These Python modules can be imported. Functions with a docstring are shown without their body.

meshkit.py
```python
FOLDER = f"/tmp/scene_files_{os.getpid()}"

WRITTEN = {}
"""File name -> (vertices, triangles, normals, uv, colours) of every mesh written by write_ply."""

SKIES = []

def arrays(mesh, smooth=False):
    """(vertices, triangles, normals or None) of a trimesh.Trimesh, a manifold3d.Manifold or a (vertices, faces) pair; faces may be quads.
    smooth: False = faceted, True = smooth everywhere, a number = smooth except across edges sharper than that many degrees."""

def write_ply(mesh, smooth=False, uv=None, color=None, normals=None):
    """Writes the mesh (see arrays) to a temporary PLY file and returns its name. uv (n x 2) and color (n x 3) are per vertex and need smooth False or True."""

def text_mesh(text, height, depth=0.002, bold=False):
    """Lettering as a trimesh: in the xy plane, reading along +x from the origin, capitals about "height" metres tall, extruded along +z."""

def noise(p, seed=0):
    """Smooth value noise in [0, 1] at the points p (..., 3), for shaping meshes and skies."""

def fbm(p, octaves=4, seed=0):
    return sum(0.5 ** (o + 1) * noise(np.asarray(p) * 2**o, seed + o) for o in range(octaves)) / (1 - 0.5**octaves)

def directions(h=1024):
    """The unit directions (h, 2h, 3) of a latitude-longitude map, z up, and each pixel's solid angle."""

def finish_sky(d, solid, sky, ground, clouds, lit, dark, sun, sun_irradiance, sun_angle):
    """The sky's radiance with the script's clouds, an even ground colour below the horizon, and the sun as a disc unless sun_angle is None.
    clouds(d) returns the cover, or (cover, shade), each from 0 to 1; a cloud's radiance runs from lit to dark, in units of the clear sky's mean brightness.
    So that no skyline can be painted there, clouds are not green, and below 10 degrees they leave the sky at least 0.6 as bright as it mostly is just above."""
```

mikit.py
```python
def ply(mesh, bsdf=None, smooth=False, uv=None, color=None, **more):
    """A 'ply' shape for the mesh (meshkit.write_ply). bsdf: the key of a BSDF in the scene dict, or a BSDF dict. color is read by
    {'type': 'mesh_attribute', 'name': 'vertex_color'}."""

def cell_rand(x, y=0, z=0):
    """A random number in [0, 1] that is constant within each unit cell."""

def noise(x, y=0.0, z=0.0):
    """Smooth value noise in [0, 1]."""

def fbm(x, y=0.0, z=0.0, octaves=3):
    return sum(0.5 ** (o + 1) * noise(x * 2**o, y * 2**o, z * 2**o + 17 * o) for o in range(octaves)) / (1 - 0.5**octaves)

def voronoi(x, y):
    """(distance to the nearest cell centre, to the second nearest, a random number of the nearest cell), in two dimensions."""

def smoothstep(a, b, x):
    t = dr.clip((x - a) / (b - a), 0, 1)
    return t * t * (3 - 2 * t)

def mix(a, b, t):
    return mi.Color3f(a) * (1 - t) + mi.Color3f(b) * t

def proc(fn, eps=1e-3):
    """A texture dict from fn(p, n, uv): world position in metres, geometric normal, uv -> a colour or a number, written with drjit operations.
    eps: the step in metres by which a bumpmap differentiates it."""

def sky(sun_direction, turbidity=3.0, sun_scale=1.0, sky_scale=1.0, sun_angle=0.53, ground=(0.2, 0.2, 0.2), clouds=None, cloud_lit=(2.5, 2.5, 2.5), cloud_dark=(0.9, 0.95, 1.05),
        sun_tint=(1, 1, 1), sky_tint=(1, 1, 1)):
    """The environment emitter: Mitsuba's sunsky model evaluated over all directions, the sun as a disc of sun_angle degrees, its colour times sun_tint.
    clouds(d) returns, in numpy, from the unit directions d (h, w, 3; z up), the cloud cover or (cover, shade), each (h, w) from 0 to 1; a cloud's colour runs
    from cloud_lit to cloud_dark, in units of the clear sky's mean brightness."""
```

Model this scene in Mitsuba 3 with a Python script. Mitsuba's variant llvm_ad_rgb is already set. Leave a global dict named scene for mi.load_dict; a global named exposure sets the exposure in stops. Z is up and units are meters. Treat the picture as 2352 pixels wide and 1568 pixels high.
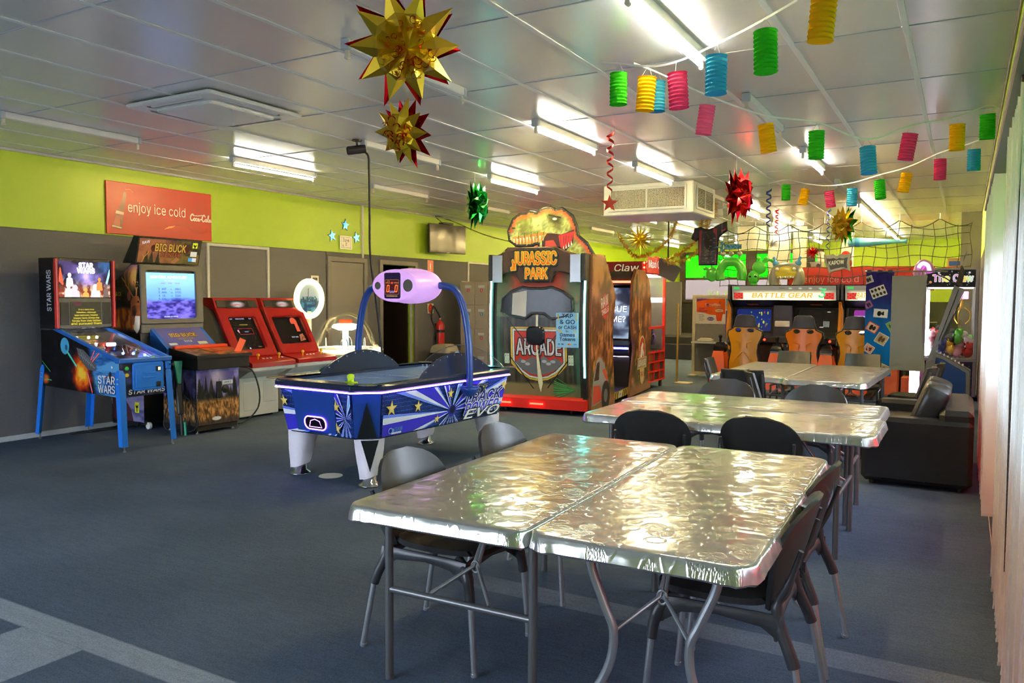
import math, random
import numpy as np, trimesh, mitsuba as mi, drjit as dr, shapely
import mikit, meshkit
from mikit import noise, fbm, voronoi, cell_rand, smoothstep, mix, proc
from shapely.geometry import Polygon, LineString, Point, MultiPolygon, box as sbox
from shapely import affinity
from shapely.ops import unary_union
T = mi.ScalarTransform4f
scene, labels = {}, {}
PI = math.pi

# ------------------------------------------------------------------ camera, sky, exposure
CAM_YAW, CAM_PITCH, CAM_ROLL = 0.52177, 0.05511, 0.00544
def _cam():
    cy, sy = math.cos(CAM_YAW), math.sin(CAM_YAW)
    f = np.array([-sy * math.cos(CAM_PITCH), cy * math.cos(CAM_PITCH), -math.sin(CAM_PITCH)])
    r = np.array([cy, sy, 0.0]); u = np.cross(r, f)
    return f, u * math.cos(CAM_ROLL) - r * math.sin(CAM_ROLL)
_f, _u = _cam()
EYE = np.array([0, 0, 1.5])
scene['camera'] = {'type': 'perspective', 'fov': 2 * math.degrees(math.atan(1176 / 1808.2)), 'fov_axis': 'x', 'near_clip': 0.05, 'far_clip': 200.0,
                   'to_world': T().look_at(origin=EYE.tolist(), target=(EYE + _f).tolist(), up=_u.tolist())}
scene['sky'] = mikit.sky([0.55, 0.5, 0.75], turbidity=4.0, sun_scale=0.0, sky_scale=21.0, ground=(0.16, 0.16, 0.16),
                         clouds=lambda d: np.clip(0.75 + 0.5 * (meshkit.fbm(d * 3.0, 3) - 0.5), 0, 1), cloud_lit=(2.0, 2.2, 2.5), cloud_dark=(1.15, 1.33, 1.6), sky_tint=(0.86, 0.98, 1.14))
exposure = 1.45

# ------------------------------------------------------------------ helpers: colours, materials
def lin(c):
    if isinstance(c, str):
        c = c.lstrip('#'); c = [int(c[i:i + 2], 16) / 255 for i in (0, 2, 4)]
    c = np.asarray(c, float)
    return np.where(c <= 0.04045, c / 12.92, ((c + 0.055) / 1.055) ** 2.4)
def rgb(c): return {'type': 'rgb', 'value': [float(x) for x in lin(c)]}
def mat(key, c, rough=0.5, metal=0.0, spec=0.5, coat=0.0, sheen=0.0, bump=None, two=True):
    b = {'type': 'principled', 'base_color': c if isinstance(c, dict) else rgb(c), 'roughness': float(rough), 'metallic': float(metal), 'specular': float(spec)}
    if coat: b['clearcoat'] = float(coat); b['clearcoat_gloss'] = 0.93
    if sheen: b['sheen'] = float(sheen)
    if bump: b = {'type': 'bumpmap', 'arbitrary': bump[0], 'scale': float(bump[1]), 'bsdf': b}
    scene[key] = {'type': 'twosided', 'bsdf': b} if two else b
    return key
def numbered(k):
    if k not in USED: USED.add(k); return k
    i = 1
    while f'{k}_{i:03d}' in USED: i += 1
    k = f'{k}_{i:03d}'; USED.add(k); return k
USED = set()

# ------------------------------------------------------------------ helpers: meshes
def mk(v, f): return trimesh.Trimesh(np.asarray(v, float), np.asarray(f, int), process=False)
def cat(*ms):
    ms = [m for a in ms for m in (a if isinstance(a, (list, tuple)) else [a])]
    return trimesh.util.concatenate(ms) if len(ms) > 1 else ms[0]
def bx(x0, x1, y0, y1, z0, z1, b=0.0):
    lo, hi = np.minimum([x0, y0, z0], [x1, y1, z1]), np.maximum([x0, y0, z0], [x1, y1, z1])
    if b <= 0:
        m = trimesh.creation.box(hi - lo); m.apply_translation((lo + hi) / 2); return m
    b = min(b, *(0.45 * (hi - lo)))
    pts = []
    for sx in (0, 1):
        for sy in (0, 1):
            for sz in (0, 1):
                c = np.where([sx, sy, sz], hi, lo); d = np.where([sx, sy, sz], -b, b)
                for k in range(3):
                    q = c + d; q[k] = c[k]; pts.append(q)
    return trimesh.convex.convex_hull(np.array(pts))
def hull(pts): return trimesh.convex.convex_hull(np.asarray(pts, float))
def axes_of(t):
    t = t / (np.linalg.norm(t) + 1e-12)
    a = np.cross(t, [0, 0, 1.0] if abs(t[2]) < 0.95 else [1.0, 0, 0]); a /= np.linalg.norm(a)
    return t, a, np.cross(t, a)
def cyl(p0, p1, r0, r1=None, n=16):
    p0, p1 = np.asarray(p0, float), np.asarray(p1, float); r1 = r0 if r1 is None else r1
    t, a, b = axes_of(p1 - p0); th = np.arange(n) * 2 * PI / n
    ring = np.cos(th)[:, None] * a + np.sin(th)[:, None] * b
    v = np.vstack([p0 + ring * r0, p1 + ring * r1, [p0], [p1]]); i = np.arange(n); j = (i + 1) % n
    return mk(v, np.vstack([np.stack([i, j, j + n], 1), np.stack([i, j + n, i + n], 1), np.stack([i * 0 + 2 * n, j, i], 1), np.stack([i * 0 + 2 * n + 1, i + n, j + n], 1)]))
def spline(pts, n=8):
    p = np.asarray(pts, float); q = np.vstack([2 * p[0] - p[1], p, 2 * p[-1] - p[-2]]); out = []
    for i in range(len(p) - 1):
        a, b, c, d = q[i:i + 4]
        for t in np.linspace(0, 1, n, endpoint=False):
            out.append(0.5 * (2 * b + (c - a) * t + (2 * a - 5 * b + 4 * c - d) * t * t + (3 * b - a - 3 * c + d) * t ** 3))
    return np.array(out + [p[-1]])
def tube(pts, r, n=10, closed=False):
    p = np.asarray(pts, float); r = np.broadcast_to(r, (len(p),)).astype(float)
    tg = np.roll(p, -1, 0) - np.roll(p, 1, 0) if closed else np.gradient(p, axis=0)
    t, a, b = axes_of(tg[0]); A, B = [], []
    for k in range(len(p)):
        t = tg[k] / (np.linalg.norm(tg[k]) + 1e-12); a = a - t * np.dot(a, t); a /= np.linalg.norm(a) + 1e-12
        A.append(a); B.append(np.cross(t, a))
    th = np.arange(n) * 2 * PI / n
    v = (p[:, None] + r[:, None, None] * (np.cos(th)[None, :, None] * np.array(A)[:, None] + np.sin(th)[None, :, None] * np.array(B)[:, None])).reshape(-1, 3)
    f = []; m = len(p)
    for k in range(m if closed else m - 1):
        i = np.arange(n); j = (i + 1) % n; k2 = (k + 1) % m
        f += [np.stack([k * n + i, k * n + j, k2 * n + j], 1), np.stack([k * n + i, k2 * n + j, k2 * n + i], 1)]
    f = np.vstack(f)
    if not closed:
        v = np.vstack([v, p[:1], p[-1:]]); i = np.arange(n); j = (i + 1) % n
        f = np.vstack([f, np.stack([i * 0 + m * n, j, i], 1), np.stack([i * 0 + m * n + 1, (m - 1) * n + i, (m - 1) * n + j], 1)])
    return mk(v, f)
def lathe(prof, n=24, closed=True):
    p = np.asarray(prof, float); th = np.arange(n) * 2 * PI / n; m = len(p)
    v = np.stack([p[:, None, 0] * np.cos(th), p[:, None, 0] * np.sin(th), np.repeat(p[:, 1:2], n, 1)], -1).reshape(-1, 3)
    f = []
    for k in range(m - 1):
        i = np.arange(n); j = (i + 1) % n
        f += [np.stack([k * n + i, k * n + j, (k + 1) * n + j], 1), np.stack([k * n + i, (k + 1) * n + j, (k + 1) * n + i], 1)]
    t = mk(v, np.vstack(f)); t.merge_vertices(); t.update_faces(t.nondegenerate_faces()); return t
def polys(g):
    return [p for p in getattr(g, 'geoms', [g]) if p.geom_type == 'Polygon' and p.area > 1e-9]
def ext(g, h, z0=0.0):
    if not hasattr(g, 'geom_type'): g = Polygon(g).buffer(0)
    ms = [trimesh.creation.extrude_polygon(p, h, engine='earcut') for p in polys(g)]
    m = cat(ms); m.apply_translation([0, 0, z0]); return m
def ext_b(g, h, b, z0=0.0):
    """extruded with a bevelled rim at both ends"""
    if not hasattr(g, 'geom_type'): g = Polygon(g).buffer(0)
    ms = []
    for p in polys(g):
        q = polys(p.buffer(-b, join_style=2))
        if not q: ms.append(ext(p, h, z0)); continue
        ms.append(ext(p, h - 2 * b, z0 + b))
        for zz, flip in ((z0 + h - b, 1), (z0 + b, -1)):
            n = max(24, len(p.exterior.coords) * 2)
            o = np.array([p.exterior.interpolate(t, normalized=True).coords[0] for t in np.linspace(0, 1, n, endpoint=False)])
            nr = np.array([q[0].exterior.interpolate(q[0].exterior.project(Point(*c))).coords[0] for c in o])
            i = np.arange(n); j = (i + 1) % n
            v = np.vstack([np.c_[o, np.full(n, zz)], np.c_[nr, np.full(n, zz + flip * b)]])
            ms.append(mk(v, np.vstack([np.stack([i, j, j + n], 1), np.stack([i, j + n, i + n], 1)])[:, ::flip]))
            ms.append(ext(q[0], 1e-4, zz + flip * b - (1e-4 if flip > 0 else 0)))
    return cat(ms)
def rrect(x0, x1, y0, y1, r, n=6):
    r = min(r, (x1 - x0) / 2.01, (y1 - y0) / 2.01)
    return sbox(x0 + r, y0 + r, x1 - r, y1 - r).buffer(r, n)
def ell(cx, cy, rx, ry, n=16): return affinity.translate(affinity.scale(Point(0, 0).buffer(1, n), rx, ry), cx, cy)
def star(cx, cy, R, r, n=5, rot=PI / 2):
    return Polygon([(cx + (R if k % 2 == 0 else r) * math.cos(rot + k * PI / n), cy + (R if k % 2 == 0 else r) * math.sin(rot + k * PI / n)) for k in range(2 * n)])
def line(pts, w, cap=1): return LineString(pts).buffer(w / 2, cap_style=cap, join_style=1)
def grid_mesh(P):
    """quad grid (nu, nv, 3) -> open surface"""
    nu, nv = P.shape[:2]; i, j = np.meshgrid(np.arange(nu - 1), np.arange(nv - 1), indexing='ij'); a = i * nv + j
    return mk(P.reshape(-1, 3), np.vstack([np.stack([a, a + nv, a + nv + 1], -1).reshape(-1, 3), np.stack([a, a + nv + 1, a + 1], -1).reshape(-1, 3)]))
def shell(fn, nu, nv, th):
    """closed thick sheet: fn(u, v) -> points, u and v in 0..1"""
    u, v = np.meshgrid(np.linspace(0, 1, nu), np.linspace(0, 1, nv), indexing='ij'); P = fn(u, v)
    N = np.cross(np.gradient(P, axis=0), np.gradient(P, axis=1)); N /= np.linalg.norm(N, axis=2, keepdims=True) + 1e-12
    A, B = P + N * th / 2, P - N * th / 2; k = nu * nv
    a = grid_mesh(A); b = grid_mesh(B); fa = a.faces; fb = b.faces[:, ::-1] + k
    idx = np.arange(k).reshape(nu, nv); rim = np.concatenate([idx[:, 0], idx[-1, 1:], idx[-2::-1, -1], idx[0, -2:0:-1]]); r2 = np.roll(rim, -1)
    fr = np.vstack([np.stack([rim, r2, r2 + k], 1), np.stack([rim, r2 + k, rim + k], 1)])
    m = mk(np.vstack([A.reshape(-1, 3), B.reshape(-1, 3)]), np.vstack([fa, fb, fr[:, ::-1]])); m.fix_normals(); return m
def loft(rings, caps=True):
    R = np.asarray(rings, float); m, n = R.shape[:2]; v = R.reshape(-1, 3); f = []
    for k in range(m - 1):
        i = np.arange(n); j = (i + 1) % n
        f += [np.stack([k * n + i, k * n + j, (k + 1) * n + j], 1), np.stack([k * n + i, (k + 1) * n + j, (k + 1) * n + i], 1)]
    if caps:
        c0, c1 = R[0].mean(0), R[-1].mean(0); v = np.vstack([v, c0, c1]); i = np.arange(n); j = (i + 1) % n
        f += [np.stack([i * 0 + m * n, j, i], 1), np.stack([i * 0 + m * n + 1, (m - 1) * n + i, (m - 1) * n + j], 1)]
    t = mk(v, np.vstack(f)); t.fix_normals(); return t
def ball(c, r, sub=2):
    m = trimesh.creation.icosphere(subdivisions=sub, radius=1.0); m.vertices = m.vertices * np.broadcast_to(r, 3) + np.asarray(c, float); return m
def FR(o, u, v, w=None):
    """frame: local x -> u, y -> v, z -> u x v"""
    u = np.asarray(u, float); u /= np.linalg.norm(u); v = np.asarray(v, float); v = v - u * np.dot(u, v); v /= np.linalg.norm(v)
    M = np.eye(4); M[:3, 0], M[:3, 1], M[:3, 2], M[:3, 3] = u, v, np.cross(u, v), o; return M
def RZ(x=0, y=0, z=0, a=0):
    M = np.eye(4); c, s = math.cos(a), math.sin(a); M[:2, :2] = [[c, -s], [s, c]]; M[:3, 3] = (x, y, z); return M
def RX(a):
    M = np.eye(4); c, s = math.cos(a), math.sin(a); M[1:3, 1:3] = [[c, -s], [s, c]]; return M
def RY(a):
    M = np.eye(4); c, s = math.cos(a), math.sin(a); M[0, 0], M[0, 2], M[2, 0], M[2, 2] = c, s, -s, c; return M
def TR(x, y, z): M = np.eye(4); M[:3, 3] = (x, y, z); return M
def mv(m, M): m = m.copy(); m.apply_transform(M); return m
XZ = lambda x=0, y=0, z=0: FR((x, y, z), (1, 0, 0), (0, 0, 1))       # sheet facing -Y
YZ = lambda x=0, y=0, z=0: FR((x, y, z), (0, 1, 0), (0, 0, 1))       # sheet facing +X
def side(pts, x0, x1):
    """side profile, points (y, z), extruded along x"""
    return mv(ext(pts, x1 - x0), FR((x0, 0, 0), (0, 1, 0), (0, 0, 1)))
_TXT = {}
def txt(s, h, bold=False, w=None, slant=0.0, at=(0, 0), anchor='l', grow=0.0):
    """lettering as a flat outline: capitals h tall, optionally fitted to width w"""
    k = (s, bold)
    if k not in _TXT:
        m = meshkit.text_mesh(s, 1.0, 0.1, bold); n = m.face_normals[:, 2] > 0.9
        _TXT[k] = shapely.coverage_union_all(shapely.polygons(np.ascontiguousarray(m.triangles[n][:, :, :2]))).buffer(0).simplify(0.012)
    g = _TXT[k]; b = g.bounds
    g = affinity.affine_transform(g, [h * ((w / h) / (b[2] - b[0]) if w else 1), 0, 0, h, 0, 0])
    if slant: g = affinity.affine_transform(g, [1, slant, 0, 1, 0, 0])
    if grow: g = g.buffer(grow, join_style=2)
    b = g.bounds; dx = {'l': -b[0], 'c': -(b[0] + b[2]) / 2, 'r': -b[2]}[anchor]
    return affinity.translate(g, at[0] + dx, at[1])
class Art:
    """flat print: layers of coloured outlines (x right, y up, metres)"""
    def __init__(s, w, h, c=None, eps=0.0004):
        s.w, s.h, s.eps, s.n, s.P = w, h, eps, 0, []
        if c is not None: s.add(sbox(0, 0, w, h), c)
    def add(s, g, c, clip=True):
        if not hasattr(g, 'geom_type'): g = Polygon(g).buffer(0)
        if not g.is_valid: g = g.buffer(0)
        if clip: g = g.intersection(sbox(0, 0, s.w, s.h) if clip is True else clip)
        for p in polys(g):
            try: v, f = trimesh.creation.triangulate_polygon(p, engine='earcut')
            except Exception: continue
            col = np.array([lin(c(x, y)) for x, y in v]) if callable(c) else np.tile(lin(c), (len(v), 1))
            s.P.append((np.c_[v, np.full(len(v), s.n * s.eps)], f, col))
        s.n += 1; return s
    def grid(s, fn, nx, ny, x0=0, x1=None, y0=0, y1=None):
        """a sheet of painted cells: fn(X, Y) -> (..., 3) in sRGB"""
        x1 = s.w if x1 is None else x1; y1 = s.h if y1 is None else y1
        X, Y = np.meshgrid(np.linspace(x0, x1, nx), np.linspace(y0, y1, ny), indexing='ij'); m = grid_mesh(np.stack([X, Y, X * 0 + s.n * s.eps], -1))
        s.P.append((m.vertices, m.faces, lin(np.clip(fn(X, Y), 0, 1)).reshape(-1, 3))); s.n += 1; return s
    def build(s, M=None, warp=None, gain=1.0):
        v, f, c, k = [], [], [], 0
        for a, b, d in s.P: v.append(a); f.append(b + k); c.append(d); k += len(a)
        v = np.vstack(v); uv = np.clip(v[:, :2] / [s.w, s.h], 0.001, 0.999); f = np.vstack(f)
        m = mk(warp(v) if warp else v, f)
        if M is not None: m.apply_transform(M)
        return m, np.vstack(c) * gain, uv
# ------------------------------------------------------------------ helpers: the scene's entries
def emitter(c, power, w=0.05):
    return {'type': 'area', 'radiance': {'type': 'rgb', 'value': [float(x) * power for x in lin(c)]}, 'sampling_weight': float(w)}
class Thing:
    def __init__(s, name, label=None, cat_=None, group=None, M=None, kind=None):
        s.key = numbered(name); s.M = np.eye(4) if M is None else np.asarray(M, float); s.parts = []
        d = {}
        if label: d['label'] = label
        if cat_: d['category'] = cat_
        if group: d['group'] = group
        if kind: d['kind'] = kind
        labels[s.key] = d
    def put(s, key, shape):
        scene[key] = {**shape, 'to_world': T(s.M.tolist())}; s.parts.append((key[len(s.key):], shape)); return key
    def part(s, name, mesh, m, smooth=30, parent=None, emit=None, label=None, **kw):
        key = numbered((parent or s.key) + '__' + name) if name else s.key
        sh = mikit.ply(mesh, m, smooth, **kw)
        if emit: sh['emitter'] = emit
        if label: labels[key] = {'label': label}
        return s.put(key, sh)
    def art(s, name, a, M, m='print', parent=None, gain=1.0, glow=0.0, w=0.05, warp=None, label=None):
        mesh, col, uv = a.build(M, warp, gain if not glow else glow * .36)
        emit = {'type': 'area', 'radiance': {'type': 'mesh_attribute', 'name': 'vertex_color'}, 'sampling_weight': w} if glow else None
        return s.part(name, mesh, 'screen_matt' if glow else m, False, parent, emit, label, uv=uv, color=col)
    def dup(s, M, label=None, group=None, mats=None, skip=()):
        t = Thing(s.key.rstrip('0123456789').rstrip('_') if s.key[-3:].isdigit() else s.key, label or labels[s.key].get('label'), labels[s.key].get('category'), group or labels[s.key].get('group'), M)
        for suf, sh in s.parts:
            if any(k in suf for k in skip): continue
            if mats and sh.get('bsdf', {}).get('id') in mats: sh = {**sh, 'bsdf': {'type': 'ref', 'id': mats[sh['bsdf']['id']]}}
            USED.add(t.key + suf); t.put(t.key + suf, sh)
        return t
def one(name, mesh, m, label, cat_, group=None, smooth=30, emit=None, kind=None, M=None, **kw):
    t = Thing(name, label, cat_, group, M, kind); t.part(None, mesh, m, smooth, emit=emit, **kw); return t
def struct(name, mesh, m, parent=None, smooth=False, label=None, **kw):
    key = numbered(name if parent is None else parent + '__' + name)
    scene[key] = mikit.ply(mesh, m, smooth, **kw)
    if parent is None: labels[key] = {'kind': 'structure'}
    if label: labels.setdefault(key, {})['label'] = label
    return key

# ------------------------------------------------------------------ materials
def P_(p): return p.x, p.y, p.z
def carpet(p, n, uv):
    f = fbm(p.x * 260, p.y * 260, 0, 2); g = fbm(p.x * 1.7, p.y * 1.7, 3, 3); s = noise(p.x * 14, p.y * 90, 5)
    band = lambda v, a, b: smoothstep(a - .008, a + .008, v) * (1 - smoothstep(b - .008, b + .008, v))
    left = dr.select(p.x < -2.2, band(p.y, 1.925, 2.06) * smoothstep(-2.2, -2.35, p.x), 0.0)
    left = dr.maximum(left, band(p.x, -3.66, -3.2) * (1 - smoothstep(1.92, 1.94, p.y)))
    left = dr.maximum(left, band(p.x, -5.4, -4.6) * (1 - smoothstep(1.92, 1.94, p.y)))
    right = band(p.y, 3.38, 3.56) * smoothstep(-2.3, -2.0, p.x) * 0.55
    b = dr.maximum(left, right)
    base = mix(mi.Color3f(0.060, 0.086, 0.132), mi.Color3f(0.098, 0.134, 0.196), g)
    lite = mi.Color3f(0.215, 0.262, 0.328)
    return mix(base, lite, b) * (0.62 + 0.62 * f + 0.14 * s)
scene['carpet'] = {'type': 'diffuse', 'reflectance': proc(carpet)}
def felt(p, n, uv): return mi.Color3f(0.140, 0.140, 0.150) * (0.80 + 0.4 * fbm(p.x * 190, p.y * 190, p.z * 190, 2))
scene['grey_felt'] = {'type': 'diffuse', 'reflectance': proc(felt)}
mat('green_paint', '#a9c92e', 0.42, spec=0.45)
mat('ceiling_a', '#d0cdc6', 0.27, spec=0.75)
mat('ceiling_b', '#cbc9c3', 0.24, spec=0.75)
mat('ceiling_c', '#d4d0c8', 0.29, spec=0.75)
mat('white_metal', '#e4e2dc', 0.4)
mat('batten_white', '#dcdbd8', 0.45)
mat('dark_gap', '#3a3835', 0.8)
mat('skirting', '#b9bec4', 0.5)
mat('door_grey', '#76726f', 0.55)
mat('frame_grey', '#6d6968', 0.5)
mat('white_trim', '#cfcdc9', 0.45)
mat('black_plastic', '#15161a', 0.42)
mat('black_matt', '#101113', 0.75)
mat('black_gloss', '#0b0c10', 0.14, spec=0.3)
mat('screen_matt', '#060607', 0.6, spec=0.2)
mat('screen_black', '#08090b', 0.10, spec=0.6)
mat('dark_room', '#1a1512', 0.8)
mat('dark_wood', '#2a2019', 0.55)
mat('chrome', '#d8d8da', 0.12, metal=1)
mat('steel', '#a9abad', 0.32, metal=1)
mat('rubber', '#232326', 0.7)
mat('cable', '#1c1c1e', 0.6)
mat('white_paper', '#e6e4df', 0.6)
mat('red_gloss', '#d8342c', 0.2, spec=0.6)
mat('cream', '#d9cfb8', 0.5)
scene['print'] = {'type': 'twosided', 'bsdf': {'type': 'principled', 'base_color': {'type': 'mesh_attribute', 'name': 'vertex_color'}, 'roughness': 0.30, 'specular': 0.45}}
scene['print_matt'] = {'type': 'twosided', 'bsdf': {'type': 'diffuse', 'reflectance': {'type': 'mesh_attribute', 'name': 'vertex_color'}}}
scene['pane'] = {'type': 'thindielectric', 'int_ior': 1.5}
scene['red_pane'] = {'type': 'thindielectric', 'int_ior': 1.5, 'specular_transmittance': {'type': 'rgb', 'value': [0.40, 0.004, 0.005]}}
scene['grey_pane'] = {'type': 'thindielectric', 'int_ior': 1.5, 'specular_transmittance': {'type': 'rgb', 'value': [0.10, 0.11, 0.12]}}
scene['green_pane'] = {'type': 'thindielectric', 'int_ior': 1.5, 'specular_transmittance': {'type': 'rgb', 'value': [0.010, 0.38, 0.02]}}
scene['clear_plastic'] = {'type': 'thindielectric', 'int_ior': 1.45}

# ------------------------------------------------------------------ floor, ceiling
XL, XR, YF, YB, H = -8.5, 0.2, -2.2, 22.0, 3.0
struct('floor', bx(XL - 2.6, XR + .25, YF - .2, YB + .2, -0.12, 0), 'carpet')
ceil_key = struct('ceiling', bx(XL - .2, XR + .25, YF - .2, YB + .2, H + .012, H + .12), 'dark_gap')
struct('panel_field', bx(XL - .2, XR + .25, YF - .2, 0.160, H, H + .011), 'ceiling_a', ceil_key)
DX, DY, CX0, CY0 = 0.6037, 1.1808, -4.558, 3.709
xs = [XL] + [CX0 + DX * i for i in range(-6, 8)] + [XR + .02]
ys = [CY0 + DY * j for j in range(-3, 16)]; ys[-1] = YB
rng = random.Random(4)
for a, b in zip(xs, xs[1:]):
    for c, d in zip(ys, ys[1:]):
        struct('panel', bx(a + .002, b - .002, c + .008, d - .008, H - rng.random() * .0012, H + .011), 'ceiling_' + 'abc'[rng.randrange(3)], ceil_key)
for x in xs[1:-1]:
    struct('batten', bx(x - .017, x + .017, YF, YB, H - .007, H + .001, .002), 'batten_white', ceil_key)
for y in ys[:-1]:
    struct('joint_strip', bx(XL, XR, y - .0042, y + .0042, H - .004, H + .006), 'skirting', ceil_key)

# ------------------------------------------------------------------ left wall
hole = sbox(10.38, 0, 11.27, 2.05)
wall = sbox(YF - .2, 0, YB + .2, H).difference(hole)
struct('wall_left', mv(ext(wall, 0.12), YZ(XL - .12)), 'green_paint')
for a, b in [(YF, 4.2), (4.21, 9.045), (9.055, 10.29), (11.34, 12.985), (12.995, 16.4), (16.41, YB)]:
    struct('panel', mv(ext_b(sbox(a, .0, b, 2.195).difference(hole), .014, .003), YZ(XL)), 'grey_felt', 'wall_left')
struct('panel', bx(XL, XL + .014, 10.29, 11.34, 2.05, 2.195), 'grey_felt', 'wall_left')
for a, b in [(YF, 9.05), (9.98, 10.3), (11.34, YB)]:
    struct('baseboard_left', bx(XL + .012, XL + .03, a, b, 0, .055, .004), 'skirting')
struct('trim_1', bx(XL, XL + .03, YF, YB, H - .03, H - .001, .006), 'white_trim')
for n, (a, b, z1) in enumerate([(6.85, 7.9, 2.19), (12.98, 15.2, 2.21)]):      # white-framed panels
    k = struct(f'trim_{n + 2}', cat(bx(XL + .012, XL + .04, b - .04, b, 0, z1, .004), bx(XL + .012, XL + .04, a, a + .04, 0, z1, .004), bx(XL + .012, XL + .04, a, b, z1 - .04, z1, .004)), 'white_trim')
for n, (a, b, leaf) in enumerate([(9.06, 9.98, True), (10.30, 11.34, False)]):
    k = struct(f'door_{n + 1}', cat(bx(XL, XL + .045, a, a + .08, 0, 2.13, .006), bx(XL, XL + .045, b - .08, b, 0, 2.13, .006), bx(XL, XL + .045, a, b, 2.05, 2.13, .006)), 'frame_grey')
    if leaf:
        struct('leaf', bx(XL - .01, XL + .022, a + .085, b - .085, .01, 2.045, .003), 'door_grey', k)
        struct('handle', cat(cyl((XL + .02, b - .15, 1.0), (XL + .07, b - .15, 1.0), .012), cyl((XL + .07, b - .15, 1.0), (XL + .07, b - .27, 1.0), .011)), 'steel', k)
    else:
        struct('leaf', mv(bx(0, .035, 0, .84, .01, 2.04, .003), RZ(XL - .13, b - .085, 0, math.radians(75))), 'dark_wood', k)
        struct('edge_strip', bx(XL - .06, XL - .02, b - .10, b - .085, 0, 2.04), 'white_trim', k)
struct('wall_passage', cat(bx(XL - 2.5, XL - 2.4, 9.4, 12.6, 0, H), bx(XL - 2.4, XL - .125, 9.4, 9.5, 0, H), bx(XL - 2.4, XL - .125, 12.5, 12.6, 0, H), bx(XL - 2.4, XL - .125, 9.5, 12.5, 2.6, 2.7)), 'dark_room')

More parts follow.
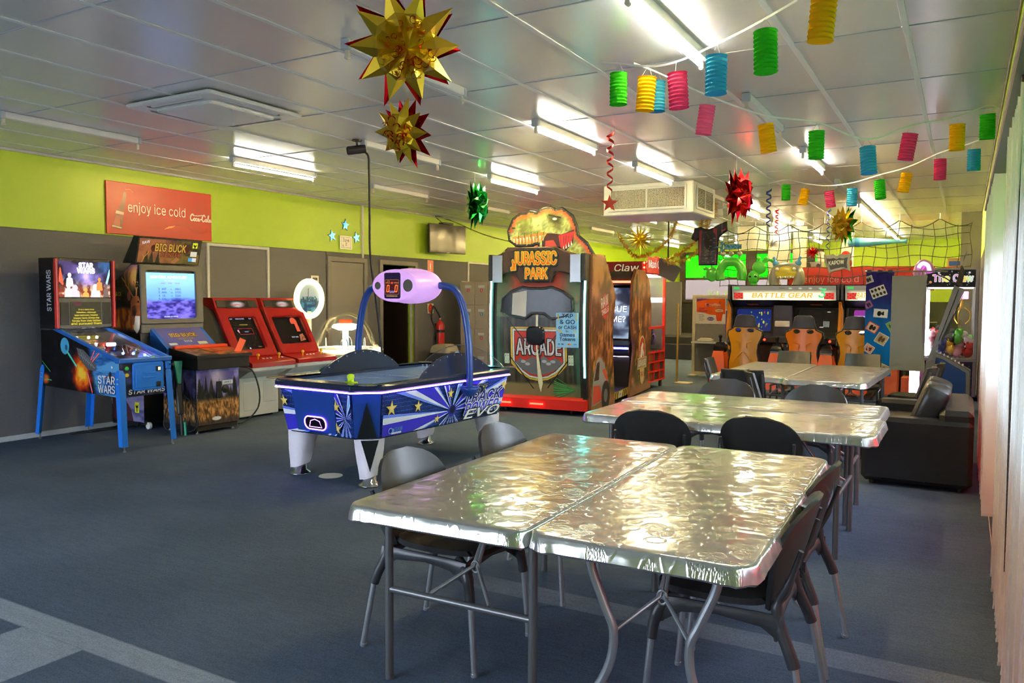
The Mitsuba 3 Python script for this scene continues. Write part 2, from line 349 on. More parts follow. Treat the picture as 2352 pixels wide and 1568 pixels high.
# ------------------------------------------------------------------ back wall with green-filmed windows, front wall with shop windows
wins = [(-7.0, -5.22), (-5.02, -3.35)]
back = sbox(XL - .2, 0, XR + .3, H)
for a, b in wins: back = back.difference(sbox(a, 1.46, b, 2.76))
struct('wall_back', mv(ext(back, .14), FR((0, YB + .14, 0), (1, 0, 0), (0, 0, 1))), 'green_paint')
struct('panel', cat(bx(XL, -3.2, YB - .02, YB, 0, 1.46), bx(-3.2, XR, YB - .02, YB, 0, 1.46)), 'black_matt', 'wall_back')
for n, (a, b) in enumerate(wins):
    k = struct(f'window_{n + 1}', cat(bx(a - .1, a + .03, YB - .05, YB + .1, 1.40, 2.82), bx(b - .03, b + .1, YB - .05, YB + .1, 1.40, 2.82), bx(a, b, YB - .05, YB + .1, 2.74, 2.82), bx(a, b, YB - .05, YB + .1, 2.04, 2.10), bx(a, b, YB - .05, YB + .1, 1.40, 1.48)), 'dark_wood')
    struct('pane', bx(a, b, YB + .05, YB + .056, 2.08, 2.76), 'green_pane', k)
    struct('pane', bx(a, b, YB + .05, YB + .056, 1.46, 2.05), 'grey_pane2', k)
scene['grey_pane2'] = {'type': 'thindielectric', 'int_ior': 1.5, 'specular_transmittance': {'type': 'rgb', 'value': [0.26, 0.22, 0.20]}}
mat('sign_green', '#bfeec0', 0.6)
g = txt('YA IS', .2, True, anchor='c')
struct('window_letters', mv(ext(g, .004), XZ(-5.95, YB + .045, 1.52)), 'sign_green', 'window_1')
front = sbox(XL - .2, 0, XR + .3, H)
fw = [(-8.2, -6.4), (-6.3, -4.5), (-4.4, -2.6)]
for a, b in fw: front = front.difference(sbox(a, .15, b, 2.6))
struct('wall_front', mv(ext(front, .14), FR((0, YF, 0), (1, 0, 0), (0, 0, 1))), 'green_paint')
for n, (a, b) in enumerate(fw):
    k = struct(f'window_{n + 3}', cat(bx(a, a + .05, YF - .12, YF, .15, 2.6), bx(b - .05, b, YF - .12, YF, .15, 2.6), bx(a, b, YF - .12, YF, 2.55, 2.6), bx(a, b, YF - .12, YF, .15, .2)), 'steel')
    struct('pane', bx(a + .05, b - .05, YF - .08, YF - .074, .2, 2.55), 'pane', k)

# ------------------------------------------------------------------ right wall: shop window behind vertical blinds
rw = sbox(YF - .2, 0, YB + .2, H)
RW = [(1.2, 3.0), (3.06, 4.95), (5.01, 6.9), (6.96, 8.85)]
for a, b in RW: rw = rw.difference(sbox(a, .06, b, 2.88))
struct('wall_right', mv(ext(rw, .12), FR((XR + .085, 0, 0), (0, 1, 0), (0, 0, 1))), 'green_paint')
struct('bulkhead', bx(XR, XR + .2, YF, 9.0, 2.90, H), 'green_paint', 'wall_right')
struct('panel', bx(XR, XR + .2, 9.0, YB, 2.2, H), 'green_paint', 'wall_right')
struct('panel', bx(XR, XR + .2, 9.0, YB, 0, 2.195), 'grey_felt', 'wall_right')
struct('trim_4', bx(XR - .012, XR, YF, YB, H - .03, H, .003), 'frame_grey')
struct('pillar', bx(-.10, XR, 15.5, 15.85, 0, H), 'frame_grey', 'wall_right')
for n, (a, b) in enumerate(RW):
    X = XR + .105
    k = struct(f'window_{n + 6}', cat(bx(X - .02, X + .06, a - .03, a + .025, .05, 2.9), bx(X - .02, X + .06, b - .025, b + .03, .05, 2.9), bx(X - .02, X + .06, a, b, 2.84, 2.9), bx(X - .02, X + .06, a, b, 1.85, 1.89), bx(X - .02, X + .06, a, b, .05, .10)), 'steel')
    struct('pane', bx(X + .02, X + .025, a, b, .10, 1.02), 'red_pane', k, label='red filmed lower pane')
    struct('pane', bx(X + .02, X + .025, a, b, 1.02, 1.86), 'pane', k)
    struct('pane', bx(X + .02, X + .025, a, b, 1.88, 2.86), 'green_pane', k, label='green filmed upper pane')
scene['blind_cloth'] = {'type': 'blendbsdf', 'weight': 0.85, 'a': {'type': 'twosided', 'bsdf': {'type': 'diffuse', 'reflectance': rgb('#e2e4e4')}},
                        'b': {'type': 'principledthin', 'base_color': rgb('#f0f2f2'), 'roughness': 0.9, 'diff_trans': 1.9, 'spec_trans': 0.0}}
blind = Thing('window_blind', 'tall vertical blind of white fabric slats hanging across the right-hand shop window', 'blind')
blind.part('head_rail', bx(XR - .07, XR + .09, 1.6, 8.9, 2.36, 2.42, .006), 'frame_grey')
ang = math.radians(52)
sl = bx(-.064, .064, -.0008, .0008, .06, 2.33)
bw = bx(-.064, .064, -.003, .003, .06, .075)
for k in range(51):
    y = 1.9 + .083 * k if k < 36 else 6.1 + .17 * (k - 36)
    M = RZ(XR + .0 + .002 * math.sin(k * 1.7), y, 0, (ang if k < 36 else math.radians(12)) + .05 * math.sin(k * 2.3))
    s = blind.part('slat', mv(sl, M), 'blind_cloth')
    blind.part('weight', mv(bw, M), 'white_metal', parent=s)
blind.part('wand', tube([(XR - .035, 3.62, 2.36), (XR - .035, 3.6, 1.4), (XR - .03, 3.56, .45)], .008), 'dark_wood')
blind.part('bead_chain', tube([(XR - .02, 3.0, .08), (XR - .022, 5.0, .07), (XR - .02, 8.6, .07)], .0025, 5), 'cream')

# ------------------------------------------------------------------ fluorescent battens on the ceiling
TUBE = '#ffdf98'
def batten(x, y, lit, label):
    t = Thing('ceiling_light', label, 'ceiling light', 'fluorescent battens on the ceiling', RZ(x, y, 0))
    t.part('housing', bx(-.028, .028, -.6, .6, H - .06, H - .003, .006), 'white_metal')
    for s in (-1, 1):
        t.part('end_cap', bx(-.03, .03, s * .6, s * .63, H - .065, H - .003, .004), 'skirting')
        t.part('tube_holder', cat(bx(-.012, .012, s * .6 - .012, s * .6 + .012, H - .105, H - .06, .003), cyl((0, s * .612, H - .105), (0, s * .588, H - .105), .014, n=10)), 'cream')
    if lit: t.part('tube', cyl((0, -.585, H - .09), (0, .585, H - .09), .0155, n=12), 'white_metal', True, emit=emitter(TUBE, 100.0, 1.0))
ROWY = [4.17, 6.50, 8.80, 11.15, 13.5, 15.8, 18.1, 20.4]
COLX = {'window side': -1.43, 'middle': -3.17, 'air hockey table side': -5.03, 'left wall': -6.85}
LIT = {'window side': '10101111', 'middle': '01101111', 'air hockey table side': '-01-1111', 'left wall': '01000011'}
EXTRA = [14.72, 16.98, 19.25]
ordn = ['nearest', 'second', 'third', 'fourth', 'fifth', 'sixth', 'seventh', 'farthest']
for c, x in COLX.items():
    for r, (y, s) in enumerate(zip(ROWY, LIT[c])):
        if s != '-': batten(x, y, s == '1', f'{"lit" if s == "1" else "empty"} white fluorescent batten, {ordn[r]} in the ceiling row along the {c}')
for k, y in enumerate(EXTRA): batten(-1.43, y, True, f'lit white fluorescent batten close behind the {["fifth", "sixth", "seventh"][k]} one in the row along the window side')

# ------------------------------------------------------------------ folding tables wrapped in silver film
def foil_h(p, n, uv):
    x, y = p.x, p.y
    cx, cy = x * 10.5, y * 10.5
    d, d2, r = voronoi(cx, cy)
    rad = 0.25 + 0.22 * r
    ring = smoothstep(.05, 0.0, dr.abs(d - rad)) * 0.28 + smoothstep(.06, 0.0, d - rad + .03) * smoothstep(0.55, 0.75, r) * 0.35 * noise(x * 420, y * 420)
    ed = smoothstep(.16, .02, dr.minimum(dr.abs(x + 1.255), dr.minimum(dr.abs(x + .53), dr.abs(y - 5.53)))) + smoothstep(.55, .75, noise(x * 1.9 + 3, y * 1.6)) * .6
    w = fbm(x * 6, y * 34, p.z * 20, 2) * 2.4 * ed + fbm(x * 15, y * 13, p.z * 30, 2) * 1.0
    return ring * 1.3 + w + noise(x * 3.1, y * 2.3) * 1.6
def foil_c(p, n, uv):
    d, d2, r = voronoi(p.x * 10.5, p.y * 10.5)
    return mi.Color3f(0.70, 0.69, 0.67) * (1 - 0.12 * smoothstep(.03, 0.0, d - 0.25 - 0.22 * r) * smoothstep(.4, .8, r))
scene['silver_film'] = {'type': 'twosided', 'bsdf': {'type': 'bumpmap', 'arbitrary': proc(foil_h, 0.002), 'scale': 0.0019, 'bsdf': {'type': 'principled', 'base_color': proc(foil_c), 'metallic': 0.85, 'roughness': 0.14, 'specular': 0.6}}}
mat('leg_grey', '#6f7072', 0.35, metal=0.6)
mat('leg_silver', '#a4a7ab', 0.33, metal=0.7)
mat('chair_shell', '#232325', 0.33, spec=0.75)
mat('chair_pad', '#141416', 0.85, sheen=0.4)
mat('chair_frame', '#37383c', 0.34, spec=0.5)
mat('leg_alu', '#c9ccd0', 0.3, metal=0.85)
TH = 0.735
def foil_top(L, W, seed):
    """film-wrapped board, long side along y: rim pulled down with creases at the corners"""
    rg = np.random.default_rng(seed); R = rrect(-W / 2, W / 2, -L / 2, L / 2, .07, 8).exterior
    n = 260; s = np.linspace(0, 1, n, endpoint=False); o = np.array([R.interpolate(t, normalized=True).coords[0] for t in s])
    nr = o - np.array([np.clip(o[:, 0], -W / 2 + .07, W / 2 - .07), np.clip(o[:, 1], -L / 2 + .07, L / 2 - .07)]).T
    ln = np.linalg.norm(nr, axis=1, keepdims=True)
    nr = np.where(ln > 1e-6, nr / np.maximum(ln, 1e-6), 0)
    nr = np.where(ln > 1e-6, nr, np.c_[np.sign(o[:, 0]) * (np.abs(np.abs(o[:, 0]) - W / 2) < 1e-6), np.sign(o[:, 1]) * (np.abs(np.abs(o[:, 1]) - L / 2) < 1e-6)])
    P3 = np.c_[o * 12, s * 0 + seed]; wob = meshkit.fbm(P3, 3) - .5; fine = meshkit.noise(P3 * 4) - .5
    corner = np.clip(1 - (np.abs(np.abs(o[:, 0]) - W / 2) + np.abs(np.abs(o[:, 1]) - L / 2)) / .16, 0, 1)
    prof = [(-.060, 0.0), (-.016, 0.0), (-.005, -.003), (0, -.009), (.007, -.028), (.012, -.049), (.004, -.057), (-.05, -.053)]
    rings = []
    for k, (d, z) in enumerate(prof):
        f = min(1, max(0, (k - 2) / 3))
        off = d + f * (.007 * wob + corner * .016 * fine); zz = z + f * (.006 * wob - .010 * corner * (0.5 + fine)) * (k > 3)
        rings.append(np.c_[o + nr * off[:, None], TH + zz])
    return loft(rings[::-1])
def table(cx, cy, L, W, rot, kind, label, seed, group='tables wrapped in silver film'):
    t = Thing('folding_table', label, 'table', group, RZ(cx, cy, 0, rot))
    t.part('top', foil_top(L, W, seed), 'silver_film', 35)
    zt = TH - .05
    for s in (-1, 1):
        yy = s * (L / 2 - .20); xx = W / 2 - .06
        if kind == 'straight':
            for q in (-1, 1): t.part('leg', cat(cyl((q * xx, yy, 0.0), (q * xx, yy, zt), .0165), cyl((q * xx, yy, 0), (q * xx, yy, .02), .0175)), 'leg_grey')
            t.part('crossbar', cyl((-xx, yy, .36), (xx, yy, .36), .0135), 'leg_grey')
            k = t.part('brace', cat(tube([(-.13, yy - s * .012, .37), (-.01, yy - s * .13, .46), (.0, yy - s * .3, zt)], .008), tube([(.13, yy - s * .012, .37), (.01, yy - s * .13, .46), (.0, yy - s * .3, zt)], .008)), 'leg_silver')
            t.part('brace_ring', cat(tube([(.0 + .017 * math.cos(a), yy - s * .13, .46 + .022 * math.sin(a)) for a in np.linspace(0, 2 * PI, 14, endpoint=False)], .004, 6, True)), 'leg_silver', parent=k)
        else:
            for q in (-1, 1):
                pts = spline([(q * .20, yy, zt), (q * .215, yy, .60), (q * .165, yy, .47), (q * .13, yy, .38), (q * .145, yy, .26), (q * .215, yy, .13), (q * .33, yy, 0.0)], 8)
                t.part('leg', tube(pts, .016, 12), 'leg_silver')
            t.part('crossbar', cat(shell(lambda u, v: np.stack([(u - .5) * .38, yy + (v - .5) * .03 * (1.3 - np.abs(u - .5)), .16 + .02 * np.abs(u - .5) * 2 - .0 * v], -1), 14, 4, .03)), 'leg_silver')
            k = t.part('brace', cat(tube([(-.14, yy - s * .01, .37), (-.01, yy - s * .12, .48), (0, yy - s * .28, zt)], .008), tube([(.14, yy - s * .01, .37), (.01, yy - s * .12, .48), (0, yy - s * .28, zt)], .008)), 'leg_silver')
            t.part('brace_ring', tube([(.017 * math.cos(a), yy - s * .12, .48 + .024 * math.sin(a)) for a in np.linspace(0, 2 * PI, 14, endpoint=False)], .0045, 6, True), 'leg_silver', parent=k)
    return t
table(-1.63, 3.10, 1.80, .75, .03, 'straight', 'silver film covered folding table on straight grey tube legs, front left of the nearest pair', 1)
table(-.885, 3.13, 1.80, .73, .03, 'wishbone', 'silver film covered folding table on curved wishbone legs, front right of the nearest pair', 2)
table(-1.31, 5.15, 1.80, .76, PI / 2, 'straight', 'silver film covered folding table crosswise in the middle, its near half nearest the camera', 3)
table(-1.35, 5.90, 1.80, .73, PI / 2, 'straight', 'silver film covered folding table crosswise in the middle, the half farther from the camera', 4)
table(-1.87, 8.92, 1.95, .75, 0.0, 'straight', 'silver film covered folding table, left one of the far pair before the racing seats', 5)
table(-1.11, 8.86, 2.0, .75, -.03, 'straight', 'silver film covered folding table, right one of the far pair before the racing seats', 6)

# ------------------------------------------------------------------ stacking chairs: local +y is the way a sitter faces
def chair_back(u, v):
    a = (u - .5) * 2; z = .475 + .345 * v
    half = .188 + .055 * np.sin(np.clip(v / .62, 0, 1) * PI / 2); t = np.clip((v - .52) / .48, 0, 1) * .985
    x = a * half * (1 - t ** 2.3) ** .42
    return np.stack([x, -.205 - .10 * v + .060 * (x / .235) ** 2, .455 + .365 * v], -1)
def chair_seat(u, v):
    a = (u - .5) * 2; b = (v - .5) * 2; r = (np.abs(a) ** 4 + np.abs(b) ** 4 + 1e-9) ** .25; m = np.maximum(np.abs(a), np.abs(b)); k = m / np.maximum(r, 1e-6)
    return np.stack([a * k * .215, b * k * .215 + .02, .462 + .012 * a * a - .018 * np.clip(b - .55, 0, 1) ** 1.2 + .008 * b * b], -1)
def make_chair(M, label, group):
    t = Thing('stacking_chair', label, 'chair', group, M)
    t.part('seat', shell(chair_seat, 20, 20, .022), 'chair_pad', 40)
    t.part('backrest', shell(chair_back, 21, 18, .016), 'chair_shell', 40)
    fr = []
    for s in (-1, 1):
        fr.append(tube(spline([(s * .215, -.275, .68), (s * .205, -.235, .56), (s * .195, -.20, .475), (s * .20, -.215, .40), (s * .212, -.245, .33), (s * .217, -.262, .285)], 6), [.009] * 6 + [.013] * 6 + [.019] * 6 + [.0205] * 13, 12))
        fr.append(tube(spline([(s * .17, .14, .44), (s * .2, .19, .415), (s * .212, .215, .36), (s * .217, .226, .29)], 6), [.02] * 6 + [.023] * 6 + [.0205] * 7, 12))
        fr.append(loft([[(s * .205 + .012 * math.cos(a), y, z + h * math.sin(a)) for a in np.linspace(0, 2 * PI, 10, endpoint=False)] for y, z, h in [(-.225, .40, .05), (-.15, .425, .026), (0, .432, .018), (.12, .425, .026), (.2, .395, .05)]]))
    for y, zz in ((.19, .425), (-.2, .43)):
        fr.append(loft([[(x, y + .012 * math.cos(a), z + h * math.sin(a)) for a in np.linspace(0, 2 * PI, 10, endpoint=False)] for x, z, h in [(-.205, zz - .03, .045), (-.12, zz, .022), (0, zz + .006, .016), (.12, zz, .022), (.205, zz - .03, .045)]]))
    t.part('seat_frame', cat(fr), 'chair_frame', 40)
    for s in (-1, 1):
        t.part('leg', cat(cyl((s * .216, -.26, .30), (s * .228, -.315, .012), .0125), cyl((s * .228, -.313, .014), (s * .2285, -.3155, 0), .0145)), 'leg_alu')
        t.part('leg', cat(cyl((s * .216, .226, .30), (s * .222, .25, .012), .0125), cyl((s * .222, .249, .014), (s * .2225, .25, 0), .0145)), 'leg_alu')
    return t
GRP = 'black stacking chairs around the silver tables'
CH = [(-1.89, 2.79, -90, 'black chair tucked under the left front table, nearer of two by the air hockey table'),
      (-1.91, 3.62, -90, 'black chair tucked under the left front table, farther of two by the air hockey table'),
      (-.72, 2.87, 92, 'black stacking chair at the right side of the front table, nearest the camera'),
      (-.74, 3.50, 88, 'black stacking chair at the right side of the front table, second from the camera'),
      (-1.69, 4.86, 6, 'black stacking chair with its back to the camera, left one at the middle table'),
      (-1.00, 4.92, -6, 'black stacking chair with its back to the camera, right one at the middle table'),
      (-1.73, 6.44, 180, 'round-backed black chair on the far side of the middle table, left one'),
      (-1.02, 6.36, 176, 'round-backed black chair on the far side of the middle table, right one')]
ch0 = None
for x, y, a, lb in CH:
    M = RZ(x, y, 0, math.radians(a))
    if ch0 is None: ch0 = make_chair(M, lb, GRP)
    else: ch0.dup(M, lb)
# plain chairs with straight-topped backs at the far tables
def make_plain(M, label, group):
    t = Thing('plain_chair', label, 'chair', group, M)
    t.part('seat', shell(lambda u, v: chair_seat(u, v) * [.98, .98, 1] - [0, 0, .004], 14, 14, .03), 'chair_pad', 40)
    t.part('backrest', shell(lambda u, v: np.stack([(u - .5) * (.42 - .03 * v), -.20 - .09 * v + .05 * (2 * u - 1) ** 2, .55 + .29 * v], -1), 14, 8, .02), 'chair_shell', 40)
    fr = [tube(spline([(s * .19, -.27, .8), (s * .19, -.21, .56), (s * .2, -.2, .44), (s * .205, .19, .43)], 6), .011, 8) for s in (-1, 1)]
    t.part('frame', cat(fr), 'chair_frame')
    for s in (-1, 1):
        t.part('leg', cyl((s * .2, -.2, .44), (s * .215, -.27, 0), .0115), 'chair_frame'); t.part('leg', cyl((s * .2, .18, .43), (s * .21, .22, 0), .0115), 'chair_frame')
    return t
PCH = [(-1.80, 7.72, 0, 'black straight-backed chair seen from behind at the near end of the far tables'),
       (-1.47, 7.45, -70, 'black straight-backed chair turned sideways at the near end of the far tables'),
       (-2.22, 8.75, -84, 'black straight-backed chair at the left side of the far tables'),
       (-.52, 8.85, 84, 'black straight-backed chair at the right side of the far tables, nearer the camera'),
       (-.46, 9.45, 84, 'black straight-backed chair at the right side of the far tables, farther from the camera'),
       (-1.87, 10.25, 180, 'straight-backed chair beyond the far tables, in front of the middle racing seat'),
       (-1.06, 10.20, 180, 'straight-backed chair beyond the far tables, in front of the right racing seat')]
pc0 = None
for x, y, a, lb in PCH:
    M = RZ(x, y, 0, math.radians(a))
    if pc0 is None: pc0 = make_plain(M, lb, 'straight-backed chairs at the far tables')
    else: pc0.dup(M, lb)

# ------------------------------------------------------------------ black leather sofa by the blinds
def leather_h(p, n, uv): return fbm(p.x * 60, p.y * 60, p.z * 60, 2) + 2.5 * fbm(p.x * 7, p.y * 7, p.z * 7, 2)
mat('leather', '#17171a', 0.30, spec=0.5, bump=(proc(leather_h), 0.0012))
def cushion(x0, x1, y0, y1, z0, z1, puff=.04):
    m = trimesh.creation.icosphere(subdivisions=4); v = m.vertices; s = np.sign(v) * np.abs(v) ** .45; s /= np.abs(s).max(1, keepdims=True) ** .25
    m.vertices = (np.array([x0 + x1, y0 + y1, z0 + z1]) + s * (np.array([x1 - x0, y1 - y0, z1 - z0]))) / 2; return m
sofa = Thing('sofa', 'black leather two-seat sofa standing by the window blinds behind the middle table', 'sofa')
SX0, SX1, SY0, SY1 = -.70, .09, 6.95, 8.42
sofa.part('base', bx(SX0 + .03, SX1, SY0 + .05, SY1 - .05, .045, .34, .02), 'leather')
for y in (SY0, SY1 - .2):
    a = sofa.part('arm', bx(SX0, SX1, y, y + .2, .035, .56, .035), 'leather')
    for xs_ in (-.55, -.24): sofa.part('seam', bx(xs_ - .003, xs_ + .003, y - .002, y + .002, .06, .53), 'black_matt', parent=a)
sofa.part('back', bx(SX1 - .24, SX1, SY0 + .03, SY1 - .03, .1, .64, .04), 'leather')
for k in range(2):
    y = SY0 + .21 + k * .53
    sofa.part('seat_cushion', cushion(SX0 + .02, SX1 - .2, y, y + .52, .33, .47), 'leather', True)
    sofa.part('back_cushion', mv(cushion(-.11, .11, y + .01, y + .51, -.21, .21), TR(SX1 - .32, 0, .60) @ RY(math.radians(20))), 'leather', True)
for x in (SX0 + .08, SX1 - .08):
    for y in (SY0 + .1, SY1 - .1): sofa.part('foot', cyl((x, y, 0), (x, y, .05), .022, .028), 'dark_wood')

# ------------------------------------------------------------------ machines along the left wall: local x right, y into the machine, z up
mat('pin_blue', '#1f74d8', 0.35, spec=0.5)
mat('pin_rail', '#1d5fb4', 0.35)
mat('toy_red', '#971716', 0.25, spec=0.5, coat=0.3)
mat('beige_side', '#a59c86', 0.5)
mat('white_cab', '#d3d2cd', 0.45)
mat('bezel_grey', '#5d5a54', 0.5)
mat('teal_plastic', '#139a7c', 0.4)
mat('orange_plastic', '#ee4a1c', 0.35)
mat('yellow_plastic', '#e9b814', 0.3)
mat('green_plastic', '#2bb24a', 0.3)
def n2(x, y, s=0, o=4):
    return meshkit.fbm(np.stack([x, y, np.full_like(x, s * 7.31 + .5)], -1), o)
def mixc(a, b, t): return np.asarray(a) * (1 - t[..., None]) + np.asarray(b) * t[..., None]
def sst(a, b, x): t = np.clip((x - a) / (b - a), 0, 1); return t * t * (3 - 2 * t)
def hexa(c): c = c.lstrip('#'); return np.array([int(c[i:i + 2], 16) / 255 for i in (0, 2, 4)])
A90 = math.radians(90)
NEGX = lambda x, y=0, z=0: FR((x, y, z), (0, -1, 0), (0, 0, 1))      # sheet facing local -x: its x runs from far to near (local -y)
POSX = YZ
# ---- pinball machine
pin = Thing('pinball_machine', 'blue-legged pinball machine with glowing backbox and space battle side art, leftmost along the wall', 'pinball machine', M=RZ(-7.0, 4.91, 0, A90))
hw = .275
prof = [(0, .52), (0, .865), (1.05, 1.145), (1.30, 1.145), (1.30, .57)]
for s in (-1, 1): pin.part('side_panel', side(prof, s * hw, s * (hw - .018)), 'black_plastic')
pin.part('cabinet', side([(0, .52), (0, .84), (.04, .80), (1.05, 1.02), (1.30, 1.14), (1.30, .57)], -hw + .018, hw - .018), 'black_plastic')
for s in (-1, 1): pin.part('rail', side([(-.01, .862), (-.01, .89), (1.04, 1.178), (1.06, 1.150)], s * (hw - .022), s * (hw + .012)), 'pin_rail')
pin.part('lockdown_bar', bx(-hw - .014, hw + .014, -.03, .055, .852, .897, .008), 'pin_rail')
pf = Art(.50, 1.03)
def play(X, Y):
    n = n2(X * 9, Y * 9, 1); c = mixc([.05, .06, .12], [.25, .30, .48], sst(.4, .7, n))
    up = sst(.62, .8, Y); c = mixc(c, [.35, .10, .06], up * sst(.35, .6, n2(X * 16, Y * 40, 2)))
    c = mixc(c, [.85, .70, .12], sst(.09, .06, np.hypot((X - .20), (Y - .06) * 1.2)))
    return c
pf.grid(play, 60, 100)
for k in range(26):
    r0 = random.Random(k); pf.add(ell(.04 + .42 * r0.random(), .1 + .85 * r0.random(), .012, .012, 6), ['#9fb8ff', '#e8eef8', '#3f6be8', '#d8d8e0'][k % 4])
for yy, c in ((.76, '#b8471f'), (.82, '#d25a28'), (.88, '#8c3a20')): pf.add(unary_union([sbox(.04 + .06 * k, yy, .085 + .06 * k, yy + .022) for k in range(6)]), c)
pin.art('playfield', pf, FR((-.25, .03, .803), (1, 0, 0), (0, 1, .218)), m='print')
for k, (x, y) in enumerate([(-.10, .55), (.08, .62), (.0, .70), (-.16, .8), (.17, .42)]):
    pin.part('bumper', mv(lathe([(0, 0), (.035, 0), (.035, .04), (.042, .045), (.03, .06), (0, .062)], 14), TR(x, y, .81 + .218 * (y - .03))), ['white_metal', 'chrome', 'red_gloss', 'clear_plastic', 'chrome'][k])
pin.part('ramp', cat(tube(spline([(.02, .35, .92), (.1, .5, .97), (.2, .6, .99), (.22, .3, .92), (.2, .15, .88)], 8), .006, 8), tube(spline([(.06, .35, .92), (.13, .48, .97), (.17, .52, .98), (.19, .3, .91), (.17, .15, .88)], 8), .006, 8)), 'chrome', True)
for k, x in enumerate((-.20, -.08, .05, .14)):
    pin.part('spotlight', ball((x, 1.00, 1.06), .014, 2), 'white_metal', True, emit=emitter('#ffffff', 60, .05))
pin.part('lit_target', bx(-.02, .08, .57, .60, .985, 1.02, .008), 'white_metal', emit=emitter('#dfe4ff', 9, .03))
for x, y in ((-.03, .30), (.06, .27), (.14, .2)): pin.part('lit_insert', ball((x, y, .885 + .2 * (y - .1)), .014, 2), 'white_metal', True, emit=emitter('#4c7cff', 8, .02))
pin.part('glass', mv(bx(-hw + .02, hw - .02, 0, 1.04, -.0015, .0015), FR((0, .04, .884), (1, 0, 0), (0, 1, .277))), 'clear_plastic')
# side art: space, planet, burst, beams, wedge ship
sa = Art(1.30, .64)
P0 = Polygon([(0, .05), (1.30, 0), (1.30, .345), (.25, .625), (0, .625)])
def space(X, Y):
    n = n2(X * 6, Y * 6, 3); c = mixc([.02, .02, .035], [.10, .08, .14], sst(.45, .75, n))
    bl = sst(.86, .95, X + .25 * (Y - .2) + .05 * n); c = mixc(c, mixc([.10, .30, .58], [.35, .62, .82], sst(.4, .65, n2(X * 5, Y * 22, 4))), bl)
    d = np.hypot((X - .70) * 1.0, (Y - .21) * .75) + .10 * (n2(X * 14, Y * 14, 5) - .5)
    c = mixc(c, [.55, .10, .03], sst(.19, .12, d)); c = mixc(c, [.93, .42, .06], sst(.14, .08, d)); c = mixc(c, [1.0, .78, .22], sst(.10, .03, d + .07 * (n2(X * 30, Y * 30, 6) - .5)))
    d2 = np.hypot(X - .07, (Y - .12) * 1.2) + .06 * (n - .5); c = mixc(c, [.85, .38, .12], sst(.09, .03, d2))
    return c
v, u = np.meshgrid(np.linspace(0, 1, 60), np.linspace(0, 1, 110)); Xg = u * 1.30
top = np.interp(Xg, [0, .25, 1.3], [.625, .625, .345]); bot = np.interp(Xg, [0, 1.3], [.05, 0]); Yg = bot + (top - bot) * v
gm = grid_mesh(np.stack([Xg, Yg, Xg * 0], -1)); sa.P.append((gm.vertices, gm.faces, lin(np.clip(space(Xg, Yg), 0, 1)).reshape(-1, 3))); sa.n += 1
sa.add(ell(.42, .47, .075, .085), '#4fa8d0', P0).add(ell(.445, .455, .022, .03), '#1f5f86', P0)
sa.add(Polygon([(.46, .43), (.62, .28), (.61, .26), (.45, .41)]), '#57d0b0', P0)
sa.add(Polygon([(.62, .46), (.74, .44), (.94, .31), (.93, .24), (.80, .25), (.66, .36)]), '#5b5a5d', P0)
sa.add(unary_union([line([(.68 + .04 * k, .44 - .025 * k), (.74 + .04 * k, .32 - .012 * k)], .006) for k in range(5)] + [line([(.66, .40), (.92, .27)], .006)]), '#8e8d8d', P0)
for a, b in (((.86, .35), (.96, .50)), ((.88, .33), (1.06, .47)), ((.80, .22), (.87, .03))): sa.add(line([a, b], .022), '#c8283a', P0).add(line([a, b], .008), '#f2a7a8', P0)
for a, b in (((.02, .30), (.16, .20)), ((.03, .12), (.18, .11)), ((.93, .13), (1.02, .02))): sa.add(line([a, b], .007), '#3fb56a', P0)
sa.add(Polygon([(1.03, .17), (1.16, .21), (1.27, .20), (1.27, .185), (1.16, .19)]), '#a03038', P0).add(ell(1.165, .20, .02, .045), '#22252c', P0)
sa.add(txt('STAR', .075, True, w=.27, at=(.97, .125)), '#f0f0f2', P0).add(txt('WARS', .075, True, w=.27, at=(.97, .035)), '#f0f0f2', P0)
sa.add(ell(1.2, .29, .012, .012), '#e8e8e8', P0)
pin.art('side_art', sa, FR((-hw - .001, 1.30, .522), (0, -1, 0), (0, 0, 1)))
fa = Art(.53, .33); fa.grid(lambda X, Y: mixc([.05, .05, .10], [.22, .24, .42], sst(.4, .7, n2(X * 10, Y * 10, 8))), 40, 26)
fa.add(txt('STAR WARS', .045, True, w=.40, slant=.15, at=(.08, .022)), '#f0f0f2')
pin.art('front_art', fa, XZ(-.265, -.0015, .523))
d = pin.part('coin_door', cat(mv(ext_b(rrect(-.145, .195, .575, .85, .03), .018, .004), XZ(0, -.001, 0)), mv(ext_b(rrect(-.118, .172, .60, .827, .015), .01, .003), XZ(0, -.016, 0))), 'pin_blue')
for z in (.78, .625): pin.part('coin_slot', mv(ext_b(rrect(.10, .15, z - .025, z + .025, .006), .012, .003), XZ(0, -.024, 0)), 'black_plastic', parent=d)
pin.part('slot_light', bx(.12, .142, -.040, -.036, .765, .795), 'white_metal', parent=d, emit=emitter('#f2c65a', 2.5, .01))
for z in (.70, .745): pin.part('grip', mv(ext_b(rrect(-.05, .10, z - .006, z + .006, .006), .01, .002), XZ(0, -.024, 0)), 'pin_blue', parent=d)
for c, x, z in (('green_plastic', -.2, .80), ('yellow_plastic', -.2, .735)): pin.part('button', mv(lathe([(0, 0), (.02, 0), (.02, .008), (.013, .014), (0, .016)], 14), FR((x, -.002, z), (1, 0, 0), (0, 0, 1))), c)
pin.part('button', mv(lathe([(0, 0), (.016, 0), (.016, .010), (0, .016)], 14), TR(.1, .01, .895)), 'green_plastic')
k = pin.part('plunger_housing', bx(.215, .275, -.03, 0, .77, .845, .006), 'pin_blue'); pin.part('knob', cat(cyl((.25, -.03, .815), (.25, -.075, .815), .005), ball((.25, -.085, .815), .015)), 'black_plastic', parent=k)
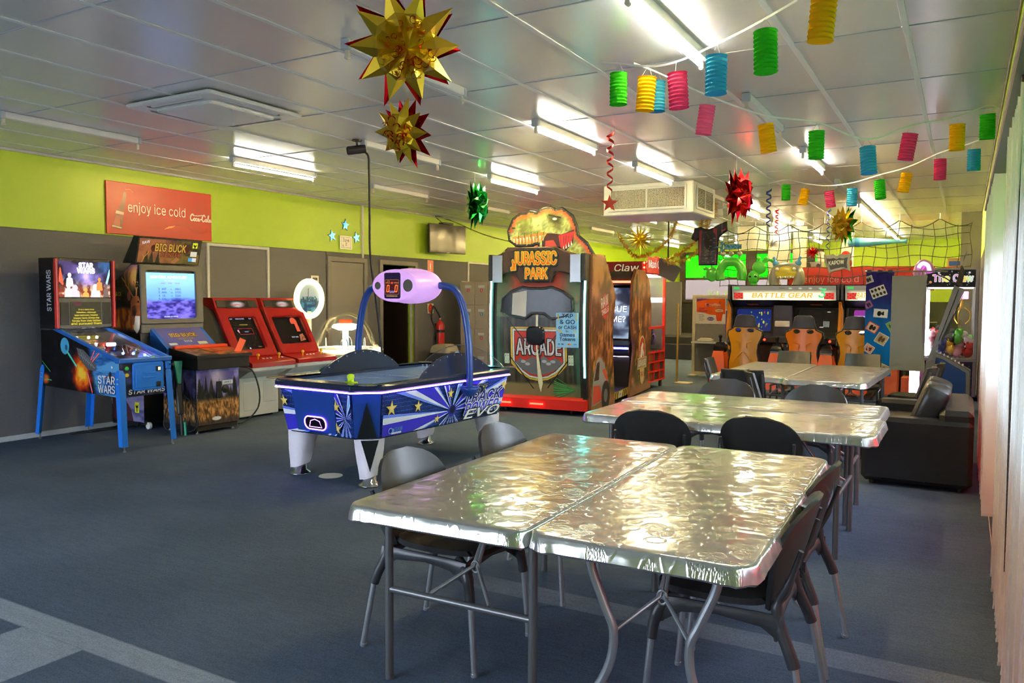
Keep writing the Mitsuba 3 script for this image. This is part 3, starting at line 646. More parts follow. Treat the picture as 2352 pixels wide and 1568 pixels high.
def pinleg(x, y, z1, dx, dy, sy):
    pts = []
    for (ax, bx_, ay, by) in ((-.004, .062, -.004, .004), (-.004, .004, -.004, .062)):
        lo = np.array([[a, b] for a in (ax, bx_) for b in (ay, by)]) * [-np.sign(x) if True else 1, sy]
        pts.append(hull([(x + q[0], y + q[1], z1 - .06) for q in lo] + [(x + dx + q[0] * .9, y + dy + q[1] * .9, .05) for q in lo] + [(x + .012 * -np.sign(x) + q[0] * .35, y + .012 * sy + q[1] * .35, z1) for q in lo]))
    return cat(pts)
for s in (-1, 1):
    for (y, dy, sy, z1) in ((-.008, -.05, 1, .80), (1.308, .10, -1, .80)):
        L = pin.part('leg', pinleg(s * (hw + .008), y, z1, s * .012, dy, sy), 'pin_blue')
        pin.part('leveler', cat(cyl((s * (hw - .012), y + dy + sy * .02, .012), (s * (hw - .012), y + dy + sy * .02, .06), .006, n=8), cyl((s * (hw - .012), y + dy + sy * .02, 0), (s * (hw - .012), y + dy + sy * .02, .014), .02, .012)), 'steel', parent=L)
        pin.part('bolt', cat([ball((s * (hw + .012), y + sy * .02, z), .011, 1) for z in (.70, .655)]), 'chrome', True, parent=L)
bb = pin.part('backbox', bx(-.30, .30, .965, 1.27, 1.16, 1.885, .006), 'black_plastic')
for s in (-1, 1): pin.part('trim', bx(s * .296, s * .318, .925, .975, 1.165, 1.875, .004), 'red_gloss', parent=bb)
pin.part('speaker_panel', bx(-.285, .285, .955, .967, 1.17, 1.475, .004), 'bezel_grey', parent=bb)
for s in (-1, 1): pin.part('speaker_grille', bx(s * .18, s * .272, .950, .957, 1.20, 1.43, .003), 'black_plastic', parent=bb)
ls = Art(.33, .24, '#3c3a28'); ls.add(ell(.075, .235, .05, .035), '#5c3038')
for k, (s_, w_) in enumerate([('It is a dark time', .17), ('Rebellion. Although', .21), ('been destroyed, Imperial', .25), ('troops have driven the', .28), ('forces from their hidden', .31), ('and pursued them', .33)]):
    ls.add(txt(s_, .014 + .002 * k, True, w=w_, at=(.165, .155 - .030 * k), anchor='c'), '#f4dc3a')
pin.art('score_screen', ls, XZ(-.165, .949, 1.195), parent=bb, glow=1.15, w=.02)
tr = Art(.55, .37)
def back_art(X, Y):
    n, m = n2(X * 14, Y * 14, 11), n2(X * 26, Y * 26, 12); c = mixc([.05, .05, .12], [.25, .20, .38], sst(.4, .65, n))
    g = np.exp(-((X - .29) / .12) ** 2 - ((Y - .22) / .10) ** 2); c = c + g[..., None] * np.array([.55, .5, .75])
    low = sst(.2, .05, Y); c = mixc(c, mixc([.55, .22, .10], [1, .85, .68], sst(.38, .62, m)), low * .85)
    c = mixc(c, [.75, .82, .95], sst(.5, .62, m) * sst(.25, .05, X) * sst(.25, .1, Y))
    c = mixc(c, [.2, .5, .75], sst(.36, .5, X) * sst(.2, .34, Y) * .6); return np.clip(c, 0, 1.0)
tr.grid(back_art, 110, 74)
tr.add(Polygon([(.0, .17), (.01, .3), (.022, .3), (.05, .13), (.035, .12)]), '#ff5a38').add(Polygon([(.5, .15), (.545, .3), (.55, .29), (.55, .24), (.52, .13)]), '#9fdcff')
for x, y, sx, c in ((.10, .06, .045, '#e9e2d8'), (.17, .04, .05, '#c9c2cc'), (.28, .02, .04, '#e0a054'), (.385, .05, .055, '#fff0dd'), (.43, .13, .035, '#d88a4a'), (.11, .17, .04, '#d5d7e6'), (.5, .06, .03, '#6d5a58')):
    tr.add(unary_union([ell(x, y + .055, sx * .5, sx * .62), Polygon([(x - sx, y - .06), (x - sx * .8, y + .02), (x, y + .04), (x + sx * .8, y + .02), (x + sx, y - .06)])]), c)
tr.add(txt('STAR', .05, True, w=.15, at=(.285, .305), anchor='c', grow=.004), '#ffffff').add(txt('WARS', .05, True, w=.19, at=(.285, .25), anchor='c', grow=.004), '#ffffff')
pin.art('translite', tr, XZ(-.275, .958, 1.485), parent=bb, glow=1.7, w=.25)
bs = Art(.25, .6, '#0c0c12'); bs.add(affinity.rotate(txt('STAR WARS', .05, True, at=(0, 0)), 90, origin=(0, 0)), '#8a8c98')
sb_ = Art(.27, .66, '#0d0d14'); sb_.add(affinity.translate(affinity.rotate(txt('STAR WARS', .075, True, w=.42), 90, origin=(0, 0)), .20, .14), '#c4c6d2').add(sbox(.235, .32, .25, .64), '#4a1418')
pin.art('backbox_side_art', sb_, FR((-.301, 1.255, 1.2), (0, -1, 0), (0, 0, 1)), parent=bb)

# ---- hunting gun game: monitor cabinet at the wall and pedestal with two guns
def meadow(X, Y, h, s):
    n, m = n2(X * 9, Y * 9, s), n2(X * 60, Y * 24 + X * 20, s + 1, 3); t = Y / h
    c = mixc([.30, .27, .52], [.55, .50, .74], sst(.4, .65, n)); c = mixc(c, [.80, .74, .80], np.exp(-((X - .27) / .09) ** 2 - ((t - .82) / .2) ** 2) * .8)
    tree = sst(.45, .54, n2(X * 26, Y * 2.0, s + 2, 2) + .9 * (.62 - t)); c = mixc(c, mixc([.05, .07, .07], [.16, .17, .16], sst(.35, .65, m)), tree)
    gr = sst(.50, .40, t + .06 * (m - .5)); c = mixc(c, mixc([.30, .19, .10], [.78, .58, .34], sst(.3, .7, m)), gr)
    c = mixc(c, [.17, .16, .17], sst(.14, .04, t + .05 * (n - .5)) * .8); return c
hg = Thing('hunting_game', 'tall hunting gun arcade game with deer art, blue screen and wildlife painted pedestal', 'arcade machine', M=RZ(-7.15, 5.92, 0, A90 - .04))
hg.part('pedestal', bx(-.285, .275, .012, .60, .09, .705, .004), 'black_plastic')
hg.part('plinth', bx(-.27, .26, .03, .62, .03, .09), 'black_matt')
pa = Art(.55, .61); pa.grid(lambda X, Y: meadow(X, Y, .61, 21), 90, 100)
for x, h_ in ((.03, .5), (.50, .5)): pa.add(unary_union([Polygon([(x - .035 + .03 * k / 7, .3 + h_ * .42 * k / 7), (x + .035 - .03 * k / 7, .3 + h_ * .42 * k / 7), (x, .3 + h_ * .42 * (k + 1.6) / 7)]) for k in range(7)]), '#14191a')
pa.add(ell(.25, .06, .06, .022), '#e4e2e0').add(sbox(.33, .43, .47, .475), '#dadada').add(txt('GAME 2', .018, True, at=(.35, .444)), '#55555c')
hg.art('pedestal_art', pa, XZ(-.28, .010, .092), gain=1.25)
hg.part('coin_plate', bx(-.03, .03, -.01, .012, .38, .56, .004), 'black_plastic'); hg.part('coin_reject', mv(lathe([(0, 0), (.045, 0), (.045, .012), (.02, .02), (0, .02)], 18), FR((.085, .011, .47), (1, 0, 0), (0, 0, 1))), 'black_plastic')
ps = Art(.56, .61); ps.grid(lambda X, Y: meadow(X + 2, Y, .61, 23), 70, 80); hg.art('pedestal_side_art', ps, FR((-.287, .585, .092), (0, -1, 0), (0, 0, 1)))
hg.part('collar', bx(-.31, .37, -.06, .62, .705, .845, .006), 'black_matt')
dk = Art(.70, .42)
dk.grid(lambda X, Y: mixc(mixc([.16, .14, .10], [.42, .36, .22], sst(.35, .65, n2(X * 12, Y * 12, 31))), [.72, .36, .20], sst(.55, .62, n2(X * 5, Y * 9, 32) + .2 * (X > .3))), 60, 40)
hg.part('deck', side([(-.085, .83), (-.085, .862), (.40, .93), (.62, .93), (.62, .845)], -.335, .385), 'black_matt')
hg.art('deck_art', dk, FR((-.325, -.07, .8655), (1, 0, 0), (0, 1, .14)))
hg.part('gun_holster', cat(bx(-.33, .36, .30, .36, .92, .955, .008)), 'orange_plastic')
hg.part('console', side([(.40, .92), (.70, 1.14), (.72, .9), (.60, .5), (.45, .5)], -.36, .30), 'pin_rail')
ca = Art(.58, .33, '#5a5796'); ca.add(txt('BIG BUCK', .06, True, w=.34, at=(.29, .17), anchor='c', grow=.008), '#6d4512').add(txt('BIG BUCK', .06, True, w=.34, at=(.29, .17), anchor='c'), '#d8ad3c').add(txt('HUNTER', .03, True, w=.2, at=(.29, .115), anchor='c'), '#b58a30').add(txt('2006', .03, True, at=(.29, .07), anchor='c'), '#e8e4e0')
ca.add(sbox(.03, .02, .13, .06), '#e6e6e2').add(sbox(.4, .02, .52, .07), '#d9d2b2')
hg.art('console_art', ca, FR((-.32, .425, .942), (1, 0, 0), (0, .3, .22)))
CX = -.07
hg.part('monitor_cabinet', side([(.80, .05), (.66, .55), (.72, 1.10), (.72, 1.18), (.74, 1.85), (.86, 1.86), (1.27, 1.58), (1.28, .05)], CX - .40, CX + .40), 'black_plastic')
hg.part('bezel', mv(ext_b(rrect(-.395, .395, 0, .66, .015).difference(rrect(-.325, .30, .055, .60, .03)), .03, .006), FR((CX, .715, 1.19), (1, 0, 0), (0, .03, 1))), 'bezel_grey')
hg.part('lower_panel', bx(CX - .395, CX + .395, .695, .72, 1.09, 1.185, .004), 'bezel_grey')
sc = Art(.62, .54)
sc.grid(lambda X, Y: mixc(mixc([.30, .50, .90], [.55, .76, 1.0], sst(.2, .5, Y) * .6 + .4 * n2(X * 5, Y * 9, 41)), mixc([.10, .08, .38], [.42, .38, .80], sst(.35, .65, n2(X * 10, Y * 24, 42))), sst(.27, .20, Y + .06 * (n2(X * 8, Y, 43) - .5))), 80, 60)
sc.add(txt('BIGHORN ADVENTURE', .032, True, w=.46, at=(.285, .475), anchor='c'), '#e6ecff')
sc.add(txt('BEST SCORES', .014, True, at=(.29, .445), anchor='c'), '#c9a86a').add(unary_union([txt(w_, .014, True, at=(x, .415), anchor='c') for w_, x in (('NAME', .21), ('RANK', .30), ('SCORE', .39))]), '#8a5a6a')
for k, (a, b, c_) in enumerate([('2', 'ART', '3861'), ('3', 'AAA', '3720'), ('4', 'UL', '3182'), ('5', 'CAL', '3087')]):
    y = .345 - .037 * k; sc.add(unary_union([txt(a, .022, True, at=(.15, y)), txt(b, .022, True, at=(.22, y), anchor='c'), txt(str(9 + k), .014, True, at=(.305, y)), txt(c_, .022, True, at=(.395, y), anchor='c')]), '#2f3a86')
sc.add(txt('ROUND 10 TOTAL', .015, True, at=(.3, .035), anchor='c'), '#c9ccff')
hg.art('screen', sc, FR((CX - .315, .712, 1.225), (1, 0, 0), (0, .03, 1)), glow=2.1, w=.15)
hg.part('marquee_box', side([(.78, 1.865), (.70, 2.155), (.80, 2.165), (1.02, 1.87)], CX - .40, CX + .40), 'black_matt')
ma = Art(.77, .27)
ma.grid(lambda X, Y: mixc(mixc([.30, .16, .22], [.62, .36, .20], sst(.3, .6, n2(X * 5, Y * 7, 51) + .3 * (.5 - np.abs(X - .25)))), mixc([.12, .13, .06], [.42, .34, .14], sst(.4, .6, n2(X * 12, Y * 14, 52))), sst(.30, .55, X) * .8 + .2 * sst(.15, .02, Y)), 80, 30)
ma.add(ell(.18, .165, .035, .04), '#4a1c12').add(ell(.60, .165, .035, .04), '#4a1c12')
ma.add(txt('BIG BUCK', .085, True, w=.39, at=(.39, .135), anchor='c', grow=.007), '#5a3410').add(txt('BIG BUCK', .085, True, w=.39, at=(.39, .135), anchor='c'), '#c99a3a')
ma.add(txt('HUNTER', .045, True, w=.25, at=(.40, .075), anchor='c', grow=.005), '#3a0f10').add(txt('HUNTER', .045, True, w=.25, at=(.40, .075), anchor='c'), '#a5562a')
ma.add(affinity.rotate(txt('RAW', .03, True, at=(.03, .215)), 15), '#d8d8dc').add(sbox(.665, .19, .73, .255), '#d8dc2c').add(unary_union([ell(.697, .225, .02, .02).difference(ell(.697, .24, .012, .016)), sbox(.69, .192, .704, .21)]), '#20230c').add(sbox(.65, .09, .735, .15), '#d9cfb4').add(sbox(.63, .03, .68, .075), '#4aa0d0').add(sbox(.68, .03, .735, .075), '#d8d8d8')
for x in (.10, .24, .16): ma.add(unary_union([Polygon([(x - .04 + .008 * k, .0 + .025 * k), (x + .04 - .008 * k, .025 * k), (x, .025 * k + .045)]) for k in range(5)]), '#2c2c14')
ma.add(line([(.05, .0), (.07, .06), (.10, .09), (.12, .13)], .008), '#b9803a').add(line([(.07, .05), (.05, .09)], .006), '#b9803a').add(Polygon([(.41, .02), (.47, .075), (.52, .05), (.46, 0), (.41, 0)]), '#9a6434')
hg.art('marquee', ma, FR((CX - .385, .775, 1.876), (1, 0, 0), (0, -.08, .29)), glow=1.1, w=.05)
ds = Art(.57, .80)
def deer(X, Y):
    n, m = n2(X * 8, Y * 8, 61), n2(X * 40, Y * 40, 62); t = Y / .8
    c = mixc([.05, .06, .05], [.14, .14, .10], sst(.4, .7, n)); c = mixc(c, [.32, .20, .42], sst(.70, .95, t)); g = np.exp(-((X - .47) / .12) ** 2 - ((t - .80) / .14) ** 2); c = mixc(c, [.93, .66, .34], np.clip(g * 1.1, 0, 1))
    body = sst(.26, .20, Y - .07 * np.sin(X * 6) + .02 * n); c = mixc(c, mixc([.42, .18, .05], [.76, .47, .18], sst(.35, .62, n2(X * 20, Y * 9, 63))), body); c = mixc(c, [.12, .08, .08], sst(.09, .02, Y)); return c
ds.grid(deer, 60, 80)
ds.add(Polygon([(.37, .10), (.39, .36), (.44, .42), (.54, .42), (.57, .36), (.57, .10)]), '#6b3a1c').add(Polygon([(.41, .20), (.42, .30), (.47, .32), (.50, .25), (.47, .19)]), '#3a2016').add(Polygon([(.44, .05), (.47, .20), (.56, .20), (.55, .06), (.5, 0)]), '#cdbfae')
ds.add(ell(.36, .42, .035, .055), '#6e3a34').add(ell(.535, .355, .016, .012), '#0c0a08').add(ell(.455, .235, .025, .03), '#181210')
for pts in ([(.43, .42), (.36, .50), (.31, .54), (.29, .66), (.32, .70)], [(.36, .50), (.37, .62), (.40, .68)], [(.31, .56), (.24, .62)], [(.50, .42), (.51, .50), (.56, .55), (.57, .64)], [(.51, .48), (.46, .58)]): ds.add(line(pts, .018), '#8a5c28')
ds.add(unary_union([txt('BIG BUCK', .045, True, w=.19, at=(.03, .42))]), '#9b7d2f').add(txt('HUNTER', .025, True, w=.15, at=(.05, .375)), '#6b2f1c')
for x in (.2, .53, .12): ds.add(unary_union([Polygon([(x - .04 + .006 * k, .52 + .03 * k), (x + .04 - .006 * k, .52 + .03 * k), (x, .58 + .03 * k)]) for k in range(6)]), '#16190f', Polygon([(0, 0), (.57, 0), (.57, .8), (0, .8)]))
SP = Polygon([(0, .02), (0, .52), (.40, .765), (.53, .765), (.55, .02)])
da = Art(.57, .8)
for v_, f_, c_ in ds.P:
    mm = mk(v_, f_)
    keep = [i for i, cpt in enumerate(mm.triangles_center) if SP.contains(Point(cpt[0], cpt[1]))]
    if keep: da.P.append((v_, f_[keep], c_))
hg.art('side_art', da, FR((CX - .401, 1.27, 1.08), (0, -1, 0), (0, 0, 1)), gain=3.2)
lo = Art(.60, .62); lo.grid(lambda X, Y: mixc(mixc([.24, .24, .42], [.52, .50, .66], sst(.3, .6, n2(X * 4, Y * 12, 71))), [.90, .88, .86], np.exp(-((X - .27) / .13) ** 2 - ((Y - .47) / .12) ** 2)), 40, 40)
lo.add(Polygon([(0, 0), (0, .42), (.08, .36), (.2, .3), (.36, .12), (.4, 0)]), '#4a2a34').add(sbox(.43, .10, .51, .22), '#d8d030').add(unary_union([ell(.47, .175, .024, .024).difference(ell(.47, .195, .014, .02)), sbox(.463, .11, .477, .16)]), '#1c1e10')
hg.art('lower_side_art', lo, FR((CX - .402, 1.27, .10), (0, -1, 0), (0, 0, 1)))
def gun(M, c, nm):
    k = hg.part(nm, mv(cat(hull([(-.018, 0, 0), (.018, 0, 0), (-.018, .09, 0), (.018, .09, 0), (-.016, .03, -.26), (.016, .03, -.26), (-.016, .06, -.27), (.016, .06, -.27)])), M), c)
    hg.part('barrel', mv(cat(bx(-.022, .022, .02, .085, -.58, -.24, .012), cyl((0, .05, -.56), (0, .05, -.80), .016)), M), 'black_plastic', parent=k)
    hg.part('pump', mv(bx(-.026, .026, .005, .03, -.88, -.66, .008), M), c, parent=k); return k
gun(FR((-.345, .20, .80), (0, .25, .0) if False else (.2, 1, 0), (-1, .2, 0)) @ TR(0, -.02, 0) @ RY(.12), 'teal_plastic', 'gun')
hg.part('gun', hull([(.22, .03, .86), (.30, .01, .86), (.26, .03, .90), (.33, .05, 1.03), (.39, .02, 1.00), (.40, .06, .97), (.30, .06, .86)]), 'orange_plastic', label='orange gun grip')
hg.part('gun_cord', tube(spline([(-.335, .30, .70), (-.36, .36, .4), (-.40, .42, .08), (-.36, .20, .015), (-.30, -.02, .10), (-.31, .06, .35), (-.36, .3, .5), (-.37, .36, .68)], 8), .009, 8), 'cable', True)
hg.part('gun_cord', tube(spline([(.33, .02, .72), (.43, -.04, .64), (.50, -.06, .42), (.50, -.04, .22), (.40, .02, .08), (.28, .04, .045)], 8), .009, 8), 'cable', True)
for x in (-.24, .22):
    for y in (.06, .55): hg.part('leveler', cat(cyl((x, y, 0), (x, y, .012), .02), cyl((x, y, .01), (x, y, .05), .006)), 'steel')
hg.part('caster', cat(cyl((-.36, .78, .04), (-.33, .78, .04), .04), cyl((.22, .78, .04), (.25, .78, .04), .04)), 'white_metal')

# ---- two red sit-down upright cabinets
def red_cab(X0, Y0, label, vertical):
    t = Thing('red_arcade_cabinet', label, 'arcade machine', 'red upright cabinets by the wall', RZ(X0, Y0, 0, A90))
    w = .345
    t.part('base', hull([(x, y, z) for x in (-.31, .31) for y in (0, .62) for z in (.03, .50)]), 'white_cab')
    t.part('neck', hull([(x, y, .5) for x in (-.31, .31) for y in (0, .62)] + [(x, y, .62) for x in (-w + .03, w - .03) for y in (-.22, .66)]), 'white_cab')
    t.part('skirt', bx(-w - .01, w + .01, -.27, .3, .60, .655, .012), 'white_cab')
    t.part('control_panel', side([(-.28, .652), (-.275, .70), (-.24, .715), (.06, .76), (.2, .76), (.2, .652)], -w - .005, w + .005), 'toy_red')
    t.part('body', side([(.05, .64), (.20, .74), (.52, 1.40), (.56, 1.47), (.70, 1.46), (.86, 1.22), (.80, .5), (.6, .5)], -w + .01, w - .01), 'beige_side')
    fr_ = FR((0, .055, .745), (1, 0, 0), (0, .345, .60))
    L = math.hypot(.345, .60)
    scr = rrect(-.21, .21, .10, .56, .03) if vertical else rrect(-.265, .265, .14, .55, .03)
    t.part('front', mv(cat(ext_b(rrect(-w, w, 0, L, .02).difference(scr), .05, .008)), fr_ @ TR(0, 0, -.01)), 'toy_red')
    b = scr.bounds
    t.part('screen_glass', mv(shell(lambda u, v: np.stack([b[0] - .02 + (b[2] - b[0] + .04) * u, b[1] - .02 + (b[3] - b[1] + .04) * v, .010 - .05 * ((u - .5) ** 2 + (v - .5) ** 2)], -1), 12, 12, .004), fr_), 'screen_black', True)
    hd = t.part('header', side([(.385, 1.315), (.36, 1.345), (.42, 1.48), (.58, 1.485), (.60, 1.40)], -w, w), 'toy_red')
    t.part('header_panel', mv(ext_b(rrect(-w + .03, w - .03, .015, .115, .01), .012, .003), FR((0, .362, 1.345), (1, 0, 0), (0, .06, .135))), 'black_plastic', parent=hd)
    na = Art(.36, .10)
    na.grid(lambda X, Y: mixc([.06, .06, .06], [.92, .92, .90], sst(1.15, .35, np.hypot((X - .18) / .13, (Y - .05) / .05))), 40, 16)
    na.add(txt('namco', .032, True, w=.19, at=(.18, .034), anchor='c'), '#d0342a')
    t.art('marquee', na, FR((-.18, .357, 1.352), (1, 0, 0), (0, .06, .135)) @ TR(0, 0, .006), parent=hd, glow=.75, w=.02)
    g = Art(b[2] - b[0], b[3] - b[1], eps=.0006)
    if vertical:
        g.add(unary_union([txt('1UP', .016, True, at=(.03, .43)), txt('HIGH SCORE', .016, True, at=(.12, .43)), txt('2UP', .016, True, at=(.33, .43))]), '#c9d0ff').add(txt('THE FACTORY', .014, True, at=(.21, .345), anchor='c'), '#e8c04a')
        fr2 = sbox(.10, .215, .32, .30); g.add(fr2.difference(fr2.buffer(-.005)), '#d8323a').add(txt('READY', .014, True, at=(.22, .245), anchor='c'), '#a9c2ff').add(ell(.09, .27, .014, .012).union(ell(.095, .25, .01, .01)), '#e8b8d0').add(ell(.17, .02, .012, .012), '#cfe0ff').add(txt('CREDIT', .012, True, at=(.3, .03)), '#8a8a4a')
    else:
        g.add(unary_union([ell(.37, .33, .06, .065).intersection(sbox(.31, .30, .43, .40)), sbox(.37, .18, .43, .31)]), '#f05a3c').add(Polygon([(.36, .03), (.38, .13), (.45, .15), (.47, .05)]), '#b5633f').add(line([(.39, .05), (.43, .10), (.46, .07)], .008), '#3c2018').add(txt('NEXT DIG', .018, True, at=(.23, .09)), '#cfe0ea')
    t.art('game_picture', g, fr_ @ TR(b[0], b[1], .016), glow=.95, w=.02)
    for x in (-.12, .22):
        j = t.part('joystick', cat(cyl((x, -.12, .73), (x, -.12, .765), .007, n=8), ball((x, -.12, .785), .021)), 'yellow_plastic', True)
    for x in (-.02, .04, .10, .29): t.part('button', mv(lathe([(0, 0), (.016, 0), (.016, .008), (0, .012)], 10), TR(x, -.10, .735)), 'white_metal')
    t.part('service_door', mv(ext_b(rrect(-.25, .02, .10, .45, .01), .006, .002), XZ(0, .002, 0)), 'white_cab'); t.part('coin_door', mv(ext_b(rrect(.06, .27, .18, .45, .01), .006, .002), XZ(0, .002, 0)), 'white_cab')
    for x in (-.26, .26): t.part('foot', cyl((x, .08, 0), (x, .08, .035), .025), 'rubber'); t.part('foot', cyl((x, .56, 0), (x, .56, .035), .025), 'rubber')
    return t
red_cab(-7.60, 6.90, 'red upright arcade cabinet with a tall maze screen, beside the hunting game', True)
red_cab(-7.66, 7.71, 'red upright arcade cabinet with a wide dark screen, beside the dome game', False)

# ---- round dome prize game with a glowing ring sign
mat('dome_white', '#e8e4da', 0.35)
mat('dome_teal', '#2b7c93', 0.4)
dg = Thing('dome_game', 'round prize game under a clear dome with glowing rim and ring sign', 'arcade machine', M=RZ(-7.72, 8.62, 0, A90))
dg.part('base', lathe([(0, .03), (.40, .03), (.42, .1), (.40, .55), (.46, .66), (0, .66)], 40), 'dome_teal')
dg.part('deck', lathe([(0, .66), (.46, .66), (.50, .70), (.50, .72), (0, .72)], 48), 'dome_white')
dg.part('lit_rim', tube([(.505 * math.cos(a), .505 * math.sin(a), .745) for a in np.linspace(0, 2 * PI, 64, endpoint=False)], .028, 12, True), 'dome_white', True, emit=emitter('#ffe08a', 1.3, .25))
dg.part('turntable', lathe([(0, .72), (.40, .72), (.40, .76), (.2, .78), (0, .78)], 40), 'dome_white')
dg.part('column', cyl((0, 0, .77), (0, 0, 1.04), .045, n=20), 'dome_teal', emit=emitter('#7fd8ff', 2.0, .05))
dg.part('lamp_cap', lathe([(0, 1.02), (.10, 1.025), (.19, 1.06), (.195, 1.08), (.17, 1.11), (.10, 1.125), (0, 1.125)], 32), 'dome_white', True, emit=emitter('#ffe8ae', 1.6, .15))
dg.part('lamp_top', lathe([(0, 1.12), (.085, 1.12), (.095, 1.17), (.09, 1.18), (0, 1.18)], 24), 'orange_plastic')
for a in (.6, 2.2, 3.8, 5.2): dg.part('arch_rail', tube([(.28 * math.cos(a + .4 * (s_ - .5)), .28 * math.sin(a + .4 * (s_ - .5)), .76 + .16 * math.sin(PI * s_) ** .3) for s_ in np.linspace(0, 1, 16)], .007, 6), 'chrome')
dg.part('dome', lathe([(.425 * math.cos(t), .76 + .53 * math.sin(t)) for t in np.linspace(0, PI / 2, 18)], 48), 'clear_plastic', True)
for a in (.3, 1.4, 2.6): dg.part('knob', ball((.47 * math.cos(a - 1.9), .47 * math.sin(a - 1.9), .775), .035), 'white_metal', True)
dg.part('sign_post', bx(-.44, -.36, .30, .36, .05, 1.3, .01), 'dome_white')
dg.part('sign_ring', mv(tube([(.245 * math.cos(a), .245 * math.sin(a), 0) for a in np.linspace(0, 2 * PI, 56, endpoint=False)], .042, 12, True), XZ(-.41, .30, 1.475)), 'dome_white', True, emit=emitter('#ffdf86', 1.15, .3))
rs = Art(.44, .44)
rs.grid(lambda X, Y: mixc(mixc([.55, .66, .80], [.70, .80, .90], n2(X * 6, Y * 6, 81)), mixc([.06, .22, .42], [.20, .50, .70], sst(.35, .6, n2(X * 20, Y * 26, 82))), sst(.25, .17, Y)), 40, 40)
rs.add(unary_union([sbox(.04 + .035 * k, .17, .065 + .035 * k, .19 + .05 * ((k * 7) % 5) / 4) for k in range(11)]), '#2c4664').add(line([(.21, .2), (.215, .36)], .012), '#7a5a58').add(txt('JUMBO', .05, True, w=.3, at=(.22, .2), anchor='c'), '#20527e')
dsk = Art(.44, .44); cl = ell(.22, .22, .215, .215, 24)
for v_, f_, c_ in rs.P:
    keep = [i for i, q in enumerate(mk(v_, f_).triangles_center) if (q[0] - .22) ** 2 + (q[1] - .22) ** 2 < .0465]
    if keep: dsk.P.append((v_, f_[keep], c_))
dg.part('sign_back', mv(lathe([(0, 0), (.23, 0), (.23, .03), (0, .03)], 32), FR((-.41, .345, 1.475), (1, 0, 0), (0, 0, 1))), 'dome_white')
dg.art('sign_picture', dsk, XZ(-.63, .312, 1.255))

# ------------------------------------------------------------------ air hockey table
mat('hockey_blue', '#1c3f8f', 0.28, spec=0.5, coat=0.3)
mat('hockey_dark', '#14203f', 0.18, coat=0.5)
mat('leg_white', '#e9e2ea', 0.35)
mat('mirror_dark', '#4a4f55', 0.12, metal=0.9)
mat('play_blue', '#6f93cf', 0.10, spec=0.8, coat=1.0)
mat('lime', '#c6e01a', 0.4)
mat('pink_shell', '#dca9e6', 0.35)
ah = Thing('air_hockey_table', 'blue air hockey table with gold star decals, lit purple rim and overhead score box', 'air hockey table', M=RZ(-4.43, 5.68, 0, math.radians(-3)))
W2, L2, ZB, ZT = .585, 1.06, .395, .765
def oct_(w, l, c, z): return [(x, y, z) for x, y in [(-w + c, -l), (w - c, -l), (w, -l + c), (w, l - c), (w - c, l), (-w + c, l), (-w, l - c), (-w, -l + c)]]
wb, lb, cb, CT = .50, .97, .135, .16
def wall_q(a, b, c, d): return hull([a, b, c, d] + [tuple(np.array(p) * [.93, .96, 1]) for p in (a, b, c, d)])
TO, BO = oct_(W2 - .02, L2 - .02, CT, ZT), oct_(wb, lb, cb, ZB)
ah.part('body', hull(BO + TO), 'hockey_blue')
ah.part('floor_pan', hull([tuple(np.array(p) * [.99, .99, 1] - [0, 0, .012]) for p in BO] + BO), 'hockey_dark')
rim = Polygon([p[:2] for p in oct_(W2, L2, CT + .01, 0)]).buffer(.02, 6)
ah.part('rim', ext_b(rim.difference(rrect(-W2 + .10, W2 - .10, -L2 + .13, L2 - .13, .06)), .06, .014, ZT), 'hockey_dark', 30)
ah.part('playfield', ext(rrect(-W2 + .09, W2 - .09, -L2 + .12, L2 - .12, .05), .012, ZT + .012), 'play_blue')
pl = Art(2 * W2 - .22, 2 * L2 - .26)
pl.add(line([(0, pl.h / 2), (pl.w, pl.h / 2)], .012), '#cfdcff').add(ell(pl.w / 2, pl.h / 2, .16, .16).difference(ell(pl.w / 2, pl.h / 2, .145, .145)), '#4668c8')
for k in range(7): pl.add(Polygon([(.1 + .1 * k, .2 + .2 * k), (.45 + .06 * k, .25 + .2 * k), (.2 + .1 * k, .3 + .2 * k)]), ['#8fb0ea', '#5b7fd0'][k % 2])
ah.art('playfield_print', pl, TR(-W2 + .11, -L2 + .13, ZT + .0245), m='print')
path = [(x, y, ZT - .002) for x, y in list(Polygon([p[:2] for p in oct_(W2 + .002, L2 + .002, CT + .01, 0)]).buffer(.012, 4).exterior.coords)[:-1]]
def dense(P, d=.04):
    out = []
    for a, b in zip(P, P[1:] + P[:1]):
        n = max(1, int(np.linalg.norm(np.array(b) - a) / d)); out += [tuple(np.array(a) + (np.array(b) - a) * k / n) for k in range(n)]
    return out
ah.part('light_strip', tube(dense(path), .0075, 8, True), 'leg_white', True, emit=emitter('#c07cff', 2.6, .4))
for s in (-1, 1):
    for e in (-1, 1): ah.part('corner_plate', mv(lathe([(0, 0), (.075, 0), (.07, .006), (0, .008)], 20), TR(s * (W2 - .06), e * (L2 - .07), ZT + .058)), 'chrome', True)
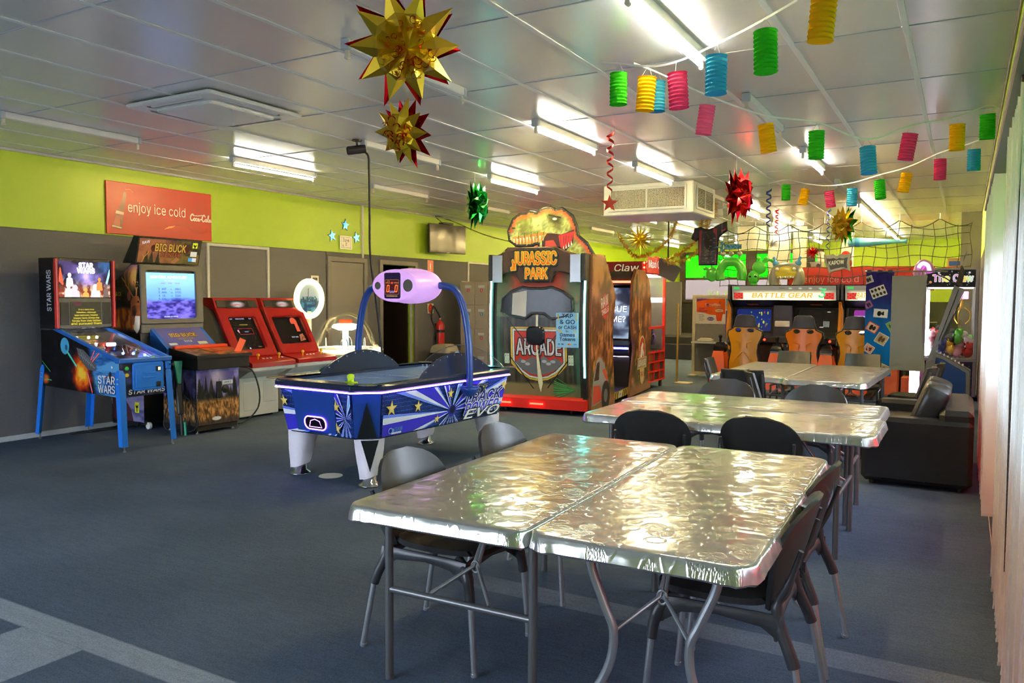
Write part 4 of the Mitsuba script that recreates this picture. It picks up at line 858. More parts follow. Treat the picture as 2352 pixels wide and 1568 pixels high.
# printed panels
def burst(a, cx, cy, R):
    a.grid(lambda X, Y: mixc([.05, .07, .20], [.13, .20, .52], sst(.3, .7, n2(X * 3, Y * 5, 91))), 30, 14)
    for k in range(46): a.add(sbox(0, .01 + k * .0125, a.w, .0145 + k * .0125), '#39539a' if k % 3 else '#4f74c0')
    for t0, dt, c in ((.12, .10, '#3a35c8'), (.62, .14, '#3f38d0'), (1.25, .10, '#7fb6e8'), (2.05, .10, '#4038cc'), (2.62, .16, '#3a34c4'), (3.25, .12, '#3d36cc'), (3.85, .10, '#2b49a8'), (4.35, .05, '#4a6fd0'), (4.7, .05, '#4a6fd0'), (5.05, .05, '#4a6fd0'), (5.45, .06, '#3f5fc8')):
        f = lambda w_: Polygon([(cx, cy), (cx + R * math.cos(t0 - w_), cy + R * math.sin(t0 - w_)), (cx + R * math.cos(t0 + w_), cy + R * math.sin(t0 + w_))])
        a.add(f(dt * 1.5), '#6f8df0').add(f(dt * 1.25), '#eef1fb').add(f(dt * .78), c)
fp = Art(.86, .37); burst(fp, .80, .16, 1.2)
for x, y in ((.05, .27), (.70, .26), (.69, .07)): fp.add(star(x, y, .055, .022), '#e8c55a').add(star(x + .004, y + .002, .03, .012), '#f3dc8c')
def warpf(v, w0, w1, y0, y1, zz=(ZB + .005, ZT - .02), L=None):
    t = v[:, 1] / .37; u = v[:, 0] / L; x = (u - .5) * 2 * (w0 + (w1 - w0) * t); y = y0 + (y1 - y0) * t
    return x, y, zz[0] + (zz[1] - zz[0]) * t
def wf(v):
    x, y, z = warpf(v, wb - cb - .003, W2 - .023 - CT, -lb, -L2 + .022, L=.86); return np.c_[x, y - .0015 - v[:, 2], z]
ah.art('front_print', fp, None, warp=wf)
rp = Art(1.94, .37); burst(rp, 1.02, .12, 2.0)
rp.add(ell(1.02, .12, .062, .055), '#2d2fae').add(ell(1.02, .128, .045, .04), '#11183a')
for x, y, r in ((.10, .24, .075), (.47, .22, .06), (.95, .29, .055), (.78, .07, .045), (1.52, .30, .05), (1.88, .29, .06), (1.5, .03, .05)): rp.add(star(x, y, r, r * .4), '#e8c55a').add(star(x + .004, y + .002, r * .55, r * .22), '#f3dc8c')
def outl(s_, h, w, at, c, sl=.25, o='#f4f4f8'):
    g = txt(s_, h, True, w=w, slant=sl, at=at); rp.add(g.buffer(.008, join_style=2), o).add(g, c)
outl('TRACK', .105, .66, (1.20, .165), '#262873'); outl('POWER', .105, .60, (1.22, .055), '#3a35c8')
g = txt('FAST', .075, True, w=.36, slant=.25, at=(1.19, .26)); rp.add(g.buffer(.006), '#0e1222').add(g, '#5c6478')
g = txt('EVO', .085, True, w=.62, slant=.7, at=(1.22, .012)); rp.add(g.buffer(.008), '#0e1222').add(g, '#f6f6fa')
rp.add(ell(.09, .045, .028, .028).difference(ell(.09, .045, .02, .02)), '#9fc4ea').add(ell(.125, .045, .018, .018), '#5c92c8').add(txt('SAM', .035, True, at=(.15, .035)), '#4a86c0').add(sbox(.10, .012, .24, .028), '#e8e8ee')
def wr(v):
    x, y, z = warpf(v, lb - cb - .003, L2 - .023 - CT, wb, W2 - .022, L=1.94); return np.c_[y + .0015 + v[:, 2], x, z]
ah.art('side_print', rp, None, warp=wr)
ah.art('side_print', rp, None, warp=lambda v: wr(v) * [-1, -1, 1])
# front return box
tz = lambda t: (-lb + (-L2 + .02 + lb) * t)
rb_ = ah.part('return_box', hull([(x, y, z) for x, w_ in ((-1, 0), (1, 0)) for (y, z, hw_) in ((tz(.10) - .045, .42, .215), (tz(1) - .03, .745, .235), (tz(.10) + .02, .42, .215), (tz(1) + .03, .745, .235)) for x in (-hw_, hw_)]), 'hockey_blue')
sl_ = rrect(-.12, .12, 0, .105, .05)
rbf = FR((.0, tz(.10) - .0465, .44), (1, 0, 0), (0, -.046, .30))
ah.part('slot', mv(ext(sl_, .004), rbf), 'black_gloss', parent=rb_)
ah.part('slot_light', mv(tube([(x, y, .006) for x, y in sl_.exterior.coords[:-1]], .006, 6, True), rbf), 'leg_white', True, parent=rb_, emit=emitter('#b04cff', 5.0, .05))
ah.part('puck_shelf', mv(tube([(-.07, .02, .006), (-.05, .07, .006), (0, .085, .006), (.05, .07, .006), (.07, .02, .006), (-.07, .02, .006)], .004, 6), rbf), 'leg_white', parent=rb_, emit=emitter('#a04cff', 2.5, .02))
ah.part('lock', mv(lathe([(0, 0), (.014, 0), (.012, .02), (0, .022)], 12), FR((.30, tz(.65) - .002, .64), (1, 0, 0), (0, 0, 1))), 'chrome')
for sx in (-1, 1):
    for sy in (-1, 1):
        a, b = np.array([sx * (wb - cb), sy * lb, ZB]), np.array([sx * wb, sy * (lb - cb), ZB]); c, d_ = np.array([sx * (W2 - .02 - CT), sy * (L2 - .02), ZT]), np.array([sx * (W2 - .02), sy * (L2 - .02 - CT), ZT])
        m0, m1 = (a + b) / 2, (c + d_) / 2; nrm = np.array([sx, sy, 0]) * .012
        ah.part('corner_inlay', hull([a * .9 + b * .1 + nrm, a * .1 + b * .9 + nrm, m0 * .22 + m1 * .78 + nrm * 1.2, a * .9 + b * .1, a * .1 + b * .9, m0 * .22 + m1 * .78]), 'mirror_dark')
        X0, Y0 = sx * (wb - .12), sy * (lb - .15); ox, oy = sx * .02, sy * .02
        rings = []
        for z, r, k in ((.075, .075, 0), (.12, .082, .2), (.2, .096, .45), (.30, .108, .8), (ZB - .012, .115, 1)):
            rings.append([(X0 + ox * (1 - k) + r * math.copysign(abs(math.cos(t)) ** .8, math.cos(t)), Y0 + oy * (1 - k) + r * math.copysign(abs(math.sin(t)) ** .8, math.sin(t)), z + (.0 if k else .02 * math.cos(t - .6))) for t in np.linspace(0, 2 * PI, 28, endpoint=False)])
        L = ah.part('leg', loft(rings), 'leg_white', 40)
        if sx > 0 and sy < 0:
            u = np.array([math.cos(-PI / 4), math.sin(-PI / 4), 0]); tt = np.array([-u[1], u[0], 0]); c0 = np.array([X0, Y0, 0])
            ah.part('leg_inlay', hull([c0 + u * q + tt * s_ + [0, 0, z] for q in (.124, .129) for s_, z in ((-.07, ZB - .015), (.07, ZB - .015))] + [c0 + u * q + [0, 0, .13] for q in (.113, .118)]), 'mirror_dark', parent=L)
        ah.part('foot', mv(lathe([(0, 0), (.085, 0), (.09, .012), (.055, .035), (.05, .09), (0, .09)], 24), TR(X0 + ox, Y0 + oy, 0)), 'chrome', True, parent=L)
# goal-side deflectors, back screen, arch with score box
for s in (-1, 1):
    pts = [(-.52 + 1.04 * t, .185 * math.sin(PI * t) ** .8) for t in np.linspace(0, 1, 30)]
    df = ah.part('deflector', mv(ext(Polygon(pts + [(.52, -.02), (-.52, -.02)]), .012), FR((s * (W2 - .075), .16 if s > 0 else .02, ZT + .06), (0, 1, 0), (-s * .12, 0, 1))), 'hockey_dark', 30)
    ah.part('screw', cat([ball((s * (W2 - .078 - .02) - s * .12 * p[1], .02 + .07 * (1 + s) + p[0] * .97, ZT + .055 + p[1] * .93), .006, 1) for p in pts[2:-2:3]] + [ball((s * (W2 - .075) + s * .012 - s * .12 * p[1], .02 + .07 * (1 + s) + p[0] * .97, ZT + .055 + p[1] * .93), .006, 1) for p in pts[2:-2:3]]), 'chrome', parent=df)
pts = [(-.5 + t, .20 * math.sin(PI * t) ** .8) for t in np.linspace(0, 1, 30)]
bs_ = ah.part('back_screen', mv(ext(Polygon(pts + [(.5, 0), (-.5, 0)]), .004), FR((0, L2 - .12, ZT + .06), (1, 0, 0), (0, 0, 1))), 'clear_plastic')
ah.part('screen_edge', mv(tube([(x, z, 0) for x, z in pts], .004, 6), FR((0, L2 - .12, ZT + .06), (1, 0, 0), (0, 0, 1))), 'steel', parent=bs_)
sm = Art(.3, .12); sm.add(ell(.06, .06, .045, .04).difference(ell(.06, .06, .036, .031)), '#a9cdea').add(ell(.06, .06, .036, .031), '#35669c').add(ell(.115, .055, .03, .026), '#6fa6d8').add(txt('SAM', .06, True, w=.10, at=(.155, .03)), '#a9cdea')
ah.art('back_screen_print', sm, XZ(-.12, L2 - .126, ZT + .09), parent=bs_)
for s in (-1, 1):
    ay = .20 if s > 0 else .10
    arch = spline([(s * .625, ay, .70), (s * .625, ay, .92), (s * .61, ay, 1.15), (s * .56, ay, 1.40), (s * .48, ay, 1.555), (s * .36, ay, 1.605), (s * .20, ay, 1.605)], 8)
    k = ah.part('arch_post', tube(arch, .032, 16), 'hockey_blue', True)
    ah.part('post_cup', mv(lathe([(0, -.10), (.045, -.085), (.08, -.04), (.088, 0), (0, 0)], 24), TR(s * .625, ay, .72)), 'hockey_blue', True, parent=k)
sbx = ah.part('score_box', loft([[(r * .275 * math.cos(t), y, 1.605 + r * .15 * math.sin(t)) for t in np.linspace(0, 2 * PI, 40, endpoint=False)] for y, r in ((-.10, .82), (-.095, .92), (-.08, .98), (-.045, .99), (-.04, .93), (-.0, .96), (.04, .99), (.07, 1.05), (.11, 1.08), (.19, 1.08), (.24, 1.05), (.27, .96), (.28, .8))]), 'pink_shell', 30, emit=emitter('#e3a6ff', .20, .15))
ah.part('display_panel', mv(ext_b(rrect(-.095, .095, -.115, .115, .02), .012, .003), XZ(-.01, -.092, 1.605)), 'black_gloss', parent=sbx)
sd = Art(.18, .22, '#180c2e'); sd.add(rrect(.008, .172, .03, .165, .01), '#7d5a28').add(rrect(.012, .168, .034, .161, .008), '#3a0c14')
def seven(x, y, w, h, t): o = affinity.affine_transform(rrect(0, w, 0, h, t), [1, .12, 0, 1, x, y]); i = affinity.affine_transform(rrect(t, w - t, t, h - t, t * .3), [1, .12, 0, 1, x, y]); return o.difference(i)
sd.add(unary_union([seven(.022, .05, .036, .068, .011), seven(.118, .05, .036, .068, .011)]), '#ff6a2a').add(unary_union([seven(.078, .125, .009, .018, .003), seven(.092, .125, .009, .018, .003)]), '#ff5a3a').add(txt('SAM', .02, True, at=(.09, .045), anchor='c'), '#8f86c8').add(unary_union([txt("IT'S", .01, True, at=(.05, .145), anchor='c'), txt('GOALS', .011, True, at=(.045, .13), anchor='c'), txt('GOALS', .011, True, at=(.14, .13), anchor='c')]), '#c8803a').add(txt('www.bilaresam.com', .012, True, w=.13, at=(.09, .012), anchor='c'), '#c89a4a')
ah.art('score_display', sd, XZ(-.10, -.1055, 1.495), parent=sbx, glow=1.5, w=.02)
for x, r in ((-.185, .035), (.17, .055)): ah.part('speaker_grille', mv(lathe([(0, 0), (r, 0), (r, .004), (0, .006)], 24), FR((x, -.097, 1.605), (1, 0, 0), (0, 0, 1))), 'bezel_grey', parent=sbx)
one('air_hockey_mallet', lathe([(0, .0), (.055, 0), (.058, .012), (.052, .026), (.026, .022), (.024, .05), (.03, .06), (.028, .08), (.015, .09), (0, .092)], 28), 'lime', 'lime green mallet standing on the air hockey table', 'mallet', smooth=True, M=RZ(-4.30, 4.86, ZT + .025))

# ------------------------------------------------------------------ dinosaur shooting game with a cabin of two seats
mat('dark_panel', '#26241f', 0.45)
mat('timber_brown', '#3b2a22', 0.5)
mat('gate_red', '#e8281c', 0.4)
mat('dino_side', '#7a4a30', 0.4)
mat('yellow_black', '#d8b020', 0.5)
jp = Thing('dinosaur_game', 'large dinosaur shooting cabin with teal light strips, gate artwork and a roaring head', 'arcade machine', M=RZ(-4.766, 9.037, 0, math.radians(7)))
HW = .65
bowl = lambda z: -.02 - .11 * math.sin(PI * min(max((z - .1) / 2.2, 0), 1)) ** 1.0
zz = np.linspace(.22, 1.85, 16)
prof = [(bowl(z), z) for z in zz] + [(.55, 1.85), (.55, .22)]
jp.part('rear_shell', side(prof, -HW + .04, HW - .04), 'dark_panel', 40)
jp.part('bumper', hull([(x, y, z) for x in (-HW, HW) for y, z in ((-.07, .07), (-.09, .20), (-.05, .235), (.5, .235), (.5, .07))]), 'gate_red')
for x in (-.47, -.02): jp.part('bumper_light', bx(x - .09, x + .09, -.094, -.083, .125, .145), 'red_gloss', emit=emitter('#ff2a1c', 7, .05))
# printed gate on the curved shell
ga = Art(1.14, 1.62)
def gate(X, Y):
    n, m = n2(X * 6, Y * 6, 101), n2(X * 60, Y * 4, 102, 3); wood = mixc([.10, .095, .08], [.24, .22, .18], sst(.3, .7, m * .7 + n * .3))
    c = wood; c = mixc(c, [.34, .30, .20], (sst(1.02, 1.04, Y) * sst(1.20, 1.18, Y))); c = mixc(c, [.42, .37, .24], sst(.20, .16, Y + .02 * n)); c = mixc(c, [.16, .34, .28], sst(.12, .0, np.minimum(X, 1.14 - X)) * .55)
    c = mixc(c, [.62, .23, .12], sst(1.22, 1.26, Y)); return mixc(c, [.30, .32, .22], sst(.30, .12, np.minimum(X, 1.14 - X)) * sst(1.1, 1.3, Y))
ga.grid(gate, 60, 90)
sh = lambda k: Polygon([(.20 + k, .90 - k), (.97 - k, .90 - k), (.97 - k, .42 + k * .5), (.86 - k, .30 + k * .7), (.70, .22 + k), (.585, .20 + k), (.45, .22 + k), (.31 + k, .30 + k * .7), (.20 + k, .42 + k * .5)])
ga.add(sh(0), '#b8952e').add(sh(.018), '#8a7220').add(sh(.028), '#b9b9b4').add(sh(.05), '#171615').add(sh(.056), '#9c2a1c')
ga.add(Polygon([(.26, .44), (.33, .50), (.40, .46), (.50, .52), (.58, .47), (.66, .53), (.74, .47), (.82, .51), (.91, .45), (.84, .37), (.70, .30), (.585, .275), (.45, .3), (.32, .37)]), '#55565a')
ga.add(unary_union([ell(x, y, .035, .02) for x, y in ((.37, .45), (.43, .42), (.66, .46), (.72, .43), (.78, .46))]), '#8d9094')
g = txt('ARCADE', .20, True, w=.62, at=(.585, .545), anchor='c'); ga.add(g.buffer(.014, join_style=2), '#201c1b').add(g, '#bdbbb8').add(g.buffer(-.014), '#8f2c20').add(g.buffer(-.02), '#c9c6c2')
for x0, x1, y0, y1 in ((.16, .40, 1.0, .72), (1.0, .76, 1.0, .72), (.16, .5, .55, .10), (1.0, .7, .5, .12)): ga.add(line([(x0, y0), (x1, y1)], .012), '#17150f')
ga.add(sbox(.60, .12, .612, 1.15), '#15130f')
ga.add(Polygon([(.555, 1.2), (.59, 1.2), (.575, .62), (.635, .18), (.60, .05), (.57, .18), (.555, .62)]), '#cfc8a2').add(Polygon([(.567, 1.2), (.582, 1.2), (.570, .62), (.60, .2), (.575, .62)]), '#e6dfc0')
for x in (.11, .99):
    for y in (1.06, .42): ga.add(sbox(x, y, x + .07, y + .13), '#a5a796').add(unary_union([ell(x + a, y + b, .006, .006, 4) for a in (.018, .052) for b in (.03, .10)]), '#4a4a44')
for k in range(24):
    a = 2.6 + 1.1 * k / 24; ga.add(line([(1.08, .10), (1.08 + .30 * math.cos(a + .3 * math.sin(k * 7)), .10 + .30 * math.sin(a) * (.7 + .3 * math.cos(k * 5)))], .010), ['#2f6a3a', '#4a8a44', '#245a38'][k % 3])
wj = lambda off: (lambda v: np.c_[v[:, 0] - .57, np.array([bowl(z) for z in v[:, 1] + .23]) - off - v[:, 2], v[:, 1] + .23])
mm, cc, uu = ga.build()
def fine(a):
    out = []
    for v_, f_, c_ in a.P:
        k = 0
        while k < 5:
            e = np.linalg.norm(v_[f_[:, [0, 1, 2]]] - v_[f_[:, [1, 2, 0]]], axis=2).max() if len(f_) else 0
            dyy = np.ptp(v_[f_][:, :, 1], axis=1).max()
            if dyy < .14: break
            v2, f2, idx = trimesh.remesh.subdivide(v_, f_, vertex_attributes={'c': c_}) if False else (*trimesh.remesh.subdivide(np.c_[v_], f_), None)
            c_ = np.array([c_[0]] * len(v2)) if len(np.unique(c_, axis=0)) == 1 else None
            if c_ is None: break
            v_, f_ = v2, f2; k += 1
        out.append((v_, f_, c_))
    a.P = out
# polygons of one colour are subdivided so that they follow the bulge
P_ok = []
for v_, f_, c_ in ga.P:
    one_c = len(np.unique(c_, axis=0)) == 1; k = 0
    while one_c and k < 5 and np.ptp(v_[f_][:, :, 1], axis=1).max() > .15:
        v_, f_ = trimesh.remesh.subdivide(v_, f_); c_ = np.tile(c_[0], (len(v_), 1)); k += 1
    P_ok.append((v_, f_, c_))
ga.P = P_ok; ga.eps = .0006
jp.art('gate_print', ga, None, warp=wj(.003), gain=1.5)
# window opening: dark glass in a moulded frame
wn = Polygon([(-.50, 1.32), (-.49, 1.50), (-.36, 1.60), (-.20, 1.66), (-.10, 1.64), (.10, 1.64), (.20, 1.66), (.36, 1.60), (.49, 1.50), (.50, 1.34), (.40, 1.26), (.20, 1.22), (.10, 1.29), (-.06, 1.29), (-.16, 1.22), (-.36, 1.26)])
wf_ = jp.part('window_frame', mv(ext_b(wn.difference(wn.buffer(-.035)), .03, .008), FR((0, -.168, 0), (1, 0, 0), (0, .02, 1))), 'black_plastic')
jp.part('window_glass', mv(ext(wn.buffer(-.03), .012), FR((0, -.178, 0), (1, 0, 0), (0, .02, 1))), 'black_gloss', parent=wf_)
jp.part('seen_panel', mv(ext(Polygon([(-.34, 1.29), (-.14, 1.26), (-.13, 1.60), (-.33, 1.56)]), .002), FR((0, -.193, 0), (1, 0, 0), (0, .02, 1))), 'white_cab', parent=wf_, label='pale door seen through the window')
jp.part('headrest_cup', mv(ext_b(rrect(-.125, .125, 0, .24, .07), .06, .02), FR((-.02, -.10, .90), (1, 0, 0), (0, -.02, 1))), 'black_gloss', 30)
for s in (-1, 1):
    jp.part('side_pillar', side([(bowl(z) - .03, z) for z in zz] + [(.05, 1.85), (.05, .25)], s * (HW - .045), s * (HW + .01)), 'black_plastic', 40)
    jp.part('light_strip', tube([(s * (HW - .01), bowl(z) - .04, z) for z in np.linspace(.50, 1.72, 30)], .013, 8), 'white_metal', True, emit=emitter('#5ff5e0', 8.0, .3))
# top beam: timber with steel straps and glowing title
beam = [(-.63, 1.73), (-.63, 2.02), (-.44, 2.09), (-.40, 2.15), (.27, 2.15), (.36, 2.10), (.62, 2.03), (.62, 1.73), (.40, 1.82), (.25, 1.84), (.20, 1.70), (-.22, 1.70), (-.30, 1.82), (-.44, 1.82)]
bm = jp.part('title_beam', mv(ext_b(Polygon(beam), .16, .012), XZ(0, -.03, 0)), 'timber_brown')
for s in (-1, 1):
    st = jp.part('steel_strap', mv(ext_b(sbox(-.07, 1.70, .07, 2.05), .02, .004), XZ(s * .53, -.19, 0)), 'steel', parent=bm)
    jp.part('beam_end', bx(s * .60, s * .66, -.2, .3, 1.72, 2.06, .008), 'black_plastic', parent=bm)
def ttl(s_, h, w, at, k): g = txt(s_, h, True, w=w, at=at, anchor='c'); return g.buffer(k, join_style=1)
ti = Art(1.1, .50, eps=.002)
gj, gp = unary_union([ttl('JURASSIC', .155, .60, (.53, .27), .0), Polygon([(.235, .27), (.275, .27), (.275, .20), (.215, .195), (.21, .23), (.235, .235)])]), ttl('PARK', .13, .30, (.56, .09), .0)
jp.part('title_back', mv(ext_b(unary_union([gj, gp]).buffer(.03), .012, .003), XZ(-.55, -.192, 1.66)), 'black_plastic', parent=bm)
ti.add(gj.buffer(.009).union(gp.buffer(.008)), '#ffd84a')
ti.add(gj.union(gp), lambda x, y: (1.0, .42 + .25 * min(1, max(0, (y - .27) * 5 if y > .25 else (y - .09) * 5)), .10))
jp.art('title', ti, XZ(-.55, -.206, 1.66), parent=bm, glow=.85, w=.15)
# poster stuck on the front
po = Art(.30, .44, '#8ec4ea'); 
for k, (s_, h, y, w) in enumerate([('TAP', .05, .375, .15), ('& GO', .05, .30, .2), ('or CASH', .042, .235, .24), ('for', .022, .195, .04), ('Games', .042, .14, .2), ('Tokens', .042, .085, .21)]): po.add(txt(s_, h, True, w=w, at=(.15, y), anchor='c'), '#1c2c5a')
po.add(unary_union([ell(x, y, .012, .012, 6) for x, y in ((.03, .41), (.03, .385), (.03, .36), (.27, .41), (.27, .38), (.27, .35), (.03, .22), (.05, .2), (.07, .2), (.24, .2), (.26, .2), (.27, .15))]), '#cfb878').add(unary_union([sbox(.03, .035, .05, .05), sbox(.07, .035, .10, .05)]), '#3a4a7a').add(ell(.17, .042, .014, .010), '#d84a2a').add(ell(.19, .042, .014, .010), '#e8a03a').add(txt('VISA', .014, True, at=(.23, .036)), '#2a4aa8')
po.w = .30
jp.art('poster', po, FR((.27, -.155, .88), (1, 0, 0), (0, -.03, 1)) @ TR(0, 0, .004), m='print_matt')
# side walls: rear wing and front wing
def forest(X, Y, s):
    n, m = n2(X * 5, Y * 5, s), n2(X * 30, Y * 8, s + 1); c = mixc([.30, .17, .09], [.66, .42, .26], sst(.3, .65, n)); c = mixc(c, [.20, .11, .06], sst(.48, .6, m) * sst(1.5, .9, Y)); c = mixc(c, [.80, .50, .12], sst(.58, .66, n2(X * 7, Y * 4, s + 2)) * sst(1.25, 1.05, Y) * sst(.5, .7, Y)); c = mixc(c, [.18, .28, .10], sst(.5, .6, n2(X * 26, Y * 26, s + 3)) * sst(.85, .4, Y)); return mixc(c, [.52, .36, .22], sst(.25, .1, Y))
wing1 = Polygon([(.0, .02), (-.03, .5), (-.02, 1.6), (.0, 2.06), (.55, 2.07), (.85, 1.80), (1.12, 1.53), (.98, 1.05), (1.12, 0.02)])
wing2 = Polygon([(1.95, .02), (2.2, .73), (2.0, 1.27), (2.08, 1.78), (2.26, 1.95), (2.8, 1.95), (3.1, 1.82), (3.3, 1.40), (3.3, .02)])
for s in (-1, 1):
    for nm, wg in (('rear_wing', wing1), ('front_wing', wing2)):
        k = jp.part(nm, mv(ext_b(wg, .04, .006), YZ(s * HW + (0 if s > 0 else -.04))), 'dino_side')
        b = wg.bounds; a = Art(b[2] - b[0], b[3]); src = Art(b[2] - b[0], b[3]); ox = b[0]; cl = affinity.translate(wg.buffer(-.006), -ox, 0)
        nx, ny = 34, 56; X, Y = np.meshgrid(np.linspace(0, a.w, nx), np.linspace(0, a.h, ny), indexing='ij'); cf = lambda x, y: forest(np.array([[x]]), np.array([[y]]), 111 if nm == 'rear_wing' else 121)[0, 0]
        cells = []
        gx = grid_mesh(np.stack([X, Y, X * 0], -1)); col = lin(np.clip(forest(X, Y, 111 if nm == 'rear_wing' else 121), 0, 1)).reshape(-1, 3)
        keep = [i for i, q in enumerate(gx.triangles_center) if cl.contains(Point(q[0], q[1]))]; a.P.append((gx.vertices, gx.faces[keep], col)); a.n += 1
        if nm == 'rear_wing' and s > 0:
            a.add(ell(.62, 1.40, .17, .17), '#a83220', cl).add(affinity.rotate(unary_union([txt('RAW', .13, True, w=.34, at=(.43, 1.40)), txt('THRILLS', .07, True, w=.34, at=(.43, 1.30))]), 12, origin=(.6, 1.4)), '#d9d4cc', cl)
            a.add(Polygon([(.06, .12), (.10, .46), (.24, .70), (.40, .74), (.62, .62), (.78, .42), (.80, .16)]), '#7a7c7e', cl).add(Polygon([(.14, .44), (.26, .66), (.38, .68), (.36, .44)]), '#1c1c1e', cl).add(Polygon([(.08, .14), (.12, .38), (.40, .36), (.56, .16)]), '#b5402a', cl).add(Polygon([(.50, .56), (.64, .56), (.80, .40), (.72, .38)]), '#c04a2c', cl).add(ell(.68, .20, .20, .20), '#151413', cl).add(ell(.68, .20, .09, .09), '#5a5a5c', cl)
        if nm == 'front_wing' and s > 0:
            def V(x, y): return ell(x, y, .22, .26)
            a.add(V(.75, .66), '#c9b58a', cl).add(ell(.75, .66, .19, .23), '#9c2e22', cl).add(Polygon([(.62, .58), (.66, .74), (.76, .82), (.84, .78), (.80, .72), (.88, .64), (.84, .56), (.78, .64), (.72, .54)]), '#d6d2c6', cl).add(sbox(.44, .40, 1.05, .58), '#b9a06a', cl).add(sbox(.46, .42, 1.03, .56), '#8a8078', cl).add(txt('JURASSIC', .09, True, w=.52, at=(.745, .445), anchor='c'), '#cfc8ba', cl).add(Polygon([(.60, .40), (.90, .40), (.86, .2), (.75, .14), (.64, .2)]), '#b9a06a', cl).add(txt('PARK', .08, True, w=.22, at=(.75, .27), anchor='c'), '#a02c22', cl)
            a.add(line([(.35, 1.86), (.42, 1.2), (.55, 1.0), (.62, 1.1), (.60, 1.5)], .05), '#4a3420', cl).add(line([(.5, 1.1), (.55, 1.02), (.62, 1.1)], .018), '#d8c07a', cl)
        M_ = FR((s * (HW + .042), ox, 0), (0, 1, 0), (0, 0, 1)) if s > 0 else FR((s * (HW + .042), ox + a.w, 0), (0, -1, 0), (0, 0, 1))
        jp.art('wing_art', a, M_, parent=k, gain=1.2)
jp.part('floor_deck', bx(-HW, HW, .5, 2.1, .06, .17, .005), 'black_plastic')
for s in (-1, 1):
    hz_ = Art(.95, .11, '#d8b020')
    for k in range(10): hz_.add(Polygon([(-.02 + .1 * k, 0), (.03 + .1 * k, 0), (.09 + .1 * k, .11), (.04 + .1 * k, .11)]), '#1a1812')
    hz_.add(sbox(.38, .01, .58, .10), '#d9d4c0').add(txt('STEP', .03, True, at=(.42, .04)), '#2a2824')
    jp.art('hazard_strip', hz_, FR((s * (HW + .002), 1.07 if s > 0 else 2.02, .062), (0, s, 0), (0, 0, 1)))
jp.part('bench', cat(bx(-.5, .5, .52, .92, .17, .52, .02), bx(-.5, .5, .5, .62, .5, 1.15, .03)), 'black_plastic')
jp.part('monitor_cabinet', side([(2.12, .17), (2.16, .62), (2.05, .70), (2.05, .80), (2.38, .86), (2.52, 1.70), (2.25, 1.72), (2.25, 1.92), (3.1, 1.92), (3.1, .06), (2.1, .06)], -HW + .02, HW - .02), 'black_plastic')
ms = Art(1.1, .80)
ms.grid(lambda X, Y: mixc(mixc([.10, .12, .20], [.55, .62, .72], sst(.35, .7, n2(X * 6, Y * 9, 131))), [1, 1, 1], np.exp(-((X - .42) / .35) ** 2 - ((Y - .45) / .4) ** 2) * .9), 50, 40)
ms.add(txt('RESCUE', .09, True, w=.5, at=(.80, .42), anchor='c'), '#f4f6fa').add(txt('TIME?', .09, True, w=.36, at=(.86, .26), anchor='c'), '#f4f6fa')
jp.art('screen', ms, FR((-.55, 2.375, .88), (1, 0, 0), (0, .13, .80)) @ TR(0, 0, .004), glow=1.4, w=.25)
jp.part('red_top_light', bx(-.6, .66, 2.22, 2.26, 1.74, 1.775), 'red_gloss', emit=emitter('#ff3a28', 6, .1))
jp.part('blue_edge_light', bx(-.6, .64, 2.035, 2.05, .735, .765), 'white_metal', emit=emitter('#3a48ff', 9, .1))
jp.part('white_edge_light', bx(-.6, .64, 2.04, 2.052, .62, .632), 'white_metal', emit=emitter('#e8c8ff', 3, .05))
for x in (-.3, .25): jp.part('mounted_gun', cat(cyl((x, 2.1, .80), (x, 2.0, .95), .03), cyl((x, 1.85, .98), (x, 2.3, 1.0), .04), bx(x - .03, x + .03, 1.84, 1.92, .85, .98, .01)), 'black_gloss')
for x in (-.5, .42):
    for y in (.06, 2.9): jp.part('caster', cat(cyl((x - .018, y, .038), (x + .018, y, .038), .038), bx(x - .03, x + .03, y - .03, y + .03, .06, .08)), 'rubber')
# roaring head: a thick printed cut-out standing on the roof
hd = Polygon([(-.60, 2.28), (-.62, 2.40), (-.55, 2.56), (-.44, 2.63), (-.36, 2.62), (-.32, 2.66), (-.22, 2.63), (-.12, 2.68), (-.02, 2.70), (.06, 2.66), (.14, 2.68), (.28, 2.58), (.34, 2.44), (.36, 2.32), (.48, 2.22), (.58, 2.06), (.62, 1.90), (.62, 1.72), (.40, 1.74), (.34, 1.86), (.18, 1.96), (.0, 2.02), (-.10, 2.06), (-.16, 2.12), (-.18, 2.24), (-.26, 2.22), (-.34, 2.20), (-.50, 2.21)])
hm = TR(.02, .34, 0)
jp.part('head_cutout', mv(ext_b(hd.buffer(.022), .05, .01), hm @ XZ(0, .025, 0)), 'black_plastic', label='black edge board of the roaring dinosaur head')
he = Art(1.4, 1.1); o_ = np.array([-.70, 1.66]); tr2 = lambda P: affinity.translate(Polygon(P) if not hasattr(P, 'geom_type') else P, -o_[0], -o_[1])
clh = tr2(hd.buffer(-.012))
def skin(X, Y):
    x, y = X + o_[0], Y + o_[1]; n, m = n2(X * 10, Y * 10, 141), n2(X * 34, Y * 34, 142); c = mixc([.42, .44, .20], [.80, .82, .52], sst(.35, .65, n * .5 + m * .5))
    edge = np.array([[hd.exterior.distance(Point(a, b)) for a, b in zip(r1, r2)] for r1, r2 in zip(x, y)])
    up = sst(.10, .01, edge) * ((y > 2.38) | (x > .30)); c = mixc(c, [.86, .26, .12], up * (.6 + .5 * m)); c = mixc(c, [.55, .34, .20], sst(2.08, 1.96, y) * sst(.3, -.05, x)); c = mixc(c, [.14, .14, .06], np.exp(-((x - .06) / .10) ** 2 - ((y - 2.53) / .07) ** 2) * .9); return c
